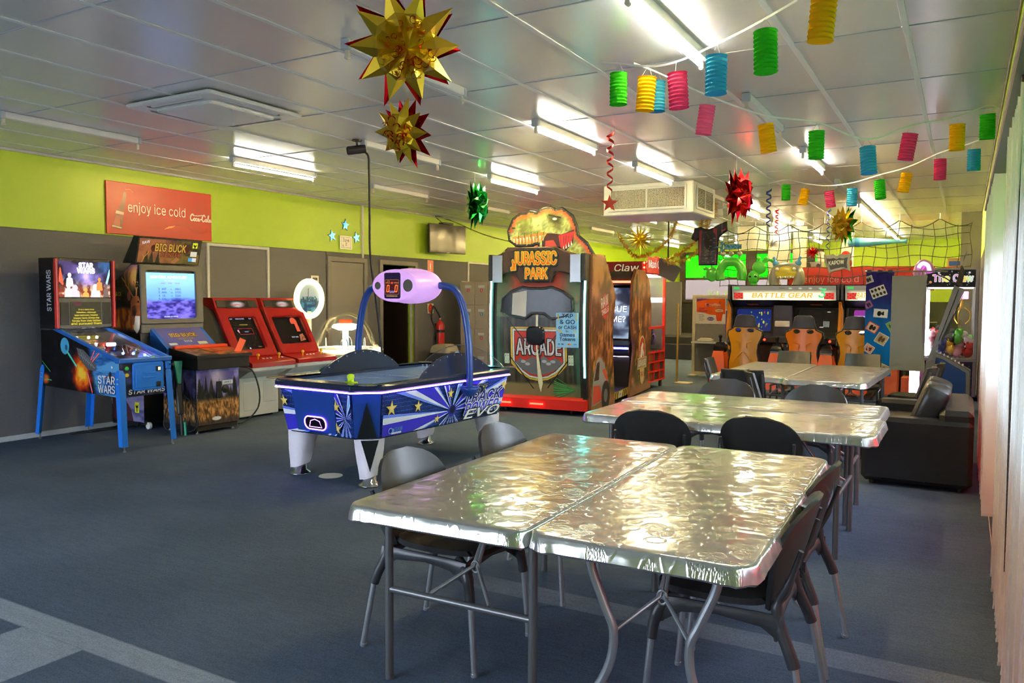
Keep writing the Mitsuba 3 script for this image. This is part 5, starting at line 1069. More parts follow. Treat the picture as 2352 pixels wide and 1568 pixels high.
X, Y = np.meshgrid(np.linspace(0, 1.4, 66), np.linspace(0, 1.1, 54), indexing='ij'); gx = grid_mesh(np.stack([X, Y, X * 0], -1)); keep = [i for i, q in enumerate(gx.triangles_center) if clh.contains(Point(q[0], q[1]))]
he.P.append((gx.vertices, gx.faces[keep], lin(np.clip(skin(X, Y), 0, 1)).reshape(-1, 3))); he.n += 1
he.add(tr2([(-.56, 2.32), (-.36, 2.34), (-.14, 2.38), (.02, 2.35), (.02, 2.26), (-.12, 2.27), (-.18, 2.25), (-.34, 2.22), (-.54, 2.24)]), '#c98a3a', clh)
he.add(tr2([(.00, 2.36), (.14, 2.34), (.32, 2.40), (.30, 2.22), (.20, 2.12), (.06, 2.10), (-.02, 2.06), (-.13, 2.12), (-.13, 2.26), (-.06, 2.36)]), '#2a1514', clh)
he.add(tr2([(.10, 2.33), (.32, 2.38), (.28, 2.22), (.14, 2.14), (.12, 2.22)]), '#c83432', clh)
for k in range(5): he.add(tr2(line([(.13 + .04 * k, 2.32), (.14 + .03 * k, 2.16 + .012 * k)], .006)), '#8f1c22', clh)
he.add(tr2([(-.08, 2.26), (.03, 2.27), (.09, 2.18), (.06, 2.06), (-.02, 1.99), (-.10, 2.08)]), '#d24a3c', clh)
for k in range(10): x = -.55 + .047 * k; he.add(tr2([(x, 2.30 + .004 * k), (x + .036, 2.30 + .004 * k), (x + .016, 2.19 + .007 * k)]), '#f0e2b0', clh)
for k in range(8): x = .02 + .036 * k; y = 2.05 + .02 * k; he.add(tr2([(x, y), (x + .03, y + .01), (x + .008, y + .065)]), '#efe6c4', clh)
he.add(tr2(ell(.05, 2.545, .034, .018)), '#fff6d0', clh).add(tr2(line([(-.03, 2.60), (.13, 2.56)], .02)), '#1c1c10', clh).add(tr2(ell(-.54, 2.44, .03, .012)), '#3a3a1c', clh)
for k in range(5): he.add(tr2(line([(-.46 + .09 * k, 2.38), (-.47 + .09 * k, 2.30)], .008)), '#4a4a22', clh)
jp.art('head_print', he, hm @ XZ(o_[0], -.0262, o_[1]), gain=1.9)
for x in (-.3, .25): jp.part('head_bracket', tube([(x, .32, 1.85), (x, .36, 2.05), (x + .05, .36, 2.22)], .012, 8), 'black_plastic')

# ------------------------------------------------------------------ red claw machine behind it
mat('claw_red', '#d42a20', 0.3, spec=0.5)
mc = Thing('claw_machine', 'tall red claw machine with clear sides and red capsule grid base, beside the dinosaur game', 'claw machine', M=RZ(-4.98, 12.0, 0, 0))
cw, cd = .52, 1.05
for x in (-cw, cw - .045):
    for y in (0, cd - .045): mc.part('post', bx(x, x + .045, y, y + .045, .62, 1.90), 'claw_red')
mc.part('base', bx(-cw + .01, cw - .03, .03, cd - .01, .12, .62), 'black_matt')
for s_ in range(4): mc.part('grid_bar', bx(cw - .03, cw, 0, cd, .12 + .158 * s_, .145 + .158 * s_), 'claw_red')
for s_ in range(5): mc.part('grid_bar', bx(cw - .03, cw - .002, (cd - .025) * s_ / 4, (cd - .025) * s_ / 4 + .025, .12, .64), 'claw_red')
for s_ in range(4): mc.part('grid_bar', bx(-cw, cw, 0, .03, .12 + .158 * s_, .145 + .158 * s_), 'claw_red')
mat('brown_panel', '#6b2a14', 0.5)
for j in range(3):
    for i_ in range(4):
        if (i_ + j) % 2: mc.part('capsule_drawer', bx(cw - .035, cw - .02, cd * i_ / 4 + .03, cd * (i_ + 1) / 4 - .01, .15 + .158 * j, .27 + .158 * j), 'brown_panel')
mc.part('mid_rail', cat(bx(cw - .04, cw, 0, cd, 1.0, 1.04), bx(-cw, cw, 0, .04, 1.0, 1.04)), 'claw_red')
mc.part('side_glass', bx(cw - .02, cw - .014, .045, cd - .045, .64, 1.9), 'clear_plastic'); mc.part('front_glass', bx(-cw + .045, cw - .045, .02, .026, .64, 1.9), 'clear_plastic')
mc.part('back_panel', bx(-cw + .02, cw - .02, cd - .03, cd - .01, .64, 1.9), 'bezel_grey')
mc.part('lamp', bx(-cw + .06, cw - .06, .1, cd - .1, 1.86, 1.885), 'white_metal', emit=emitter('#fff2d8', 5, .25))
mc.part('shelf_lamp', bx(cw - .10, cw - .03, .1, cd - .1, 1.44, 1.52), 'white_metal', emit=emitter('#fff0c8', 3.2, .15))
hdp = mc.part('header', bx(-cw, cw, 0, cd, 1.9, 2.10, .01), 'claw_red')
mc.part('header_arch', mv(ext_b(Polygon([(0, 1.92)] + [(cd * t, 2.06 + .14 * math.sin(PI * t)) for t in np.linspace(0, 1, 20)] + [(cd, 1.92)]), .03, .006), YZ(cw - .01)), 'claw_red', parent=hdp)
hp = Art(.95, .26); g = txt('Maxi Claw', .12, True, w=.80, at=(.475, .09), anchor='c'); hp.add(sbox(0, 0, .95, .26), '#e0402a').add(g.buffer(.012), '#b8301a').add(g, '#fff0d8')
mc.art('header_sign', hp, YZ(cw + .022, .05, 1.915), parent=hdp, glow=1.0, w=.05)
hp2 = Art(.95, .19); hp2.add(sbox(0, 0, .95, .19), '#7c1c18'); g = txt('Claw', .11, True, w=.42, slant=.2, at=(.9, .04), anchor='r'); hp2.add(g.buffer(.01), '#3a0c0c').add(g, '#e8c89a'); mc.art('header_sign', hp2, XZ(-.475, -.003, 1.905), parent=hdp, glow=.7, w=.03)
mc.part('corner_light', cat([ball((cw - .005, -.008, 1.40 + .075 * k), .017, 1) for k in range(10)]), 'red_gloss', emit=emitter('#ff4a30', 6, .04))
mc.part('claw', cat([tube(spline([(.1, .5, 1.45), (.1 + .07 * math.cos(a), .5 + .07 * math.sin(a), 1.38), (.1 + .06 * math.cos(a), .5 + .06 * math.sin(a), 1.29), (.1 + .02 * math.cos(a), .5 + .02 * math.sin(a), 1.24)], 5), .008, 6) for a in (0, 2.1, 4.2)] + [cyl((.1, .5, 1.44), (.1, .5, 1.86), .012)]), 'chrome')
for x in (-cw + .06, cw - .06):
    for y in (.06, cd - .06): mc.part('caster', cat(cyl((x - .015, y, .045), (x + .015, y, .045), .045), bx(x - .02, x + .02, y - .025, y + .025, .08, .125)), 'rubber')
mat('plush_yellow', '#e3bb2c', 0.9, sheen=.5); mat('plush_white', '#dcdad6', 0.9, sheen=.5); mat('plush_green', '#57b33a', 0.9, sheen=.5); mat('plush_pink', '#d9a0a8', 0.9, sheen=.5); mat('plush_black', '#1e1e22', 0.9, sheen=.4); mat('plush_blue', '#2f4a8a', 0.9, sheen=.4); mat('plush_purple', '#74549a', 0.9); mat('plush_red', '#b8302c', 0.9)
def plush(x, y, z, r, c, label, group, rot=0.0, M=None):
    t = Thing('plush_toy', label, 'plush toy', group, (np.eye(4) if M is None else M) @ TR(x, y, z) @ RZ(0, 0, 0, rot) @ RX(.5 * math.sin(rot * 3)))
    t.part('body', ball((0, 0, 0), (r * .8, r * .7, r), 2), c, True)
    h = t.part('head', ball((0, -r * .25, r * 1.25), r * .68, 2), c, True)
    for s in (-1, 1):
        t.part('ear', ball((s * r * .5, -r * .2, r * 1.85), (r * .22, r * .12, r * .25), 1), c, True, parent=h)
        t.part('limb', ball((s * r * .85, -r * .25, r * .35), (r * .22, r * .22, r * .55), 1), c, True); t.part('limb', ball((s * r * .45, -r * .6, -r * .75), (r * .28, r * .45, r * .25), 1), c, True)
plush(.30, .30, .84, .15, 'plush_yellow', 'large yellow plush toy with a white one beside it in the red claw machine', 'toys in the red claw machine', .4, mc.M)
plush(.30, .14, 1.02, .11, 'plush_white', 'white plush toy leaning on the glass above the yellow one in the red claw machine', 'toys in the red claw machine', 1.2, mc.M)
for k, (x, y, z, c, nm) in enumerate([(-.2, .35, .76, 'plush_purple', 'purple'), (.1, .7, .80, 'plush_pink', 'pink'), (-.1, .8, .78, 'plush_blue', 'blue'), (.36, .62, .80, 'plush_black', 'black'), (.34, .86, .82, 'plush_purple', 'small purple')]): plush(x, y, z, .11, c, f'{nm} plush toy lying in the red claw machine', 'toys in the red claw machine', k * 1.3, mc.M)

# ------------------------------------------------------------------ racing cabinets with bucket seats
mat('seat_amber', '#cf8a06', 0.3, spec=0.5)
mat('seat_orange', '#e67806', 0.3, spec=0.5)
mat('race_orange', '#f2641e', 0.4)
mat('panel_orange', '#f09a2a', 0.35)
mat('race_navy', '#171b30', 0.45)
def race_cab(x0, x1, y, n, label, shots):
    t = Thing('racing_cabinet', label, 'arcade machine', 'racing cabinets behind the far tables', TR(0, y, 0))
    t.part('body', side([(.25, .05), (.22, .70), (.02, .76), (.02, .84), (.30, .92), (.36, 1.36), (.10, 1.48), (.05, 1.75), (.9, 1.74), (.9, .05)], x0 + .03, x1 - .03), 'black_plastic')
    for s, x in ((-1, x0), (1, x1)):
        t.part('side_board', side([(.20, .05), (.18, .66), (-.02, .74), (.05, .86), (.24, 1.10), (.26, 1.34), (.0, 1.50), (.0, 1.76), (.92, 1.76), (.92, .05)], x - .018, x + .018), 'black_plastic')
        t.part('orange_edge', tube([(x + s * .02, .19, .60), (x + s * .03, .14, .95), (x + s * .03, .17, 1.32), (x + s * .02, .02, 1.46)], [.02, .045, .04, .012], 8), 'panel_orange', True)
    W_ = x1 - x0; ma_ = Art(W_ - .08, .25)
    ma_.grid(lambda X, Y: mixc([.42, .40, .34], [1., .95, .74], sst(.5, .36, np.abs(X / W_ - .49)) * sst(.18, .10, Y)), 40, 8)
    for xx in (.10, W_ - .20): ma_.add(sbox(xx - .07, .02, xx + .09, .13), '#b8352c').add(unary_union([sbox(xx - .07 + .04 * i, .02 + .0275 * j, xx - .05 + .04 * i, .0475 + .0275 * j) for i in range(4) for j in range(4) if (i + j) % 2]), '#8a1f1c')
    ma_.add(sbox(.03, .19, .13, .23), '#35a848')
    for k in range(4): ma_.add(ell(W_ * (.55 + .09 * k), .205, .03, .016), '#8f9a7a')
    g_ = txt('BATTLE GEAR', .085, True, w=min(1.0, W_ * .56), slant=.25, at=(W_ * .47, .045), anchor='c'); ma_.add(g_.buffer(.008), '#fff3c0').add(g_, '#e0963a')
    ma_.add(txt('3', .15, True, slant=.2, at=(W_ * .80, .05)), '#49b86a').add(txt('TAITO', .02, True, at=(W_ * .47, .2), anchor='c'), '#3a382c')
    t.art('marquee', ma_, FR((x0 + .04, .094, 1.49), (1, 0, 0), (0, -.05, .26)) @ TR(0, 0, .004), glow=1.7, w=.2)
    pit = W_ / n
    for k in range(n):
        cx = x0 + pit * (k + .5) + (0 if n == 1 else (-.08 if k == 0 else .08))
        t.part('bezel', mv(ext_b(rrect(-.38, .38, -.03, .45, .02).difference(rrect(-.30, .30, .02, .41, .03)), .03, .006), FR((cx, .30, .92), (1, 0, 0), (0, .06, .44))), 'black_matt')
        s_ = Art(.62, .41); rng_ = random.Random(k + int(y * 10))
        if shots[k] == 'blue':
            s_.grid(lambda X, Y: mixc([.06, .13, .36], [.12, .24, .58], n2(X * 5, Y * 5, 161)), 24, 18)
            for q in range(26): s_.add(ell(.08 + .48 * rng_.random(), .05 + .3 * rng_.random(), .006 + .012 * rng_.random(), .01 + .02 * rng_.random(), 5), rng_.choice(['#6f9a3a', '#c8d24a', '#4fae6a', '#d8e0e8', '#b84a3a']))
            gl = .8
        elif shots[k] == 'dark':
            s_.add(sbox(0, 0, .62, .41), '#15150f').add(unary_union([sbox(.42 + .02 * q, .10, .43 + .02 * q, .20) for q in range(5)]), '#c9cfc0').add(sbox(.36, .09, .42, .105), '#e6e6e0').add(ell(.5, .36, .03, .008), '#e8e2c0')
            gl = .7
        else:
            s_.grid(lambda X, Y: mixc(mixc([.35, .45, .75], [.70, .80, .92], n2(X * 8, Y * 12, 163)), [.92, .92, .98], sst(.2, .1, Y)), 24, 18)
            s_.add(sbox(0, .30, .2, .41), '#7a2a7c').add(sbox(.22, .24, .40, .29), '#d0403a').add(sbox(0, .17, .62, .2), '#e8484a').add(Polygon([(0, .12), (.1, .2), (.3, .2), (.2, .1)]), '#4fae4a'); gl = 1.6
        t.art('screen', s_, FR((cx - .31, .315, .93), (1, 0, 0), (0, .06, .41)) @ TR(0, 0, .034), glow=gl, w=.06)
        t.part('name_badge', mv(ext_b(rrect(-.10, .10, 0, .05, .025), .01, .003), FR((cx, .235, 1.405), (1, 0, 0), (0, -.26, .12))), 'brown_panel')
        t.part('steering_wheel', mv(tube([(.15 * math.cos(a), .15 * math.sin(a), 0) for a in np.linspace(0, 2 * PI, 28, endpoint=False)], .016, 8, True), FR((cx, -.08, .84), (1, 0, 0), (0, .35, 1))), 'rubber', True)
        t.part('steering_column', cat(cyl((cx, -.06, .83), (cx, .12, .79), .035), mv(bx(-.14, .14, -.02, .02, -.008, .008), FR((cx, -.08, .84), (1, 0, 0), (0, .35, 1)))), 'black_plastic')
        for q in (-.24, .26): t.part('lit_button', cyl((cx + q, .0, .805), (cx + q, -.005, .805), .022), 'red_gloss', emit=emitter('#ff3a2a', 1.2, .01))
    if n == 2:
        t.part('center_console', bx(x0 + W_ / 2 - .16, x0 + W_ / 2 + .16, .13, .3, .62, 1.40, .01), 'race_navy'); t.part('label_plate', bx(x0 + W_ / 2 - .13, x0 + W_ / 2 + .12, .12, .132, 1.03, 1.13, .004), 'white_metal')
        t.part('coin_slots', cat(*[bx(x0 + W_ / 2 + q - .02, x0 + W_ / 2 + q + .02, .12, .14, .68, .76) for q in (-.1, 0, .1)]), 'yellow_plastic')
    for k in range(2 * n): t.part('foot', cyl((x0 + .15 + (W_ - .3) * k / (2 * n - 1), .4, 0), (x0 + .15 + (W_ - .3) * k / (2 * n - 1), .4, .055), .03), 'rubber')
    return t
race_cab(-3.63, -1.83, 14.0, 2, 'twin racing cabinet with a blue screen and a dark screen under a lit marquee', ['blue', 'dark'])
race_cab(-1.77, -.86, 14.0, 1, 'single racing cabinet with a bright race on its screen, partly behind the hanging curtains', ['race'])
def race_seat(x, y, m, label):
    t = Thing('bucket_chair', label, 'chair', 'bucket seats of the racing cabinets', TR(x, y, 0))
    R_ = [(.235, .36), (.235, .50), (.205, .66), (.215, .78), (.275, .93), (.265, .985), (.18, 1.03), (.15, 1.10)]
    o = Polygon(R_ + [(-a, z) for a, z in R_[::-1]]).buffer(.02).buffer(-.02)
    holes = unary_union([ell(s * .10, 1.005, .052, .034, 12) for s in (-1, 1)])
    def curved(g, th, off):
        m_ = ext_b(g, th, .008); m_ = m_.subdivide_to_size(.06); v = m_.vertices; X, Z, D = v[:, 0], v[:, 1], v[:, 2]
        m_.vertices = np.c_[X, off - D + .9 * X * X + .10 * (Z - .4), Z]; return m_
    t.part('shell', curved(o.difference(holes), .05, .02), m, 35)
    t.part('trim', curved(o.buffer(.016).difference(o.buffer(-.012)), .07, .04), 'black_plastic', 35)
    t.part('headrest', curved(Polygon([(.165, 1.06), (.13, 1.22), (.09, 1.245), (-.09, 1.245), (-.13, 1.22), (-.165, 1.06)]).buffer(.01), .07, .03), 'race_navy', 35)
    t.part('ridge', cat(mv(tube(spline([(-.15, 0, .50), (-.07, 0, .60), (0, 0, .66), (.07, 0, .60), (.15, 0, .50)], 5), .008, 6), TR(0, -.03, 0)), *[tube([(s * .13, -.02, .84), (s * .05, -.022, .80), (s * .06, -.025, .72)], .007, 6) for s in (-1, 1)]), m, True)
    t.part('seat_base', bx(-.24, .24, .05, .55, .28, .44, .05), 'black_plastic'); t.part('pedestal', bx(-.15, .15, .05, .45, .06, .30, .01), 'race_orange'); t.part('floor_plate', bx(-.24, .24, -.02, 1.0, .0, .06, .01), 'black_plastic')
    g = t.part('gear_box', hull([(a, b, z) for z, w_, d_ in ((.08, .13, .2), (.50, .11, .17), (.66, .08, .12)) for a in (-.40 - w_ + .0, -.40 + w_) for b in (.12 - d_, .12 + d_)]), 'race_orange')
    t.part('shifter', cat(hull([(a, b, z) for z, w_ in ((.64, .085), (.70, .09), (.80, .05)) for a in (-.40 - w_, -.40 + w_) for b in (.12 - w_, .12 + w_)]), cyl((-.40, .12, .78), (-.40, .12, .88), .018), ball((-.40, .12, .89), .03, 1)), 'black_gloss', parent=g)
    return t
race_seat(-3.06, 12.75, 'seat_amber', 'amber bucket racing seat in front of the blue screen')
race_seat(-2.16, 12.75, 'seat_orange', 'orange bucket racing seat in front of the dark screen')
race_seat(-1.42, 12.75, 'seat_amber', 'amber bucket racing seat beside the blue photo curtain')
mat('orange_step', '#f4742c', 0.4)
for x, w_, h_, lb in ((-.97, .24, .50, 'tall orange pedestal box below the grey curtain'), (-.74, .14, .34, 'short orange pedestal box below the grey curtain')):
    t = Thing('pedestal_box', lb, 'box', None, TR(x, 13.2, 0)); t.part('box', bx(-w_ / 2, w_ / 2, 0, .3, .05, h_, .012), 'orange_step'); t.part('wheel', cat(*[cyl((a - .012, .05, .025), (a + .012, .05, .025), .025) for a in (-w_ / 3, w_ / 3)]), 'rubber')

# ------------------------------------------------------------------ photo booth curtains on their rail
mat('curtain_grey', '#8f9490', 0.85)
pb = Thing('photo_booth', 'photo booth frame with a pink lit arch post and a curtain rail', 'photo booth', M=TR(0, 12.75, 0))
PX = -.615
arch = spline([(PX, .0, .0), (PX, 0, .8), (PX, 0, 1.75), (PX + .01, 0, 1.93), (PX + .06, .02, 2.02), (PX + .13, .05, 2.0), (PX + .16, .08, 1.90)], 8)
pb.part('arch_post', tube(arch, .062, 14), 'pink_shell', True)
pb.part('post_light', bx(PX - .055, PX + .055, -.075, -.06, .03, .52, .01), 'white_metal', emit=emitter('#fbeaff', 5, .1))
pb.part('post_light', bx(PX + .05, PX + .075, -.07, .0, .03, .52, .005), 'pink_shell', emit=emitter('#ff6ae0', 4, .05))
pb.part('arch_light', tube([tuple(np.array(p) + [0, -.058, 0]) for p in arch[26:48]], .028, 8), 'pink_shell', True, emit=emitter('#ff7ae8', 2.2, .05))
pb.part('base', bx(PX - .12, PX + .2, -.1, .3, 0, .03, .008), 'black_plastic')
pb.part('rail', tube([(-1.26, -.45, 1.905), (-.6, -.45, 1.90), (-.22, -.44, 1.895)], .011, 8), 'steel')
pb.part('rail_arm', tube([(-.62, -.45, 1.90), (PX, -.06, 1.90)], .011, 8), 'steel')
def cloth(x0, x1, z0, z1, y, amp, n, wid=None):
    def f(u, v):
        x = x0 + (x1 - x0) * u + (0 if wid is None else wid(u, v)); return np.stack([x, y + amp * np.sin(u * n * 2 * PI + v * 1.2) * (1.15 - .5 * v) + .01 * np.sin(v * 9), z0 + (z1 - z0) * v], -1)
    return f
blue = Thing('printed_curtain', 'blue photo booth curtain printed with tilted snapshots, hanging left of the grey one', 'curtain', M=TR(0, 12.30, 0))
fb = cloth(-1.24, -.885, .42, 1.90, 0, .012, 1.6)
blue.part('cloth', shell(fb, 30, 30, .006), 'race_navy', True)
ba = Art(.35, 1.46, eps=.0006); ba.grid(lambda X, Y: mixc([.10, .42, .72], [.18, .16, .44], sst(.55, 1.25, Y + .1 * (X - .2)) ) * (.92 + .16 * n2(X * 9, Y * 4, 171))[..., None], 24, 50)
for k, (x, y, a, w_, h_) in enumerate([(.16, 1.18, 22, .20, .15), (.20, .88, -4, .18, .12), (.10, .68, -28, .16, .13), (.22, .52, -30, .15, .15), (.06, .38, -32, .13, .12), (.09, .22, -38, .15, .13), (.27, .10, -22, .16, .12), (.03, 1.35, 20, .12, .1), (.04, 1.0, 30, .1, .1), (.34, .70, 30, .1, .14)]):
    r_ = lambda q, c: affinity.translate(affinity.rotate(q, a, origin=(0, 0)), x, y); ba.add(r_(sbox(-w_ / 2, -h_ / 2, w_ / 2, h_ / 2), 0), ['#e6e2da', '#e9e9e9', '#c94b4a', '#d8d0b4', '#d9c7c0', '#d6c6b4', '#d8cfae', '#e2e2e2', '#b05a8a', '#9ab86a'][k])
    if k == 0: ba.add(r_(unary_union([ell(-.07 + .047 * i, -.035 + .07 * j, .016, .022, 6) for i in range(4) for j in range(2)]), 0), '#3a3434')
    else: ba.add(r_(sbox(-w_ * .42, -h_ * .42, w_ * .42, h_ * .42), 0), ['', '#f2f2f2', '#d8b49a', '#b8a68a', '#c8a090', '#e0c8b0', '#b8a878', '#aaaaaa', '#8a6a9a', '#7aa86a'][k]).add(r_(unary_union([ell(-w_ * .1, -.005, w_ * .14, h_ * .3, 8), ell(w_ * .16, .0, w_ * .12, h_ * .25, 8)]), 0), ['', '#26262a', '#2c2226', '#6a4a34', '#7a2a2a', '#9a6a5a', '#7a5444', '#3a3a3a', '#3a2a4a', '#3a5a2a'][k])
def wcl(v):
    p = fb(v[:, 0] / .35, v[:, 1] / 1.46); p[:, 1] -= .0045 + v[:, 2]; return p
P2 = []
for v_, f_, c_ in ba.P:
    k = 0
    while len(np.unique(c_, axis=0)) == 1 and k < 3 and np.ptp(v_[f_][:, :, 0], axis=1).max() > .04:
        v_, f_ = trimesh.remesh.subdivide(v_, f_); c_ = np.tile(c_[0], (len(v_), 1)); k += 1
    P2.append((v_, f_, c_))
ba.P = P2
blue.art('print', ba, None, m='print_matt', warp=wcl)
blue.part('loop', cat(*[bx(x - .03, x + .03, -.014, .014, 1.885, 1.925) for x in (-1.2, -1.06, -.93)]), 'race_navy')
gc = Thing('grey_curtain', 'plain grey cloth curtain hanging beside the blue photo booth curtain', 'curtain', M=TR(0, 12.22, 0))
gc.part('cloth', shell(cloth(-.90, -.48, .52, 1.84, 0, .010, .8, lambda u, v: .03 * np.sin(v * 5 + 2) * u), 24, 24, .006), 'curtain_grey', True)
gc.part('clip', cat(bx(-.74, -.64, -.012, .012, 1.835, 1.86, .003)), 'red_gloss')
gc.part('loop', cat(*[tube([(x, .0, 1.83), (x, .06, 1.90)], .005, 6) for x in (-.87, -.52)]), 'steel')

# ------------------------------------------------------------------ grey framed claw machine by the blinds
mat('claw_frame', '#8e8f92', 0.35, metal=.5)
tc = Thing('claw_machine', 'grey framed claw machine with starry sign and lit glass case of plush toys', 'claw machine', M=TR(-.20, 13.55, 0))
for x in (-.37, .32):
    for y in (0, .78): tc.part('post', bx(x, x + .05, y, y + .05, .06, 1.97, .006), 'claw_frame')
tc.part('top', bx(-.37, .37, 0, .83, 1.955, 1.99, .006), 'claw_frame'); tc.part('base', bx(-.36, .36, .015, .82, .06, .60, .008), 'race_navy'); tc.part('base_rail', bx(-.37, .37, -.01, .05, .58, .63, .006), 'claw_frame')
stp = Art(.64, .42, '#121830'); rg = random.Random(5)
for k in range(30): stp.add(star(rg.random() * .64, rg.random() * .42, .006 + .01 * rg.random(), .003, 5, rg.random()), '#8fa4d8')
tc.art('base_print', stp, XZ(-.32, .012, .12))
hs = Art(.64, .25, '#16161a')
for k in range(50): hs.add(ell(rg.random() * .64, rg.random() * .25, .003 + .004 * rg.random(), .003 + .003 * rg.random(), 5), rg.choice(['#e8e8f0', '#d8c8b0', '#b8c8e8']))
for k in range(3): hs.add(star(.1 + .2 * k + .06, .2 - .1 * (k % 2), .022, .01), '#e2e2e2')
hs.add(ell(.05, .06, .02, .02), '#c88a5a')
for s_, w_, x_ in (('The', .22, .08), ('Claw', .26, .35)):
    g = txt(s_, .10, True, w=w_, at=(x_, .07)); hs.add(g.buffer(.008), '#fff4dc'); hs.add(g, lambda x, y: tuple(np.clip(np.array([.9 + .1 * math.sin(x * 30), .75 + .25 * math.sin(x * 22 + 2), .6 + .35 * math.sin(x * 27 + 4)]), 0, 1)))
tc.art('header_sign', hs, XZ(-.32, .012, 1.715), glow=.9, w=.05)
tc.part('header_back', bx(-.33, .33, .02, .06, 1.70, 1.96), 'black_plastic')
tc.part('lamp', bx(-.30, .30, .06, .10, 1.675, 1.70), 'white_metal', emit=emitter('#eef6ff', 8, .15)); tc.part('lamp', bx(-.318, -.27, .02, .06, .66, 1.66), 'white_metal', emit=emitter('#eef6ff', 4, .15))
tc.part('glass', bx(-.32, .32, .02, .025, .63, 1.70), 'clear_plastic'); tc.part('side_glass', bx(-.36, -.355, .05, .78, .63, 1.95), 'clear_plastic')
tc.part('carriage', bx(.10, .24, .3, .45, 1.52, 1.64, .01), 'plush_pink', emit=emitter('#ff8ad0', .8, .02))
tc.part('claw', cat(cyl((.15, .38, 1.40), (.15, .38, 1.54), .03), *[tube(spline([(.15, .38, 1.42), (.15 + .11 * math.cos(a), .38 + .11 * math.sin(a), 1.33), (.15 + .12 * math.cos(a), .38 + .12 * math.sin(a), 1.22), (.15 + .06 * math.cos(a), .38 + .06 * math.sin(a), 1.14)], 5), .012, 6) for a in (.2, 2.4, 4.4)]), 'brass')
mat('brass', '#d8b45a', .25, metal=.8)
for x in (-.3, .3): tc.part('foot', cyl((x, .1, 0), (x, .1, .06), .03), 'rubber'); tc.part('foot', cyl((x, .72, 0), (x, .72, .06), .03), 'rubber')
cols = [('white', 'plush_white'), ('pink', 'plush_pink'), ('green', 'plush_green'), ('yellow', 'plush_yellow'), ('black', 'plush_black'), ('blue', 'plush_blue'), ('red', 'plush_red')]
for k in range(22):
    i_, j_, l_ = k % 5, (k // 5) % 3, k // 15; nm, c = cols[(k * 5 + k // 5) % 7]
    plush(-.26 + .125 * i_ + .02 * (k % 3), .12 + .2 * j_, .72 + .16 * l_ + .05 * ((k * 3) % 4) / 3 + .03 * j_, .085, c, f'{nm} plush toy in the heap inside the grey framed claw machine', f'{nm} toys in the grey framed claw machine', k * .9, tc.M)

# ------------------------------------------------------------------ raised-arm shooting machine in front of it
mat('arm_grey', '#77787a', .42, metal=.4)
mat('deep_blue', '#123a86', .3, coat=.4)
sm_ = Thing('swing_arm_machine', 'grey arcade machine with a long slanted arm, blue side panel and white lights', 'arcade machine', M=TR(0, 12.15, 0))
po_ = Polygon([(-.46, .02), (-.44, .62), (-.36, .80), (-.20, .74), (.09, .56), (.10, .02)])
sm_.part('side_frame', mv(ext_b(po_.difference(po_.buffer(-.055)), .30, .012), XZ(0, .30, 0)), 'arm_grey')
sm_.part('blue_panel', mv(ext_b(po_.buffer(-.05), .26, .01), XZ(0, .29, 0)), 'deep_blue')
sm_.part('panel_line', mv(cat(*[ext(line([(-.30 + .05 * k, .25 + .10 * math.sin(k)), (-.20 + .05 * k, .22 + .08 * math.sin(k + 1))], .006), .002) for k in range(5)] + [ext(line([(-.36, .08), (-.2, .10), (.05, .22)], .008), .002)]), XZ(0, .029, 0)), 'race_navy')
sm_.part('front_leg', hull([(a, b, z) for b in (-.03, .30) for a, z in ((-.47, .0), (-.37, .0), (-.44, .66), (-.33, .70))]), 'arm_grey')
for k in range(9): sm_.part('white_light', mv(lathe([(0, 0), (.026, 0), (.022, .01), (0, .012)], 12), FR((-.415 + .004 * k, -.032, .10 + .045 * k), (1, 0, 0), (0, 0, 1))), 'white_metal', emit=emitter('#fff8f2', 5, .02))
sm_.part('arm', cat(hull([(a, b, z) for b in (.02, .28) for a, z in ((-.45, .62), (-.33, .66), (-.30, .90), (-.37, .86))]), hull([(a, b, z) for b in (.03, .27) for a, z in ((-.38, .84), (-.29, .92), (-.02, 1.62), (-.14, 1.70), (-.03, 1.66))])), 'arm_grey')
sm_.part('arm_seam', tube([(-.30, .026, .95), (-.085, .026, 1.65)], .006, 6), 'black_plastic')
sm_.part('dark_back', hull([(a, b, z) for b in (.05, .25) for a, z in ((-.27, .96), (-.02, 1.60), (-.05, 1.50), (-.27, .88))]), 'black_plastic')
sm_.part('blade', hull([(-.13, .12, 1.70), (-.05, .12, 1.68), (-.02, .13, 1.90), (-.06, .13, 1.98), (-.13, .16, 1.70), (-.05, .16, 1.68), (-.06, .15, 1.98)]), 'dark_wood'); sm_.part('tip', tube([(-.06, .14, 1.95), (-.03, .14, 2.10), (.0, .14, 2.16)], .007, 6), 'steel')
sm_.part('stay', tube([(-.08, .1, 1.68), (-.24, .1, 1.80), (-.36, .1, 1.86)], .008, 6), 'black_plastic')
sm_.part('rung', cat(*[bx(-.33 + .045 * k, -.31 + .045 * k, .02, .28, .80 - .026 * k - .006, .815 - .026 * k, .003) for k in range(8)]), 'white_metal')

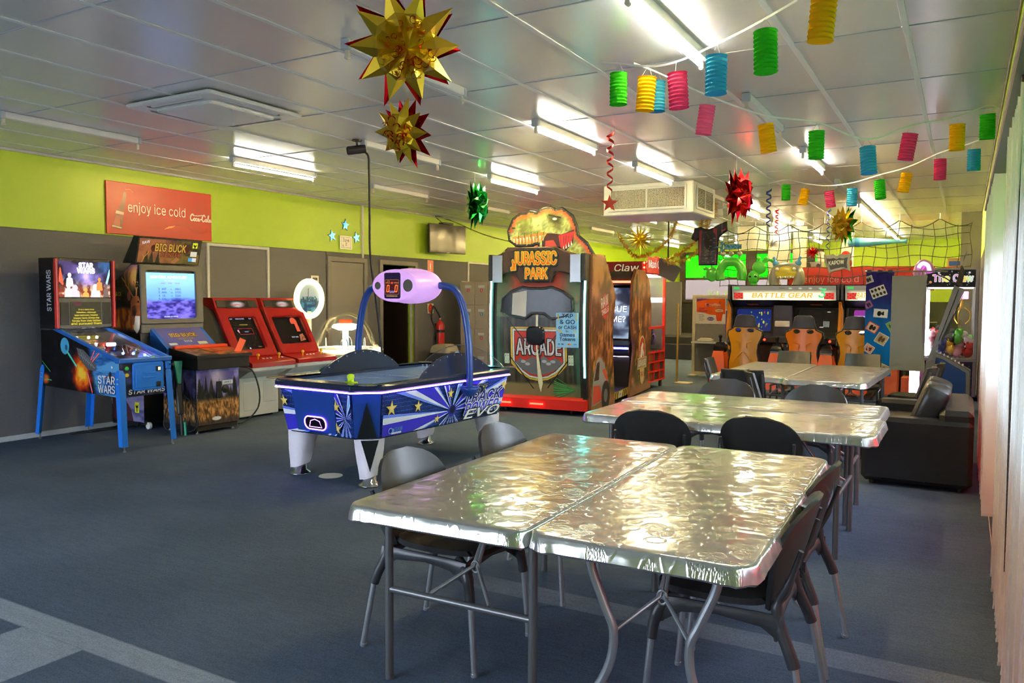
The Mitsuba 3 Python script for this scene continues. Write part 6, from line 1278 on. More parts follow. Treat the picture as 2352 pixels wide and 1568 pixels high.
# ------------------------------------------------------------------ notice partition with a shelf
mat('cream_frame', '#d6cdb4', .5)
pt = Thing('partition_board', 'free-standing grey partition in a cream frame with posters and a narrow shelf', 'partition', M=TR(-4.62, 15.1, 0))
pt.part('frame', cat(bx(0, .06, 0, .06, 0, 1.58, .006), bx(1.54, 1.6, 0, .06, 0, 1.58, .006), bx(0, 1.6, 0, .06, 1.53, 1.58, .006), bx(0, 1.6, 0, .06, .04, .09, .006)), 'cream_frame')
pt.part('felt_panel', bx(.06, 1.54, .02, .04, .09, 1.54), 'grey_felt'); pt.part('upper_board', bx(.06, 1.54, .012, .02, 1.02, 1.53), 'white_paper')
pt.part('foot', bx(-.02, .12, -.16, .25, 0, .035, .008), 'cream_frame'); pt.part('foot', bx(1.46, 1.62, -.1, .25, 0, .035, .008), 'cream_frame')
pt.part('shelf', bx(.08, .96, -.32, .02, .655, .685, .004), 'white_trim'); pt.part('shelf_leg', cyl((.62, -.2, .02), (.62, -.2, .66), .025), 'chrome'); pt.part('shelf_base', lathe([(0, 0), (.2, 0), (.2, .012), (.03, .03), (0, .03)], 20), 'steel') if False else None
pt.part('shelf_base', mv(lathe([(0, 0), (.2, 0), (.2, .012), (.03, .03), (0, .03)], 20), TR(.62, -.2, 0)), 'steel')
cp = Art(.56, .48, '#e8e2d8'); cp.add(Polygon([(0, .48), (0, .22), (.14, .21), (.26, .17), (.40, .16), (.56, .19), (.56, .48)]), '#e2622c').add(Polygon([(0, .48), (0, .42), (.26, .48)]), '#5a2a6a').add(txt('I', .05, True, at=(.17, .335)), '#f4e6dc').add(ell(.215, .36, .024, .022), '#5a2070').add(txt('coffee', .05, True, w=.22, at=(.25, .335)), '#f4e6dc').add(txt('EXPRESS', .022, True, at=(.36, .295)), '#f0b090').add(txt('Real', .04, True, slant=.2, at=(.04, .27)), '#8a2a5a').add(txt('Real Coffee', .035, True, w=.17, slant=.2, at=(.04, .225)), '#8a2a5a')
cp.add(Polygon([(.37, .24), (.52, .24), (.49, .05), (.40, .05)]), '#d8502c').add(ell(.445, .25, .08, .03), '#e8d8c0').add(ell(.445, .25, .06, .02), '#c8a888').add(line([(.46, .43), (.44, .40), (.47, .38)], .01), '#8a2a1c').add(ell(.28, .09, .07, .035), '#4a3c7a').add(txt('$3.50', .03, True, at=(.28, .075), anchor='c'), '#e8e4f4')
for k in range(5): cp.add(sbox(.05, .05 + .028 * k, .05 + .09 + .02 * (k % 2), .06 + .028 * k), '#9a948c')
pt.art('coffee_poster', cp, XZ(.08, .010, 1.03), m='print_matt')
fp2 = Art(.26, .20, '#6aa8cc'); fp2.add(sbox(0, 0, .26, .06), '#c8a070').add(Polygon([(.06, .16), (.24, .16), (.2, .04), (.1, .04)]), '#d8b82c').add(ell(.15, .15, .09, .035), '#e8c84a').add(txt('HOT CHIPS', .035, True, w=.14, at=(.15, .09), anchor='c'), '#b8442c'); pt.art('food_poster', fp2, XZ(.65, .010, 1.31), m='print_matt')
yp = Art(.26, .42, '#5a2c7c'); yp.add(txt('YOUTH', .05, True, w=.2, at=(.13, .35), anchor='c'), '#d8cce4').add(txt('SUMMIT', .035, True, w=.2, at=(.13, .30), anchor='c'), '#b8a4cc').add(line([(.04, .18), (.1, .24), (.16, .2), (.22, .27)], .012), '#b89a5a').add(unary_union([sbox(.03, .03 + .03 * k, .18 - .02 * (k % 3), .04 + .03 * k) for k in range(4)]), '#9a84b4'); pt.art('event_poster', yp, XZ(.65, .010, .86), m='print_matt')
for k, (w_, c, h_) in enumerate(((.30, 'dome_white', .03), (.26, 'print_stub', .02), (.22, 'white_paper', .03))):
    pass
mat('pale_green', '#8a9a80', .6)
z = .686
for k, (w_, h_, c, lb) in enumerate(((.34, .016, 'pale_green', 'greenish tray at the bottom of the small stack on the partition shelf'), (.28, .03, 'white_paper', 'white paper stack in the tray on the partition shelf'), (.22, .022, 'cream', 'cream pad on top of the small stack on the partition shelf'))):
    one('paper_stack', bx(-w_ / 2, w_ / 2, -.1, .1, 0, h_, .003), c, lb, 'paper stack', M=RZ(-4.30, 14.95, z, .1 * k)); z += h_

# ------------------------------------------------------------------ kiosk with the long red drinks banner, stage and counters beyond
mat('banner_red', '#b8221c', .35)
ks = Thing('red_banner', 'long red drinks banner reading enjoy ice cold above the racing cabinets', 'banner', M=TR(0, 16.2, 0))
def bend(v):
    x = -3.05 + v[:, 0]; return np.c_[x, -.22 * np.cos((x + 1.8) * 1.1) - v[:, 2], 1.68 + v[:, 1]]
ks.part('board', shell(lambda u, v: np.stack([-3.05 + 2.55 * u, -.22 * np.cos((-3.05 + 2.55 * u + 1.8) * 1.1) + .015, 1.68 + .44 * v], -1), 30, 3, .02), 'banner_red', True)
bn = Art(2.55, .44)
bn.add(txt('enjoy ice cold', .12, False, w=.98, at=(.33, .15)), '#d8a8a0').add(Polygon([(.14, .06), (.20, .06), (.225, .16), (.235, .25), (.255, .33), (.24, .34), (.21, .26), (.16, .18)]), '#5a1814').add(sbox(.165, .14, .215, .17), '#c8a8a0')
def script_cola(a, x, y, h, c):
    w = h * .16; pl = lambda P, k=1.0: line(spline([(x + p * h, y + q * h) for p, q in P], 6), w * k)
    S = [pl([(.62, .78), (.45, .98), (.18, .72), (.08, .30), (.26, .02), (.55, .14), (.66, .3)], 1.3), pl([(.78, .42), (.66, .22), (.78, .02), (.94, .16), (.90, .38), (.78, .42)]), pl([(1.24, .36), (1.08, .40), (1.02, .12), (1.16, .02), (1.32, .16)]), pl([(1.58, .38), (1.42, .36), (1.38, .1), (1.5, .04), (1.6, .34), (1.6, .06), (1.74, .1)]), pl([(1.8, .26), (2.0, .3)]),
         pl([(2.66, .78), (2.5, .98), (2.22, .72), (2.12, .30), (2.3, .02), (2.6, .14), (2.7, .3)], 1.3), pl([(2.82, .42), (2.7, .22), (2.82, .02), (2.98, .16), (2.94, .38), (2.82, .42)]), pl([(3.1, .1), (3.3, .7), (3.32, .98), (3.2, .8), (3.16, .1), (3.3, .06)]), pl([(3.62, .38), (3.46, .36), (3.42, .1), (3.54, .04), (3.64, .34), (3.64, .06), (3.8, .12)]), pl([(.30, .92), (.9, .78), (1.6, .82), (2.2, .94)], .8)]
    a.add(unary_union(S), c)
script_cola(bn, 1.55, .15, .11, '#d8a8a0')
bn.P = [(v, f, c) for v, f, c in bn.P]
ks.art('print', bn, None, m='print', warp=lambda v: bend(v) - [0, -.0, 0])
ks.part('post', cat(*[cyl((x, .0, 0), (x, .0, 2.1), .03) for x in (-2.95, -.6)]), 'steel')
kc = Thing('kiosk_counter', 'dark service counter under the long red banner', 'counter', M=TR(0, 16.35, 0)); kc.part('body', bx(-3.0, -.5, .05, .6, 0, 1.05, .01), 'black_plastic'); kc.part('top', bx(-3.05, -.45, 0, .7, 1.05, 1.09, .008), 'dark_wood')
hc = Thing('high_shelf', 'high shelf behind the long red banner that carries a stereo and boxes', 'shelf', M=TR(0, 16.4, 0)); hc.part('board', bx(-3.0, -.05, .0, .5, 2.05, 2.085, .004), 'red_gloss'); hc.part('post', cat(*[bx(x, x + .04, .45, .49, 0, 2.05) for x in (-3.0, -1.5, -.1)]), 'black_plastic')
st = Thing('stereo', 'silver stereo with black lid and two round speakers on the high shelf', 'stereo', M=TR(-2.66, 16.45, 2.087)); st.part('body', bx(-.17, .2, 0, .3, 0, .16, .01), 'steel'); st.part('lid', bx(-.18, .03, .02, .28, .17, .34, .01), 'black_plastic'); st.part('tower', bx(.1, .2, .02, .28, .16, .36, .01), 'white_metal'); st.part('speaker', mv(lathe([(0, 0), (.075, 0), (.07, .012), (0, .004)], 20), FR((-.08, -.002, .08), (1, 0, 0), (0, 0, 1))), 'black_plastic'); st.part('speaker', mv(lathe([(0, 0), (.04, 0), (.036, .01), (0, .003)], 16), FR((.13, -.002, .08), (1, 0, 0), (0, 0, 1))), 'black_plastic')
one('black_bag', ball((0, 0, .07), (.14, .1, .08), 2), 'black_matt', 'black rounded bag lying left of the stereo on the high shelf', 'bag', smooth=True, M=TR(-2.86, 16.5, 2.085))
rf = Thing('red_doll', 'red and white stuffed doll sitting on the high shelf right of the stereo', 'doll', M=TR(-2.03, 16.45, 2.087)); rf.part('body', ball((0, 0, .1), (.09, .07, .11)), 'plush_red', True); rf.part('head', ball((0, -.02, .27), (.085, .07, .085)), 'plush_red', True); rf.part('belly', ball((0, -.05, .14), (.06, .05, .07)), 'plush_white', True); rf.part('arm', cat(ball((-.09, -.02, .12), (.03, .03, .06), 1), ball((.09, -.02, .12), (.03, .03, .06), 1)), 'plush_red', True)
one('red_tin', bx(-.05, .05, 0, .1, 0, .10, .008), 'red_gloss', 'small red tin standing between the stereo and the red doll', 'tin', M=TR(-2.27, 16.45, 2.087))
tb = Thing('cardboard_box', 'cardboard box with a blue label standing on a red lid high by the dark pillar', 'box', M=TR(-.16, 15.95, 0)); tb.part('lid', bx(-.2, .14, .45, .8, 2.087, 2.11), 'red_gloss'); tb.part('box', bx(-.15, .12, .47, .75, 2.11, 2.27, .004), 'cardboard'); tb.part('label', bx(-.12, .08, .466, .47, 2.13, 2.21), 'deep_blue')
mat('cardboard', '#a88a5a', .7)
# dark stage blocks and counter at the far left
sg = Thing('dark_stage', 'long low dark platform at the far end of the hall', 'platform'); sg.part('platform', bx(-8.3, -4.9, 19.2, 21.6, 0, .55, .01), 'black_matt'); sg.part('riser', bx(-7.0, -5.6, 19.0, 19.2, 0, .38, .01), 'black_plastic')
sc2 = Thing('dark_screen_wall', 'tall dark free-standing partition at the far end left of the windows', 'partition'); sc2.part('panel', bx(-8.4, -6.5, 20.2, 20.3, .55, 1.95), 'grey_felt')
for k, (x, w_, zz_, h_) in enumerate(((-3.62, .55, 2.28, .70), (-3.0, .40, 1.95, 1.0), (-2.72, .28, 2.0, .96))):
    pass
wb_ = [(-3.98, -3.42, 2.47, 2.95), (-3.40, -2.98, 1.90, 2.93), (-2.96, -2.70, 2.05, 2.93)]
for k, (a, b, z0, z1) in enumerate(wb_):
    t = Thing('hanging_sheet', ['short cream cloth sheet hanging from the ceiling left of the longest one', 'longest cream cloth sheet hanging from the ceiling behind the net', 'narrow cream cloth sheet hanging right of the longest one'][k], 'cloth sheet', None, TR(0, 15.9 + .12 * k, 0)); t.part('cloth', shell(cloth(a, b, z0, z1, 0, .012, 1.2), 16, 12, .005), 'cream_cloth', True); t.part('rod', cyl((a - .02, 0, z1), (b + .02, 0, z1), .008), 'steel'); t.part('cord', cat(*[cyl((x, 0, z1), (x, 0, 3.0), .003, n=5) for x in (a + .05, b - .05)]), 'cable')
mat('cream_cloth', '#e6dcc8', .8)
one('white_column', bx(-2.30, -2.08, 17.9, 18.1, 0, 3.0, .01), 'white_paper', 'slim white column from floor to ceiling behind the net', 'column')

# ------------------------------------------------------------------ lockers, vending cabinet, extinguisher, bin, passage signs
mat('locker_cream', '#b9ab92', .45)
lk = Thing('locker_bank', 'bank of twelve cream metal lockers with number stickers beside the passage', 'lockers', M=RZ(-7.72, 12.28, 0, math.radians(4)))
lk.part('carcass', bx(-.42, .42, .015, .55, 0, 1.80, .004), 'locker_cream'); lk.part('side_panel', bx(-.43, -.415, 0, .55, 0, 1.81), 'locker_cream')
for c in range(3):
    for r in range(4):
        x, z0 = -.41 + .277 * c, .06 + .437 * r
        d = lk.part('door', bx(x + .006, x + .271, 0, .017, z0, z0 + .425, .004), 'locker_cream')
        lk.part('card_holder', bx(x + .07, x + .20, -.004, .002, z0 + .31, z0 + .36, .002), 'white_metal', parent=d); lk.part('knob', ball((x + .035, -.006, z0 + .17), .010, 1), 'chrome', True, parent=d)
        a = Art(.06, .06); a.add(rrect(.0, .06, 0, .06, .02), ['#c88a2a', '#d8603a', '#5aa0c0', '#d8506a'][r]).add(txt(str(1 + c + 3 * (3 - r)), .03, True, at=(.03, .015), anchor='c'), '#f0e0d8'); lk.art('sticker', a, XZ(x + .11, -.0005, z0 + .235), parent=d)
vd = Thing('vending_cabinet', 'white lit display cabinet with posters on its glass, between lockers and dinosaur cabin', 'display cabinet', M=RZ(-7.30, 13.15, 0, math.radians(4)))
vd.part('body', cat(bx(-.42, .42, .08, .6, 0, 1.86, .01), bx(-.42, -.34, 0, .1, 0, 1.86), bx(.34, .42, 0, .1, 0, 1.86), bx(-.34, .34, 0, .1, 0, .55), bx(-.34, .34, 0, .1, 1.66, 1.86)), 'white_cab')
vd.part('glass', bx(-.34, .34, .012, .016, .55, 1.66), 'clear_plastic')
for z_ in (.92, 1.32, 1.64): vd.part('lamp_strip', bx(-.33, .33, .03, .06, z_ - .05, z_, .004), 'white_metal', emit=emitter('#f4fbff', 3.0, .06))
va = Art(.66, 1.05); rg = random.Random(9)
for k in range(14): x, y, w_, h_ = .01 + .16 * (k % 4), .04 + .27 * (k // 4), .13, .19; va.add(sbox(x, y, x + w_, y + h_), rg.choice(['#d8dce0', '#c8ced8', '#e4e4e4', '#b8c4d0'])).add(sbox(x + .02, y + .05 * rg.random(), x + w_ - .02, y + .12), rg.choice(['#3a4654', '#d87a5a', '#5a90b8', '#8a8f96', '#a8b46a']))
va.add(txt('S', .12, True, at=(.05, .06)), '#7ab82a')
vd.art('posters', va, XZ(-.33, .010, .58), m='print_matt')
fe = Thing('fire_extinguisher', 'red fire extinguisher with black band hanging on the grey wall left of the lockers', 'fire extinguisher', M=TR(-8.39, 11.93, .62))
fe.part('cylinder', lathe([(0, 0), (.075, .005), (.08, .03), (.08, .36), (.06, .42), (.025, .45), (.025, .48), (0, .48)], 20), 'red_gloss', True); fe.part('band', lathe([(.081, .24), (.082, .24), (.082, .29), (.081, .29)], 20), 'black_plastic'); fe.part('valve', cat(cyl((0, 0, .47), (0, 0, .53), .02), bx(-.01, .08, -.012, .012, .52, .54)), 'steel'); fe.part('hose', tube(spline([(0, 0, .51), (.05, -.16, .62), (.03, -.26, .72), (.02, -.30, .50), (.02, -.17, .30), (.02, -.13, .02), (.02, -.13, -.02)], 8), .016, 8), 'rubber', True); fe.part('bracket', bx(-.10, -.075, -.03, .03, .1, .4), 'black_plastic')
wbn = Thing('waste_bin', 'grey domed waste bin with a paper label, standing left of the lockers', 'bin', M=TR(-8.08, 11.62, 0)); wbn.part('body', bx(-.2, .2, -.2, .2, 0, .52, .02), 'rubber'); wbn.part('lid', loft([[(r_ * x, r_ * y, z_) for x, y in rrect(-.2, .2, -.2, .2, .05).exterior.coords[:-1]] for z_, r_ in ((.52, 1), (.58, .98), (.64, .85), (.67, .55), (.675, .1))]), 'beige_side', 40); wbn.part('label', mv(bx(-.09, .09, -.002, .002, 0, .08), FR((.202, 0, .55), (0, 1, 0), (-.02, 0, 1))), 'white_paper')
def flat_sign(name, a, y, z, label, cat_, th=.006, back='white_paper', group=None):
    t = Thing(name, label, cat_, group, YZ(XL + .016, y, z)); t.part('board', bx(0, a.w, 0, a.h, 0, th, .001), back); t.art('print', a, TR(0, 0, th + .0006), m='print'); return t
a = Art(.18, .22, '#d8402c'); a.add(unary_union([rrect(.075, .105, .06, .16, .012), sbox(.084, .16, .096, .185)]), '#f0e4e0').add(txt('FIRE', .02, True, at=(.09, .025), anchor='c'), '#f0e4e0'); flat_sign('fire_sign', a, 11.66, 1.96, 'small red fire extinguisher sign high on the grey wall', 'sign')
a = Art(.18, .18, '#d9cdb0'); a.add(ell(.09, .09, .07, .085), '#b8281c').add(unary_union([txt('FIRE', .02, True, at=(.09, .10), anchor='c'), txt('POINT', .016, True, at=(.09, .07), anchor='c')]), '#d86a5a'); flat_sign('round_notice', a, 11.66, 1.21, 'cream notice with a red disc above the fire extinguisher hose', 'notice')

# ------------------------------------------------------------------ wall signs, television, cable
mat('sign_red', '#bd1e16', .36, spec=.5)
def cola_sign(y0, y1, z0, z1, label):
    t = Thing('drinks_sign', label, 'sign', 'red drinks signs on the left wall', YZ(XL, y0, z0)); w, h = y1 - y0, z1 - z0
    t.part('board', bx(0, w, 0, h, .002, .022, .004), 'sign_red')
    a = Art(w, h); k = h / .60
    a.add(Polygon([(.06, .08), (.18, .06), (.20, .14), (.20, .24), (.225, .31), (.23, .36), (.25, .46), (.235, .50), (.215, .495), (.19, .38), (.16, .31), (.12, .26), (.10, .18)]), '#7a2a20').add(Polygon([(.075, .10), (.165, .085), (.17, .2), (.12, .22)]), '#b04a38').add(Polygon([(.12, .27), (.215, .255), (.21, .225), (.11, .235)]), '#d8a8a0').add(Polygon([(.065, .10), (.18, .08), (.18, .065), (.065, .085)]), '#b8c0a8').add(line([(.24, .52), (.29, .53), (.33, .5)], .006), '#e87a60')
    a.add(txt('enjoy ice cold', .115, False, w=.78, at=(.265, .27)), '#f6dcd6')
    script_cola(a, 1.11, .24, .085, '#f6e2dc')
    a.add(line(spline([(.55, .12), (.68, .10), (.80, .14), (.95, .17), (1.08, .15), (1.2, .09), (1.32, .10), (1.38, .16)], 6), .008), '#a83a2a').add(Polygon([(.74, .10), (.86, .13), (.90, .16), (.80, .14)]), '#ef8a4a')
    t.art('print', a, TR(0, 0, .0235)); return t
cola_sign(5.50, 6.94, 2.21, 2.81, 'red drinks sign reading enjoy ice cold with a bottle, above the pinball machine')
r2 = Thing('drinks_sign', 'red drinks poster high on the left wall, half behind the dinosaur game', 'sign', 'red drinks signs on the left wall', YZ(XL, 14.9, 2.24)); r2.part('board', bx(0, 1.5, 0, .6, .002, .022, .004), 'sign_red'); a = Art(1.5, .6); script_cola(a, .15, .2, .16, '#f0c8c0'); r2.art('print', a, TR(0, 0, .0235))
a = Art(.28, .21, '#d9d6cc'); a.add(sbox(.0, .0, .28, .21).difference(sbox(.02, .02, .26, .19)), '#efeee8').add(sbox(.02, .02, .26, .19).difference(sbox(.026, .026, .254, .184)), '#2a2a2a').add(unary_union([txt('Zone', .045, True, at=(.14, .12), anchor='c'), txt('2', .045, True, at=(.14, .06), anchor='c'), txt('&.', .03, True, at=(.06, .04))]), '#222222')
flat_sign('zone_sign', a, 9.35, 2.25, 'white paper sign reading Zone 2 between three blue stars on the green wall', 'sign')
mat('foil_blue', '#3a78c8', .22, metal=.9)
for y, z, lb in ((9.19, 2.44, 'left'), (9.49, 2.63, 'top'), (9.75, 2.45, 'right')):
    one('wall_star', ext_b(star(0, 0, .10, .042), .012, .003), 'foil_blue', f'blue foil star on the green wall, {lb} of three around the Zone 2 sign', 'star decoration', 'blue foil stars around the Zone 2 sign', M=YZ(XL + .002, y, z) @ RZ(0, 0, 0, {'left': .2, 'top': -.1, 'right': .25}[lb]))
one('conduit', bx(XL + .0, XL + .03, 9.87, 9.91, 2.13, 2.97, .004), 'white_trim', 'white vertical cable conduit running down the green wall above the door', 'conduit')
tv = Thing('television', 'black television with a glossy dark screen tilted high on the green wall', 'television', M=TR(XL + .25, 11.98, 2.57) @ RZ(0, 0, 0, math.radians(78)))
tv.part('case', bx(-.46, .46, 0, .05, -.26, .26, .008), 'black_plastic'); tv.part('screen', bx(-.445, .445, -.004, .002, -.235, .245), 'black_gloss'); tv.part('bracket', cat(bx(-.06, .06, .05, .15, -.06, .06), bx(-.03, .03, .12, .2, -.14, .14)), 'steel'); tv.part('set_top_box', bx(-.12, .14, .0, .12, .265, .30, .004), 'black_plastic'); tv.part('logo', bx(-.03, .03, -.006, -.003, -.255, -.245), 'steel')
one('tv_cable', tube(spline([(XL + .15, 11.95, 2.86), (XL + .04, 11.9, 2.99), (XL + .02, 12.6, 2.93), (XL + .02, 13.6, 2.78), (XL + .02, 14.9, 2.70), (XL + .02, 16.5, 2.72)], 10), .006, 6), 'cable', 'thin black cable sagging along the green wall to the right of the television', 'cable', smooth=True)
a = Art(.16, .2, '#dcd8d0'); a.add(sbox(.02, .02, .14, .10), '#c86a5a').add(sbox(.03, .13, .13, .17), '#3a3a3c'); flat_sign('small_notice', a, 8.72, 1.62, 'small white and red notice on the grey wall right of the glowing ring', 'notice')
so = Thing('power_socket', 'white wall power socket with a black plug under the pinball machine', 'socket', M=YZ(XL + .016, 5.52, .26)); so.part('plate', bx(0, .12, 0, .08, 0, .012, .003), 'white_metal'); so.part('plug', bx(.05, .10, .02, .06, .012, .06, .008), 'black_plastic')
one('power_cable', tube(spline([(XL + .06, 5.60, .29), (XL + .09, 5.62, .14), (XL + .12, 5.5, .012), (XL + .22, 5.2, .01), (XL + .14, 4.95, .01), (XL + .24, 5.35, .012), (XL + .3, 5.6, .01)], 8), .008, 6), 'cable', 'black power cable curling on the floor at the wall behind the pinball machine', 'cable', smooth=True)
one('floor_spot', lathe([(0, 0), (.10, 0), (.10, .002), (0, .0025)], 28), 'white_trim', 'round pale disc worn into the carpet beside the air hockey table legs', 'floor disc', M=TR(-4.58, 4.92, 0))

# ------------------------------------------------------------------ ceiling cassette, duct box, camera
ac = Thing('ceiling_cassette', 'square white air conditioning cassette flush in the ceiling above the pinball machine', 'air conditioner', M=TR(-5.22, 4.335, H - .012))
ac.part('panel', ext_b(rrect(-.485, .485, -.465, .465, .03).difference(unary_union([rrect(-.30, .30, .355, .405, .02), rrect(-.30, .30, -.405, -.355, .02), rrect(.355, .405, -.30, .30, .02), rrect(-.405, -.355, -.30, .30, .02)])), .03, .008, -.032), 'white_metal')
ac.part('slot_well', bx(-.46, .46, -.44, .44, -.004, .004), 'black_matt')
ac.part('grille', ext_b(rrect(-.315, .315, -.315, .315, .02), .03, .008, -.055), 'white_metal')
for k, M_ in enumerate((RZ(), RZ(0, 0, 0, A90), RZ(0, 0, 0, 2 * A90), RZ(0, 0, 0, 3 * A90))): ac.part('flap', mv(mv(bx(-.29, .29, -.018, .018, -.002, .002), RX(.5)), M_ @ TR(0, .378, -.022)), 'white_metal')
for y in (-.09, .16): ac.part('latch', bx(.275, .30, y - .008, y + .008, -.06, -.054), 'white_trim')
db = Thing('duct_box', 'large white air outlet box with lattice grilles hanging under the ceiling behind the dinosaur game', 'air conditioner', M=TR(-3.62, 9.78, 2.59))
db.part('box', bx(-.61, .61, 0, 1.0, 0, .405, .012), 'white_metal')
for nm, M_, L_ in (('front_grille', FR((-.53, -.004, .055), (1, 0, 0), (0, 0, 1)), 1.06), ('side_grille', FR((.614, .12, .055), (0, 1, 0), (0, 0, 1)), .76)):
    g = db.part(nm, mv(ext_b(sbox(0, 0, L_, .30).difference(unary_union([sbox(.03, .03, L_ / 2 - .01, .27), sbox(L_ / 2 + .01, .03, L_ - .03, .27)])), .014, .003), M_), 'white_metal')
    db.part('recess', mv(ext(sbox(.02, .02, L_ - .02, .28), .001), M_), 'dark_gap', parent=g)
    bars = [sbox(.03, .03 + .0185 * k, L_ - .03, .037 + .0185 * k) for k in range(13)] + ([sbox(.03 + .02 * k, .03, .0365 + .02 * k, .27) for k in range(int((L_ - .06) / .02))] if nm == 'front_grille' else [])
    kk = db.part('lattice', mv(ext(unary_union(bars), .006, .003), M_), 'cream', parent=g); labels[kk] = {'kind': 'stuff'}
cc = Thing('security_camera', 'small black cylindrical security camera on a bracket under the ceiling', 'camera', M=TR(-5.07, 5.83, H))
cc.part('mount', cat(cyl((0, 0, -.02), (0, 0, -.007), .045), tube([(0, 0, -.02), (0, .01, -.06), (.02, .02, -.085)], .01, 8)), 'black_plastic'); cc.part('body', cyl((-.06, -.06, -.115), (.06, .06, -.085), .04, n=18), 'black_plastic'); cc.part('lens', cyl((-.062, -.062, -.1155), (-.066, -.066, -.1165), .032, n=18), 'black_gloss')
one('camera_cable', tube(spline([(-5.03, 5.87, 2.90), (-4.97, 5.88, 2.84), (-4.96, 5.88, 2.70), (-4.955, 5.88, 2.3), (-4.95, 5.88, 1.9), (-4.945, 5.95, 1.5), (-4.93, 6.05, .84)], 8), .010, 6), 'cable', 'black cable hanging from the security camera down behind the air hockey table', 'cable', smooth=True)

# ------------------------------------------------------------------ foil stars
mat('foil_gold', '#e8c03a', .27, metal=1.0); mat('foil_gold_pale', '#f0d460', .30, metal=1.0); mat('foil_red', '#c01622', .16, metal=1.0); mat('foil_green', '#128a3a', .16, metal=1.0)
def spikes(n, R, r0, h, tw=0.0, seed=0):
    rg = np.random.default_rng(seed); ms = []
    for k in range(n):
        a = 2 * PI * (k + tw) / n; w = PI / n * 1.25; Rk = R * (1 - .12 * rg.random()); tip = np.array([Rk * math.cos(a), Rk * math.sin(a), (rg.random() - .5) * .05])
        p = [np.array([r0 * math.cos(a + s * w), r0 * math.sin(a + s * w), 0]) for s in (-1, 1)]; q = np.array([r0 * .95 * math.cos(a), r0 * .95 * math.sin(a), h]); c = np.array([0, 0, h * 1.2]); e = np.array([Rk * .6 * math.cos(a), Rk * .6 * math.sin(a), h * .55])
        ms += [mk([p[0], tip, e], [[0, 1, 2]]), mk([e, tip, p[1]], [[0, 1, 2]]), mk([p[0], e, q], [[0, 1, 2]]), mk([q, e, p[1]], [[0, 1, 2]]), mk([p[0], q, c], [[0, 1, 2]]), mk([q, p[1], c], [[0, 1, 2]])]
    return cat(ms)
def foil_star(pos, R, M, front, back, label, n=10, curl='foil_red', layers=1):
    pos = np.array(pos); t = Thing('foil_star', label, 'star decoration', None, TR(*pos) @ M)
    for k in range(layers): t.part('front_foil', mv(spikes(n, R * (1 - .12 * k), R * .50, R * .20, .5 * k, k), TR(0, 0, .03 + .05 * k)), front, False)
    t.part('back_foil', mv(spikes(n, R * 1.04, R * .50, R * .16, .1, 7), RX(PI) @ TR(.01, .012, .02)), back, False)
    rg = np.random.default_rng(3); cm, cr = [], []
    for k in range(42):
        a, r = rg.random() * 2 * PI, R * .48 * math.sqrt(rg.random()); c = np.array([r * math.cos(a), r * math.sin(a), R * .34 * (1 - .6 * r / R)]); b = rg.random() * 6; s = R * .07
        P = [c + np.array([s * math.cos(b + q) * (1 - q / 9), s * math.sin(b + q) * (1 - q / 9), R * .04 * q]) for q in np.linspace(0, 4.2, 8)]
        (cm if k % 2 else cr).append(mv(shell(lambda u, v: np.array(P)[:, None, :] * np.ones((1, 3, 1)) + np.array([0, 0, 1.0]) * ((v - .5) * R * .05)[..., None] + 0 * u[..., None], 8, 3, .0015), np.eye(4)))
    k1 = t.part('curl', cat(cm), 'foil_gold_pale', True); k2 = t.part('curl', cat(cr), curl, True); labels[k1] = {'kind': 'stuff'}; labels[k2] = {'kind': 'stuff'}
    inv = np.linalg.inv(TR(*pos) @ M); up = lambda z: (inv @ np.array([pos[0], pos[1], z, 1]))[:3]
    t.part('cord', cyl(up(pos[2] + R * .3), up(H - .004), .0025, n=6), 'white_metal'); return t
def facing(pos, yaw=0.0, pitch=0.0, roll=0.0):
    d = EYE - np.array(pos); a = math.atan2(d[1], d[0]) + yaw; w = np.array([math.cos(a) * math.cos(pitch), math.sin(a) * math.cos(pitch), math.sin(pitch)]); u = np.array([-math.sin(a), math.cos(a), 0]); M = np.eye(4); M[:3, 0], M[:3, 2] = u, w; M[:3, 1] = np.cross(w, u); return M @ RZ(0, 0, 0, roll)
P1 = (-2.44, 3.16, 2.74); foil_star(P1, .30, facing(P1, .18, -.45, .1), 'foil_gold', 'foil_red', 'large gold foil star with red back and curls, hanging nearest the camera')
P2 = (-3.76, 4.86, 2.76); foil_star(P2, .27, facing(P2, -.75, -.25, .5), 'foil_gold', 'foil_red', 'gold foil star with red back seen half sideways, second from the camera')
P3 = (-5.22, 8.15, 2.64); foil_star(P3, .31, facing(P3, 1.30, 0, .2), 'foil_green', 'foil_green', 'green foil star seen edge on, left of the dinosaur game', curl='foil_green', layers=2)
P4 = (-2.14, 8.46, 2.60); foil_star(P4, .31, facing(P4, 1.22, 0, .3), 'foil_red', 'foil_red', 'red foil star seen edge on, hanging right of the white duct box', curl='foil_red', layers=2)
P5 = (-1.66, 13.2, 2.66); foil_star(P5, .32, facing(P5, -1.05, 0, .25), 'foil_gold', 'foil_green', 'gold and green foil star seen sideways, hanging before the net', curl='foil_green', layers=2)
def burst_star(pos, R, m, label, n=40):
    t = Thing('foil_burst', label, 'star decoration', None, TR(*pos)); ms = [ball((0, 0, 0), R * .3, 1)]
    for k in range(n):
        z = 1 - 2 * (k + .5) / n; a = k * 2.39996; d = np.array([math.sqrt(1 - z * z) * math.cos(a), math.sqrt(1 - z * z) * math.sin(a), z]); ms.append(cyl(d * R * .18, d * R * (.85 + .15 * ((k * 7) % 5) / 4), R * .12, .001, 5))
    t.part('foil', cat(ms), m, False); t.part('cord', cyl((0, 0, R * .3), (0, 0, H - pos[2] - .005), .003, n=6), 'white_metal'); return t
burst_star((-5.58, 14.68, 2.66), .31, 'foil_gold_pale', 'gold foil starburst ball hanging above the red claw machine')
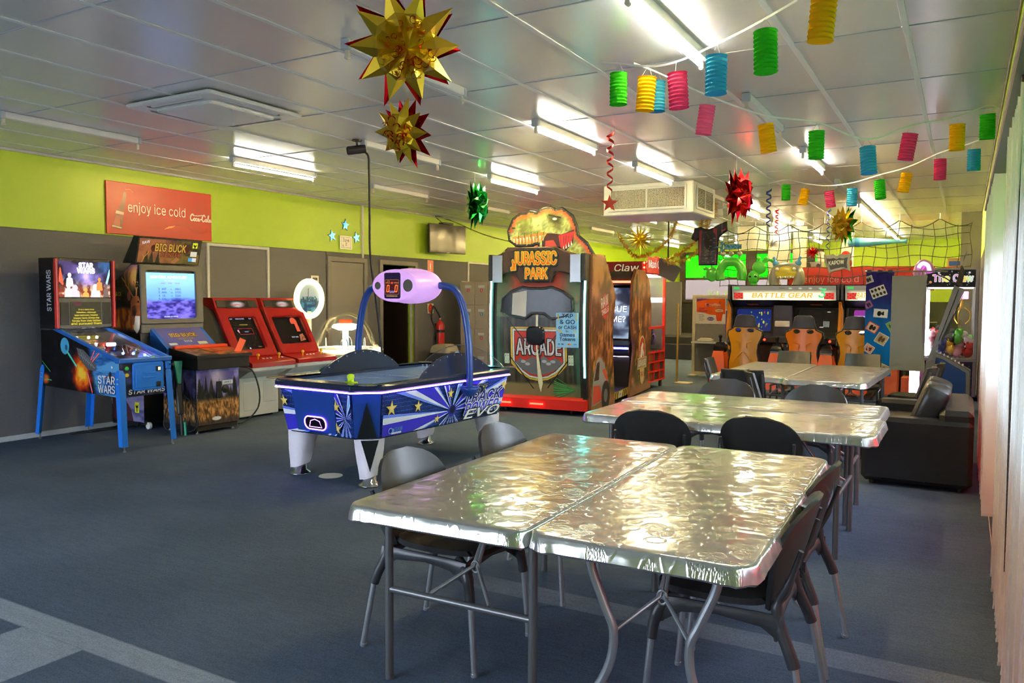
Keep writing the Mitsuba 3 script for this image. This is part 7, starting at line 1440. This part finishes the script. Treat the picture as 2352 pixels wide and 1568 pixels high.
burst_star((-2.44, 15.2, 2.36), .15, 'foil_red', 'small red foil pompom hanging behind the net beside the drinks banner', 30)
burst_star((-3.02, 14.6, 2.50), .10, 'chrome', 'small silver foil ball hanging at the end of a red spiral', 24)

# ------------------------------------------------------------------ spiral danglers, tinsel
mat('spiral_red', '#a8242a', .3, metal=.6); mat('spiral_blue', '#28368a', .3, metal=.6)
def spiral(x, y, z0, z1, m, label, tail=None):
    t = Thing('spiral_dangler', label, 'hanging decoration', None, TR(x, y, 0)); n = 70; s = np.linspace(0, 1, n); turns = 5; tw = .035 * (1 - .3 * s)
    A = np.stack([tw * np.cos(2 * PI * turns * s), tw * np.sin(2 * PI * turns * s), z0 + (z1 - z0) * s], -1)
    P = np.stack([A, A + np.stack([s * 0, s * 0, .028 - .01 * s], -1)], 1)
    N = np.stack([np.cos(2 * PI * turns * s), np.sin(2 * PI * turns * s), 0 * s], -1)[:, None] * .0012
    a, b = grid_mesh(P + N), grid_mesh(P - N); b.invert(); t.part('ribbon', cat(a, b), m, True); t.part('hook', cyl((0, 0, z0), (0, 0, H - .004), .002, n=5), 'white_metal')
    if tail: t.part('star_tail', mv(ext_b(star(0, 0, .08, .032), .006, .002), TR(0, 0, z1 - .10) @ facing((x, y, z1)) ), tail); t.part('thread', cyl((0, 0, z1), (0, 0, z1 - .04), .0015, n=5), 'white_metal')
    return t
spiral(-2.76, 6.52, 2.96, 2.44, 'spiral_red', 'red foil spiral with a red star at its end, hanging before the duct box', 'red_gloss')
spiral(-2.28, 10.7, 2.93, 2.44, 'spiral_blue', 'blue foil spiral hanging between the red star and the paper lanterns')
spiral(-2.70, 13.3, 2.95, 2.55, 'spiral_red', 'thin red foil spiral hanging above the green inflatables')
spiral(-1.97, 13.7, 2.95, 2.3, 'spiral_blue', 'long blue and white foil spiral hanging left of the gold and green star')
def tinsel(pts, r, ms, name, label, per=90, grp=None):
    t = Thing(name, label, 'tinsel garland', grp); S = spline(pts, 14); L = np.concatenate([[0], np.cumsum(np.linalg.norm(np.diff(S, axis=0), axis=1))]); rg = np.random.default_rng(len(pts) * 7 + int(r * 1000))
    t.part('string', tube(S, .004, 5), 'white_metal')
    for q, m in enumerate(ms):
        n = int(L[-1] * per * 3 / len(ms)); s = rg.random(n) * L[-1]; C = np.stack([np.interp(s, L, S[:, i]) for i in range(3)], -1); d = rg.normal(size=(n, 3)); d /= np.linalg.norm(d, axis=1, keepdims=True); e = np.cross(d, rg.normal(size=(n, 3))); e /= np.linalg.norm(e, axis=1, keepdims=True); e *= .006
        tip = C + d * r * (.6 + .5 * rg.random((n, 1))); v = np.stack([C - e, C + e, tip + e * .6, tip - e * .6], 1).reshape(-1, 3); i = np.arange(n)[:, None] * 4
        k = t.part('tinsel', mk(v, np.vstack([i + [0, 1, 2], i + [0, 2, 3]])), m, False); labels[k] = {'kind': 'stuff'}
    return t
GT = 'gold tinsel garlands by the red claw machine'
tinsel([(-4.94, 12.0, 2.56), (-4.72, 12.0, 2.26), (-4.54, 12.0, 2.17), (-4.18, 12.0, 2.33), (-3.96, 12.0, 2.66), (-3.93, 12.0, 2.97)], .055, ['foil_gold', 'foil_gold_pale'], 'tinsel_garland', 'gold tinsel garland draped above the red claw machine', 150, GT)
tinsel([(-4.14, 12.05, 2.10), (-3.85, 12.05, 2.24), (-3.63, 12.05, 2.45), (-3.55, 12.05, 2.75), (-3.52, 12.05, 2.97)], .055, ['foil_gold', 'foil_gold_pale'], 'tinsel_garland', 'gold tinsel garland rising to the left of the black jersey, upper strand', 150, GT)
tinsel([(-4.12, 12.1, 2.06), (-3.93, 12.1, 2.09), (-3.76, 12.1, 2.15), (-3.58, 12.1, 2.30), (-3.5, 12.1, 2.60), (-3.48, 12.1, 2.97)], .055, ['foil_gold', 'foil_gold_pale'], 'tinsel_garland', 'gold tinsel garland rising to the left of the black jersey, lower strand', 150, GT)
tinsel([(-3.42, 11.6, 2.86), (-3.36, 11.6, 2.70), (-3.30, 11.6, 2.72), (-3.26, 11.6, 2.97)], .10, ['foil_gold', 'foil_gold_pale'], 'tinsel_bunch', 'bunch of gold tinsel hanging above the black jersey', 260)
tc_ = (-6.78, 12.7)
for k, m in enumerate((['spiral_red'], ['foil_green'], ['foil_gold'], ['spiral_blue', 'plush_purple'], ['foil_red'], ['foil_gold_pale'], ['spiral_red'], ['foil_green'])):
    a = 2 * PI * k / 8; x, y = tc_; dx, dy = .32 * math.cos(a), .32 * math.sin(a); nm = ['dark red', 'green', 'gold', 'purple and blue', 'bright red', 'pale gold', 'wine red', 'dark green'][k]
    tinsel([(x, y, 2.98), (x + dx * .5, y + dy * .5, 2.90), (x + dx * .9, y + dy * .9, 2.70), (x + dx, y + dy, 2.35)], .04, m, 'tinsel_strand', f'{nm} tinsel strand of the bunch hanging left of the dinosaur head', 130, 'tinsel strands left of the dinosaur head')

# ------------------------------------------------------------------ strings of paper lanterns
for nm, c in (('green', '#38b82c'), ('yellow', '#f0be1e'), ('pink', '#e0487c'), ('light pink', '#ec6a9c'), ('blue', '#3f9fcc')):
    scene['lantern_' + nm.replace(' ', '_')] = {'type': 'blendbsdf', 'weight': 0.35, 'a': {'type': 'twosided', 'bsdf': {'type': 'diffuse', 'reflectance': rgb(c)}}, 'b': {'type': 'principledthin', 'base_color': rgb(c), 'roughness': .9, 'diff_trans': 1.5}}
LR, LH = .055, .185
lan = lathe([(.0, 0), (.018, 0), (.018, -.001), (.048, -.001)] + [(LR - (.007 if k % 2 else 0), LH * k / 18) for k in range(19)] + [(.040, LH + .001), (.038, LH)], 28)
hook_ = cat(tube([(-.035, 0, LH), (-.006, 0, LH + .055)], .0012, 5), tube([(.035, 0, LH), (.006, 0, LH + .055)], .0012, 5), tube([(-.006, 0, LH + .055), (0, 0, LH + .06), (.006, 0, LH + .055)], .0012, 5))
lan_ply = None
def lantern_string(name, a, b, items, label, flop):
    """items: (t along the string, height of the lantern's middle, colour); the ribbon passes over them"""
    global lan_ply
    a, b = np.array(a, float), np.array(b, float); d = (b - a) / np.linalg.norm(b - a); ribbon = [(a[0], a[1], H - .01)]
    for k, (t_, z, c) in enumerate(items):
        p = a + (b - a) * t_; tilt = flop * math.sin(k * 2.1) * .12
        L = Thing('paper_lantern', None, None, 'paper lanterns on the ' + name, TR(p[0], p[1], z + LH / 2 + .06) @ RZ(0, 0, 0, k * .8) @ RX(tilt) @ RY(tilt * .7) @ TR(0, 0, -LH - .06))
        ordw = ['first', 'second', 'third', 'fourth', 'fifth', 'sixth', 'seventh', 'eighth'][k]; labels[L.key] = {'label': f'{c} pleated paper lantern, {ordw} from the left on the {name}', 'category': 'lantern', 'group': 'paper lanterns on the ' + name}
        if lan_ply is None: lan_ply = (mikit.ply(lan, None, False), mikit.ply(hook_, 'white_metal', True))
        USED.add(L.key + '__paper'); L.put(L.key + '__paper', {**lan_ply[0], 'bsdf': {'type': 'ref', 'id': 'lantern_' + c.replace(' ', '_')}}); USED.add(L.key + '__wire'); L.put(L.key + '__wire', lan_ply[1]); ribbon.append((p[0], p[1], z + LH / 2 + .062))
    ribbon.append((b[0], b[1], H - .06)); S = spline(ribbon, 8); q = np.array([0, 0, .006])
    P = np.stack([S - q, S + q], 1); n = np.array([d[1], -d[0], 0]) * .0008; g1, g2 = grid_mesh(P + n), grid_mesh(P - n); g2.invert()
    one('lantern_ribbon', cat(g1, g2), 'white_paper', f'white ribbon carrying the {name} of paper lanterns', 'ribbon')
lantern_string('nearest string', (-2.05, 4.66), (-.24, 3.36), [(.101, 2.769, 'green'), (.242, 2.669, 'yellow'), (.363, 2.623, 'pink'), (.513, 2.622, 'blue'), (.667, 2.638, 'green'), (.829, 2.681, 'yellow')], '', .6)
lantern_string('middle string', (-1.87, 4.78), (.17, 7.02), [(.055, 2.793, 'blue'), (.181, 2.675, 'light pink'), (.322, 2.582, 'yellow'), (.462, 2.565, 'green'), (.603, 2.479, 'blue'), (.733, 2.605, 'pink'), (.871, 2.70, 'yellow'), (.965, 2.80, 'green')], '', 1.2)
lantern_string('far string', (-2.25, 10.52), (.17, 7.88), [(.116, 2.823, 'green'), (.237, 2.716, 'yellow'), (.355, 2.635, 'pink'), (.476, 2.608, 'blue'), (.594, 2.627, 'green'), (.714, 2.643, 'yellow'), (.829, 2.706, 'pink'), (.939, 2.728, 'blue')], '', 1.4)

# ------------------------------------------------------------------ net with inflatables, jersey, toy sword
mat('net_black', '#23261c', .7)
NX = np.linspace(-4.2, .05, 24); NY = 15.42
def ntop(x): return 2.90 - .14 * abs(math.sin((x + 4.14) * PI / .62))
nw = lambda x, z: (x + .02 * math.sin(z * 9 + x * 5), NY + .03 * math.sin(x * 3 + z * 4), z + .025 * math.sin(x * 7 + z * 3))
nt = Thing('cargo_net', 'dark cord net hung from ceiling hooks across the far end of the hall', 'net')
cs = []
for x in NX: cs.append(tube([nw(x, z) for z in np.linspace(1.72 if x < -1 else 2.0, ntop(x), 9)], .0055, 4))
for z in (1.74, 1.92, 2.08, 2.26, 2.44, 2.62, 2.74): cs.append(tube([nw(x, z) for x in np.linspace(-4.2 if z > 1.95 or True else -2, .05 if z > 2.0 else -1.2, 40)], .0055, 4))
nt.part('mesh', cat(cs), 'net_black', True); nt.part('head_rope', tube([(x, NY, ntop(x)) for x in np.linspace(-4.2, .05, 90)], .008, 5), 'net_black', True)
nt.part('hook', cat(*[cyl((x, NY, 2.89), (x, NY, 2.996), .008, n=6) for x in np.arange(-4.14, .05, .62)]), 'steel')
mat('inflate_green', '#3fae3a', .25, spec=.6); mat('inflate_yellow', '#c8bc3a', .25); mat('inflate_grey', '#7e807a', .25); mat('inflate_blue', '#3a86c8', .25)
A0 = 15.28
def infl(name, label, x, z, cat_='inflatable toy'):
    return Thing(name, label, cat_, None, TR(x, A0, z))
t = infl('inflatable_monster', 'green inflatable arch-shaped monster with three eye stalks hanging on the net', -3.93, 2.02); t.part('body', tube(spline([(-.20, 0, -.16), (-.21, 0, .02), (-.12, 0, .17), (0, 0, .20), (.12, 0, .17), (.21, 0, .02), (.20, 0, -.16)], 6), .085, 14), 'inflate_green', True)
for k in (-.14, 0, .14): s_ = t.part('eye_stalk', cyl((k, 0, .25), (k * 1.15, 0, .32), .02, n=10), 'inflate_green', True); t.part('eye', ball((k * 1.15, 0, .35), .05), 'inflate_grey', True, parent=s_)
t = infl('inflatable_claw', 'small green inflatable claw hanging left of the arch-shaped monster', -4.30, 2.0); t.part('palm', ball((0, 0, -.02), (.12, .06, .14)), 'inflate_green', True); t.part('finger', cat(tube(spline([(-.05, 0, .05), (-.12, 0, .1), (-.16, 0, .08)], 5), .028, 8), tube(spline([(.02, 0, .1), (.0, 0, .18), (.03, 0, .24)], 5), .028, 8), tube(spline([(-.06, 0, -.08), (-.13, 0, -.10), (-.15, 0, -.05)], 5), .025, 8)), 'inflate_green', True)
t = infl('inflatable_claw', 'green inflatable claw with three knobs hanging above the small alien', -3.40, 2.12); t.part('palm', ball((0, 0, -.02), (.13, .06, .13)), 'inflate_green', True); t.part('finger', cat(*[cat(tube(spline([(.03 * q, 0, .05), (.09 * q + .04, 0, .12), (.12 * q + .06, 0, .17 - .05 * abs(q))], 5), .025, 8), ball((.12 * q + .06, 0, .18 - .05 * abs(q)), .04, 1)) for q in (-.6, .6, 1.5)]), 'inflate_green', True)
t = infl('toy_alien', 'small green inflatable alien with black eyes sitting on the racing cabinet', -3.50, 1.86); t.part('head', ball((0, 0, .06), (.11, .09, .13)), 'inflate_green', True); t.part('eye', cat(ball((-.045, -.075, .07), (.035, .015, .018), 1), ball((.045, -.075, .07), (.035, .015, .018), 1)), 'black_gloss', True); t.part('body', ball((0, 0, -.17), (.10, .08, .14)), 'inflate_green', True); t.part('arm', cat(tube([(-.08, 0, -.10), (-.14, -.02, -.22)], .03, 8), tube([(.08, 0, -.10), (.14, -.02, -.22)], .03, 8)), 'inflate_green', True)
t = infl('inflatable_mask', 'yellow and grey inflatable monster mask with an open mouth and blue horns on the net', -2.90, 1.93); t.part('body', tube(spline([(-.16, 0, -.26), (-.23, 0, -.05), (-.17, 0, .12), (0, 0, .16), (.17, 0, .12), (.23, 0, -.05), (.16, 0, -.26)], 6), .10, 14), 'inflate_grey', True); t.part('face', ball((0, -.06, .08), (.24, .06, .13)), 'inflate_yellow', True); t.part('eye', cat(ball((-.15, -.11, .13), .035, 1), ball((.15, -.11, .13), .035, 1)), 'white_metal', True); t.part('tooth', cat(*[ball((.045 * k, -.115, -.02), .022, 1) for k in range(-3, 4)]), 'white_metal', True)
for s in (-1, 1): t.part('horn', cat(ball((s * .20, 0, .24), .06, 1), cyl((s * .2, 0, .27), (s * .24, 0, .36), .025)), 'inflate_blue', True)
t = infl('blue_bat', 'pale blue inflatable baseball bat hanging level on the net before the green wall', -1.86, 2.52); t.part('bat', mv(lathe([(0, 0), (.055, .01), (.075, .06), (.08, .30), (.05, .60), (.03, .80), (.03, .92), (.05, .95), (0, .96)], 20), FR((0, 0, 0), (0, 0, 1), (0, 1, 0)) @ np.eye(4) if False else RY(A90)), 'sky_blue', True); t.part('band', mv(lathe([(.081, .12), (.081, .2)], 20), RY(A90)), 'inflate_blue', True)
mat('sky_blue', '#5fb4d4', .3)
t = infl('speech_cutout', 'grey and black cut-out reading KAPOW hanging beside the red doll', -2.04, 2.18, 'sign'); kp = Polygon([(-.22, .14), (-.14, .12), (-.06, .15), (0, .10), (.06, .15), (.14, .12), (.24, .16), (.22, -.02), (.24, -.17), (.14, -.12), (0, -.16), (-.12, -.20), (-.16, -.08), (-.2, 0)]); t.part('thread', cyl((0, 0, .08), (0, 0, .81), .002, n=5), 'cable'); t.part('card', mv(ext_b(kp, .03, .006), XZ()), 'inflate_grey'); ka = Art(.5, .4, eps=.001); ka.add(affinity.translate(affinity.scale(kp, .78, .62), .25, .19), '#141414').add(affinity.rotate(txt('KAPOW', .07, True, w=.26, at=(.25, .155), anchor='c'), 6), '#cfd0cc'); t.art('print', ka, XZ(-.25, -.0312, -.2))
js = Thing('jersey', 'black and red printed sports jersey hanging from the ceiling below gold tinsel', 'jersey', M=TR(-3.32, 11.62, 2.30))
jo = Polygon([(-.13, .27), (-.22, .25), (-.27, .10), (-.19, .05), (-.165, .12), (-.155, -.20), (-.15, -.30), (.13, -.30), (.145, .10), (.17, .14), (.27, .20), (.26, .34), (.10, .28), (.04, .235), (-.06, .235)])
jm = ext_b(jo, .05, .018).subdivide_to_size(.05); jm.vertices[:, 2] += .012 * np.sin(jm.vertices[:, 0] * 22) * np.cos(jm.vertices[:, 1] * 6); js.part('cloth', mv(jm, XZ(0, .025, 0)), 'black_plastic', 40)
ja = Art(.6, .7, eps=.0008); off = lambda g: affinity.translate(g, .3, .35); jc = off(jo.buffer(-.02))
for pts, c in (([(-.14, .22), (-.10, .22), (-.11, -.1), (-.13, -.28), (-.15, -.28)], '#8a1a20'), ([(.06, .24), (.12, .24), (.13, -.28), (.10, -.28), (.10, 0)], '#8a1a20'), ([(-.26, .12), (-.2, .07), (-.18, .10), (-.25, .15)], '#b8262a'), ([(.2, .18), (.27, .22), (.27, .25), (.2, .21)], '#b8262a')): ja.add(off(Polygon(pts)), c, jc)
rg = random.Random(2)
for k in range(40): x, y = rg.uniform(-.12, .10), rg.uniform(-.26, .20); ja.add(off(sbox(x, y, x + .03 * rg.random() + .006, y + .008)), rg.choice(['#6a6a70', '#8a8a90', '#4a2a2c', '#5a5a62']), jc)
js.art('print', ja, XZ(-.3, -.030, -.35), warp=None); js.part('hanger', tube(spline([(-.16, 0, .26), (0, 0, .31), (.0, 0, .36), (.0, 0, .69)], 5), .005, 6), 'steel')
tsw = Thing('toy_sword', 'teal blocky toy sword hanging level in front of the black jersey', 'toy sword', M=TR(-3.06, 11.50, 2.245))
cells_ = [(x, y) for x in range(0, 11) for y in (-1, 0, 1)] + [(-2, y) for y in range(-3, 4)] + [(-1, y) for y in (-2, 2)] + [(-3, 0), (-4, 0), (-5, 0)]
sw = unary_union([sbox(.022 * x, .022 * y, .022 * x + .023, .022 * y + .023) for x, y in cells_]); tsw.part('blade', mv(ext_b(sw, .03, .003), XZ(0, .015, 0)), 'sword_dark')
sa2 = Art(.5, .3, eps=.001); rg = random.Random(6)
for x, y in cells_: sa2.add(affinity.translate(sbox(.022 * x + .002, .022 * y + .002, .022 * x + .020, .022 * y + .020), .15, .15), rg.choice(['#4fa8bc', '#6fc0d0', '#2f7f96', '#8ad0dc']))
tsw.art('print', sa2, XZ(-.15, -.0162, -.15)); tsw.part('thread', cat(cyl((-.04, 0, .02), (-.04, 0, .745), .0015, n=5), cyl((.2, 0, .02), (.2, 0, .745), .0015, n=5)), 'white_metal')
mat('sword_dark', '#1f5f72', .4)
bs2 = Thing('tilted_monitor', 'dark flat monitor tilted on a ceiling bracket to the right of the red claw machine', 'monitor', M=TR(-4.05, 12.7, 0)); bs2.part('case', mv(bx(-.20, .20, -.03, .03, -.14, .14, .01), TR(-.28, 0, 1.98) @ RY(.5) @ RZ(0, 0, 0, .5)), 'bezel_grey'); bs2.part('pole', cyl((-.28, .06, 2.05), (-.28, .06, 2.996), .015), 'black_plastic')
bar = Thing('barrier_post', 'slim yellow post with a flat foot standing behind the red claw machine', 'post', M=TR(-4.42, 13.6, 0)); bar.part('pole', cyl((0, 0, .02), (0, 0, 1.42), .018), 'brass'); bar.part('foot', bx(-.03, .26, -.12, .12, 0, .025, .006), 'cream')
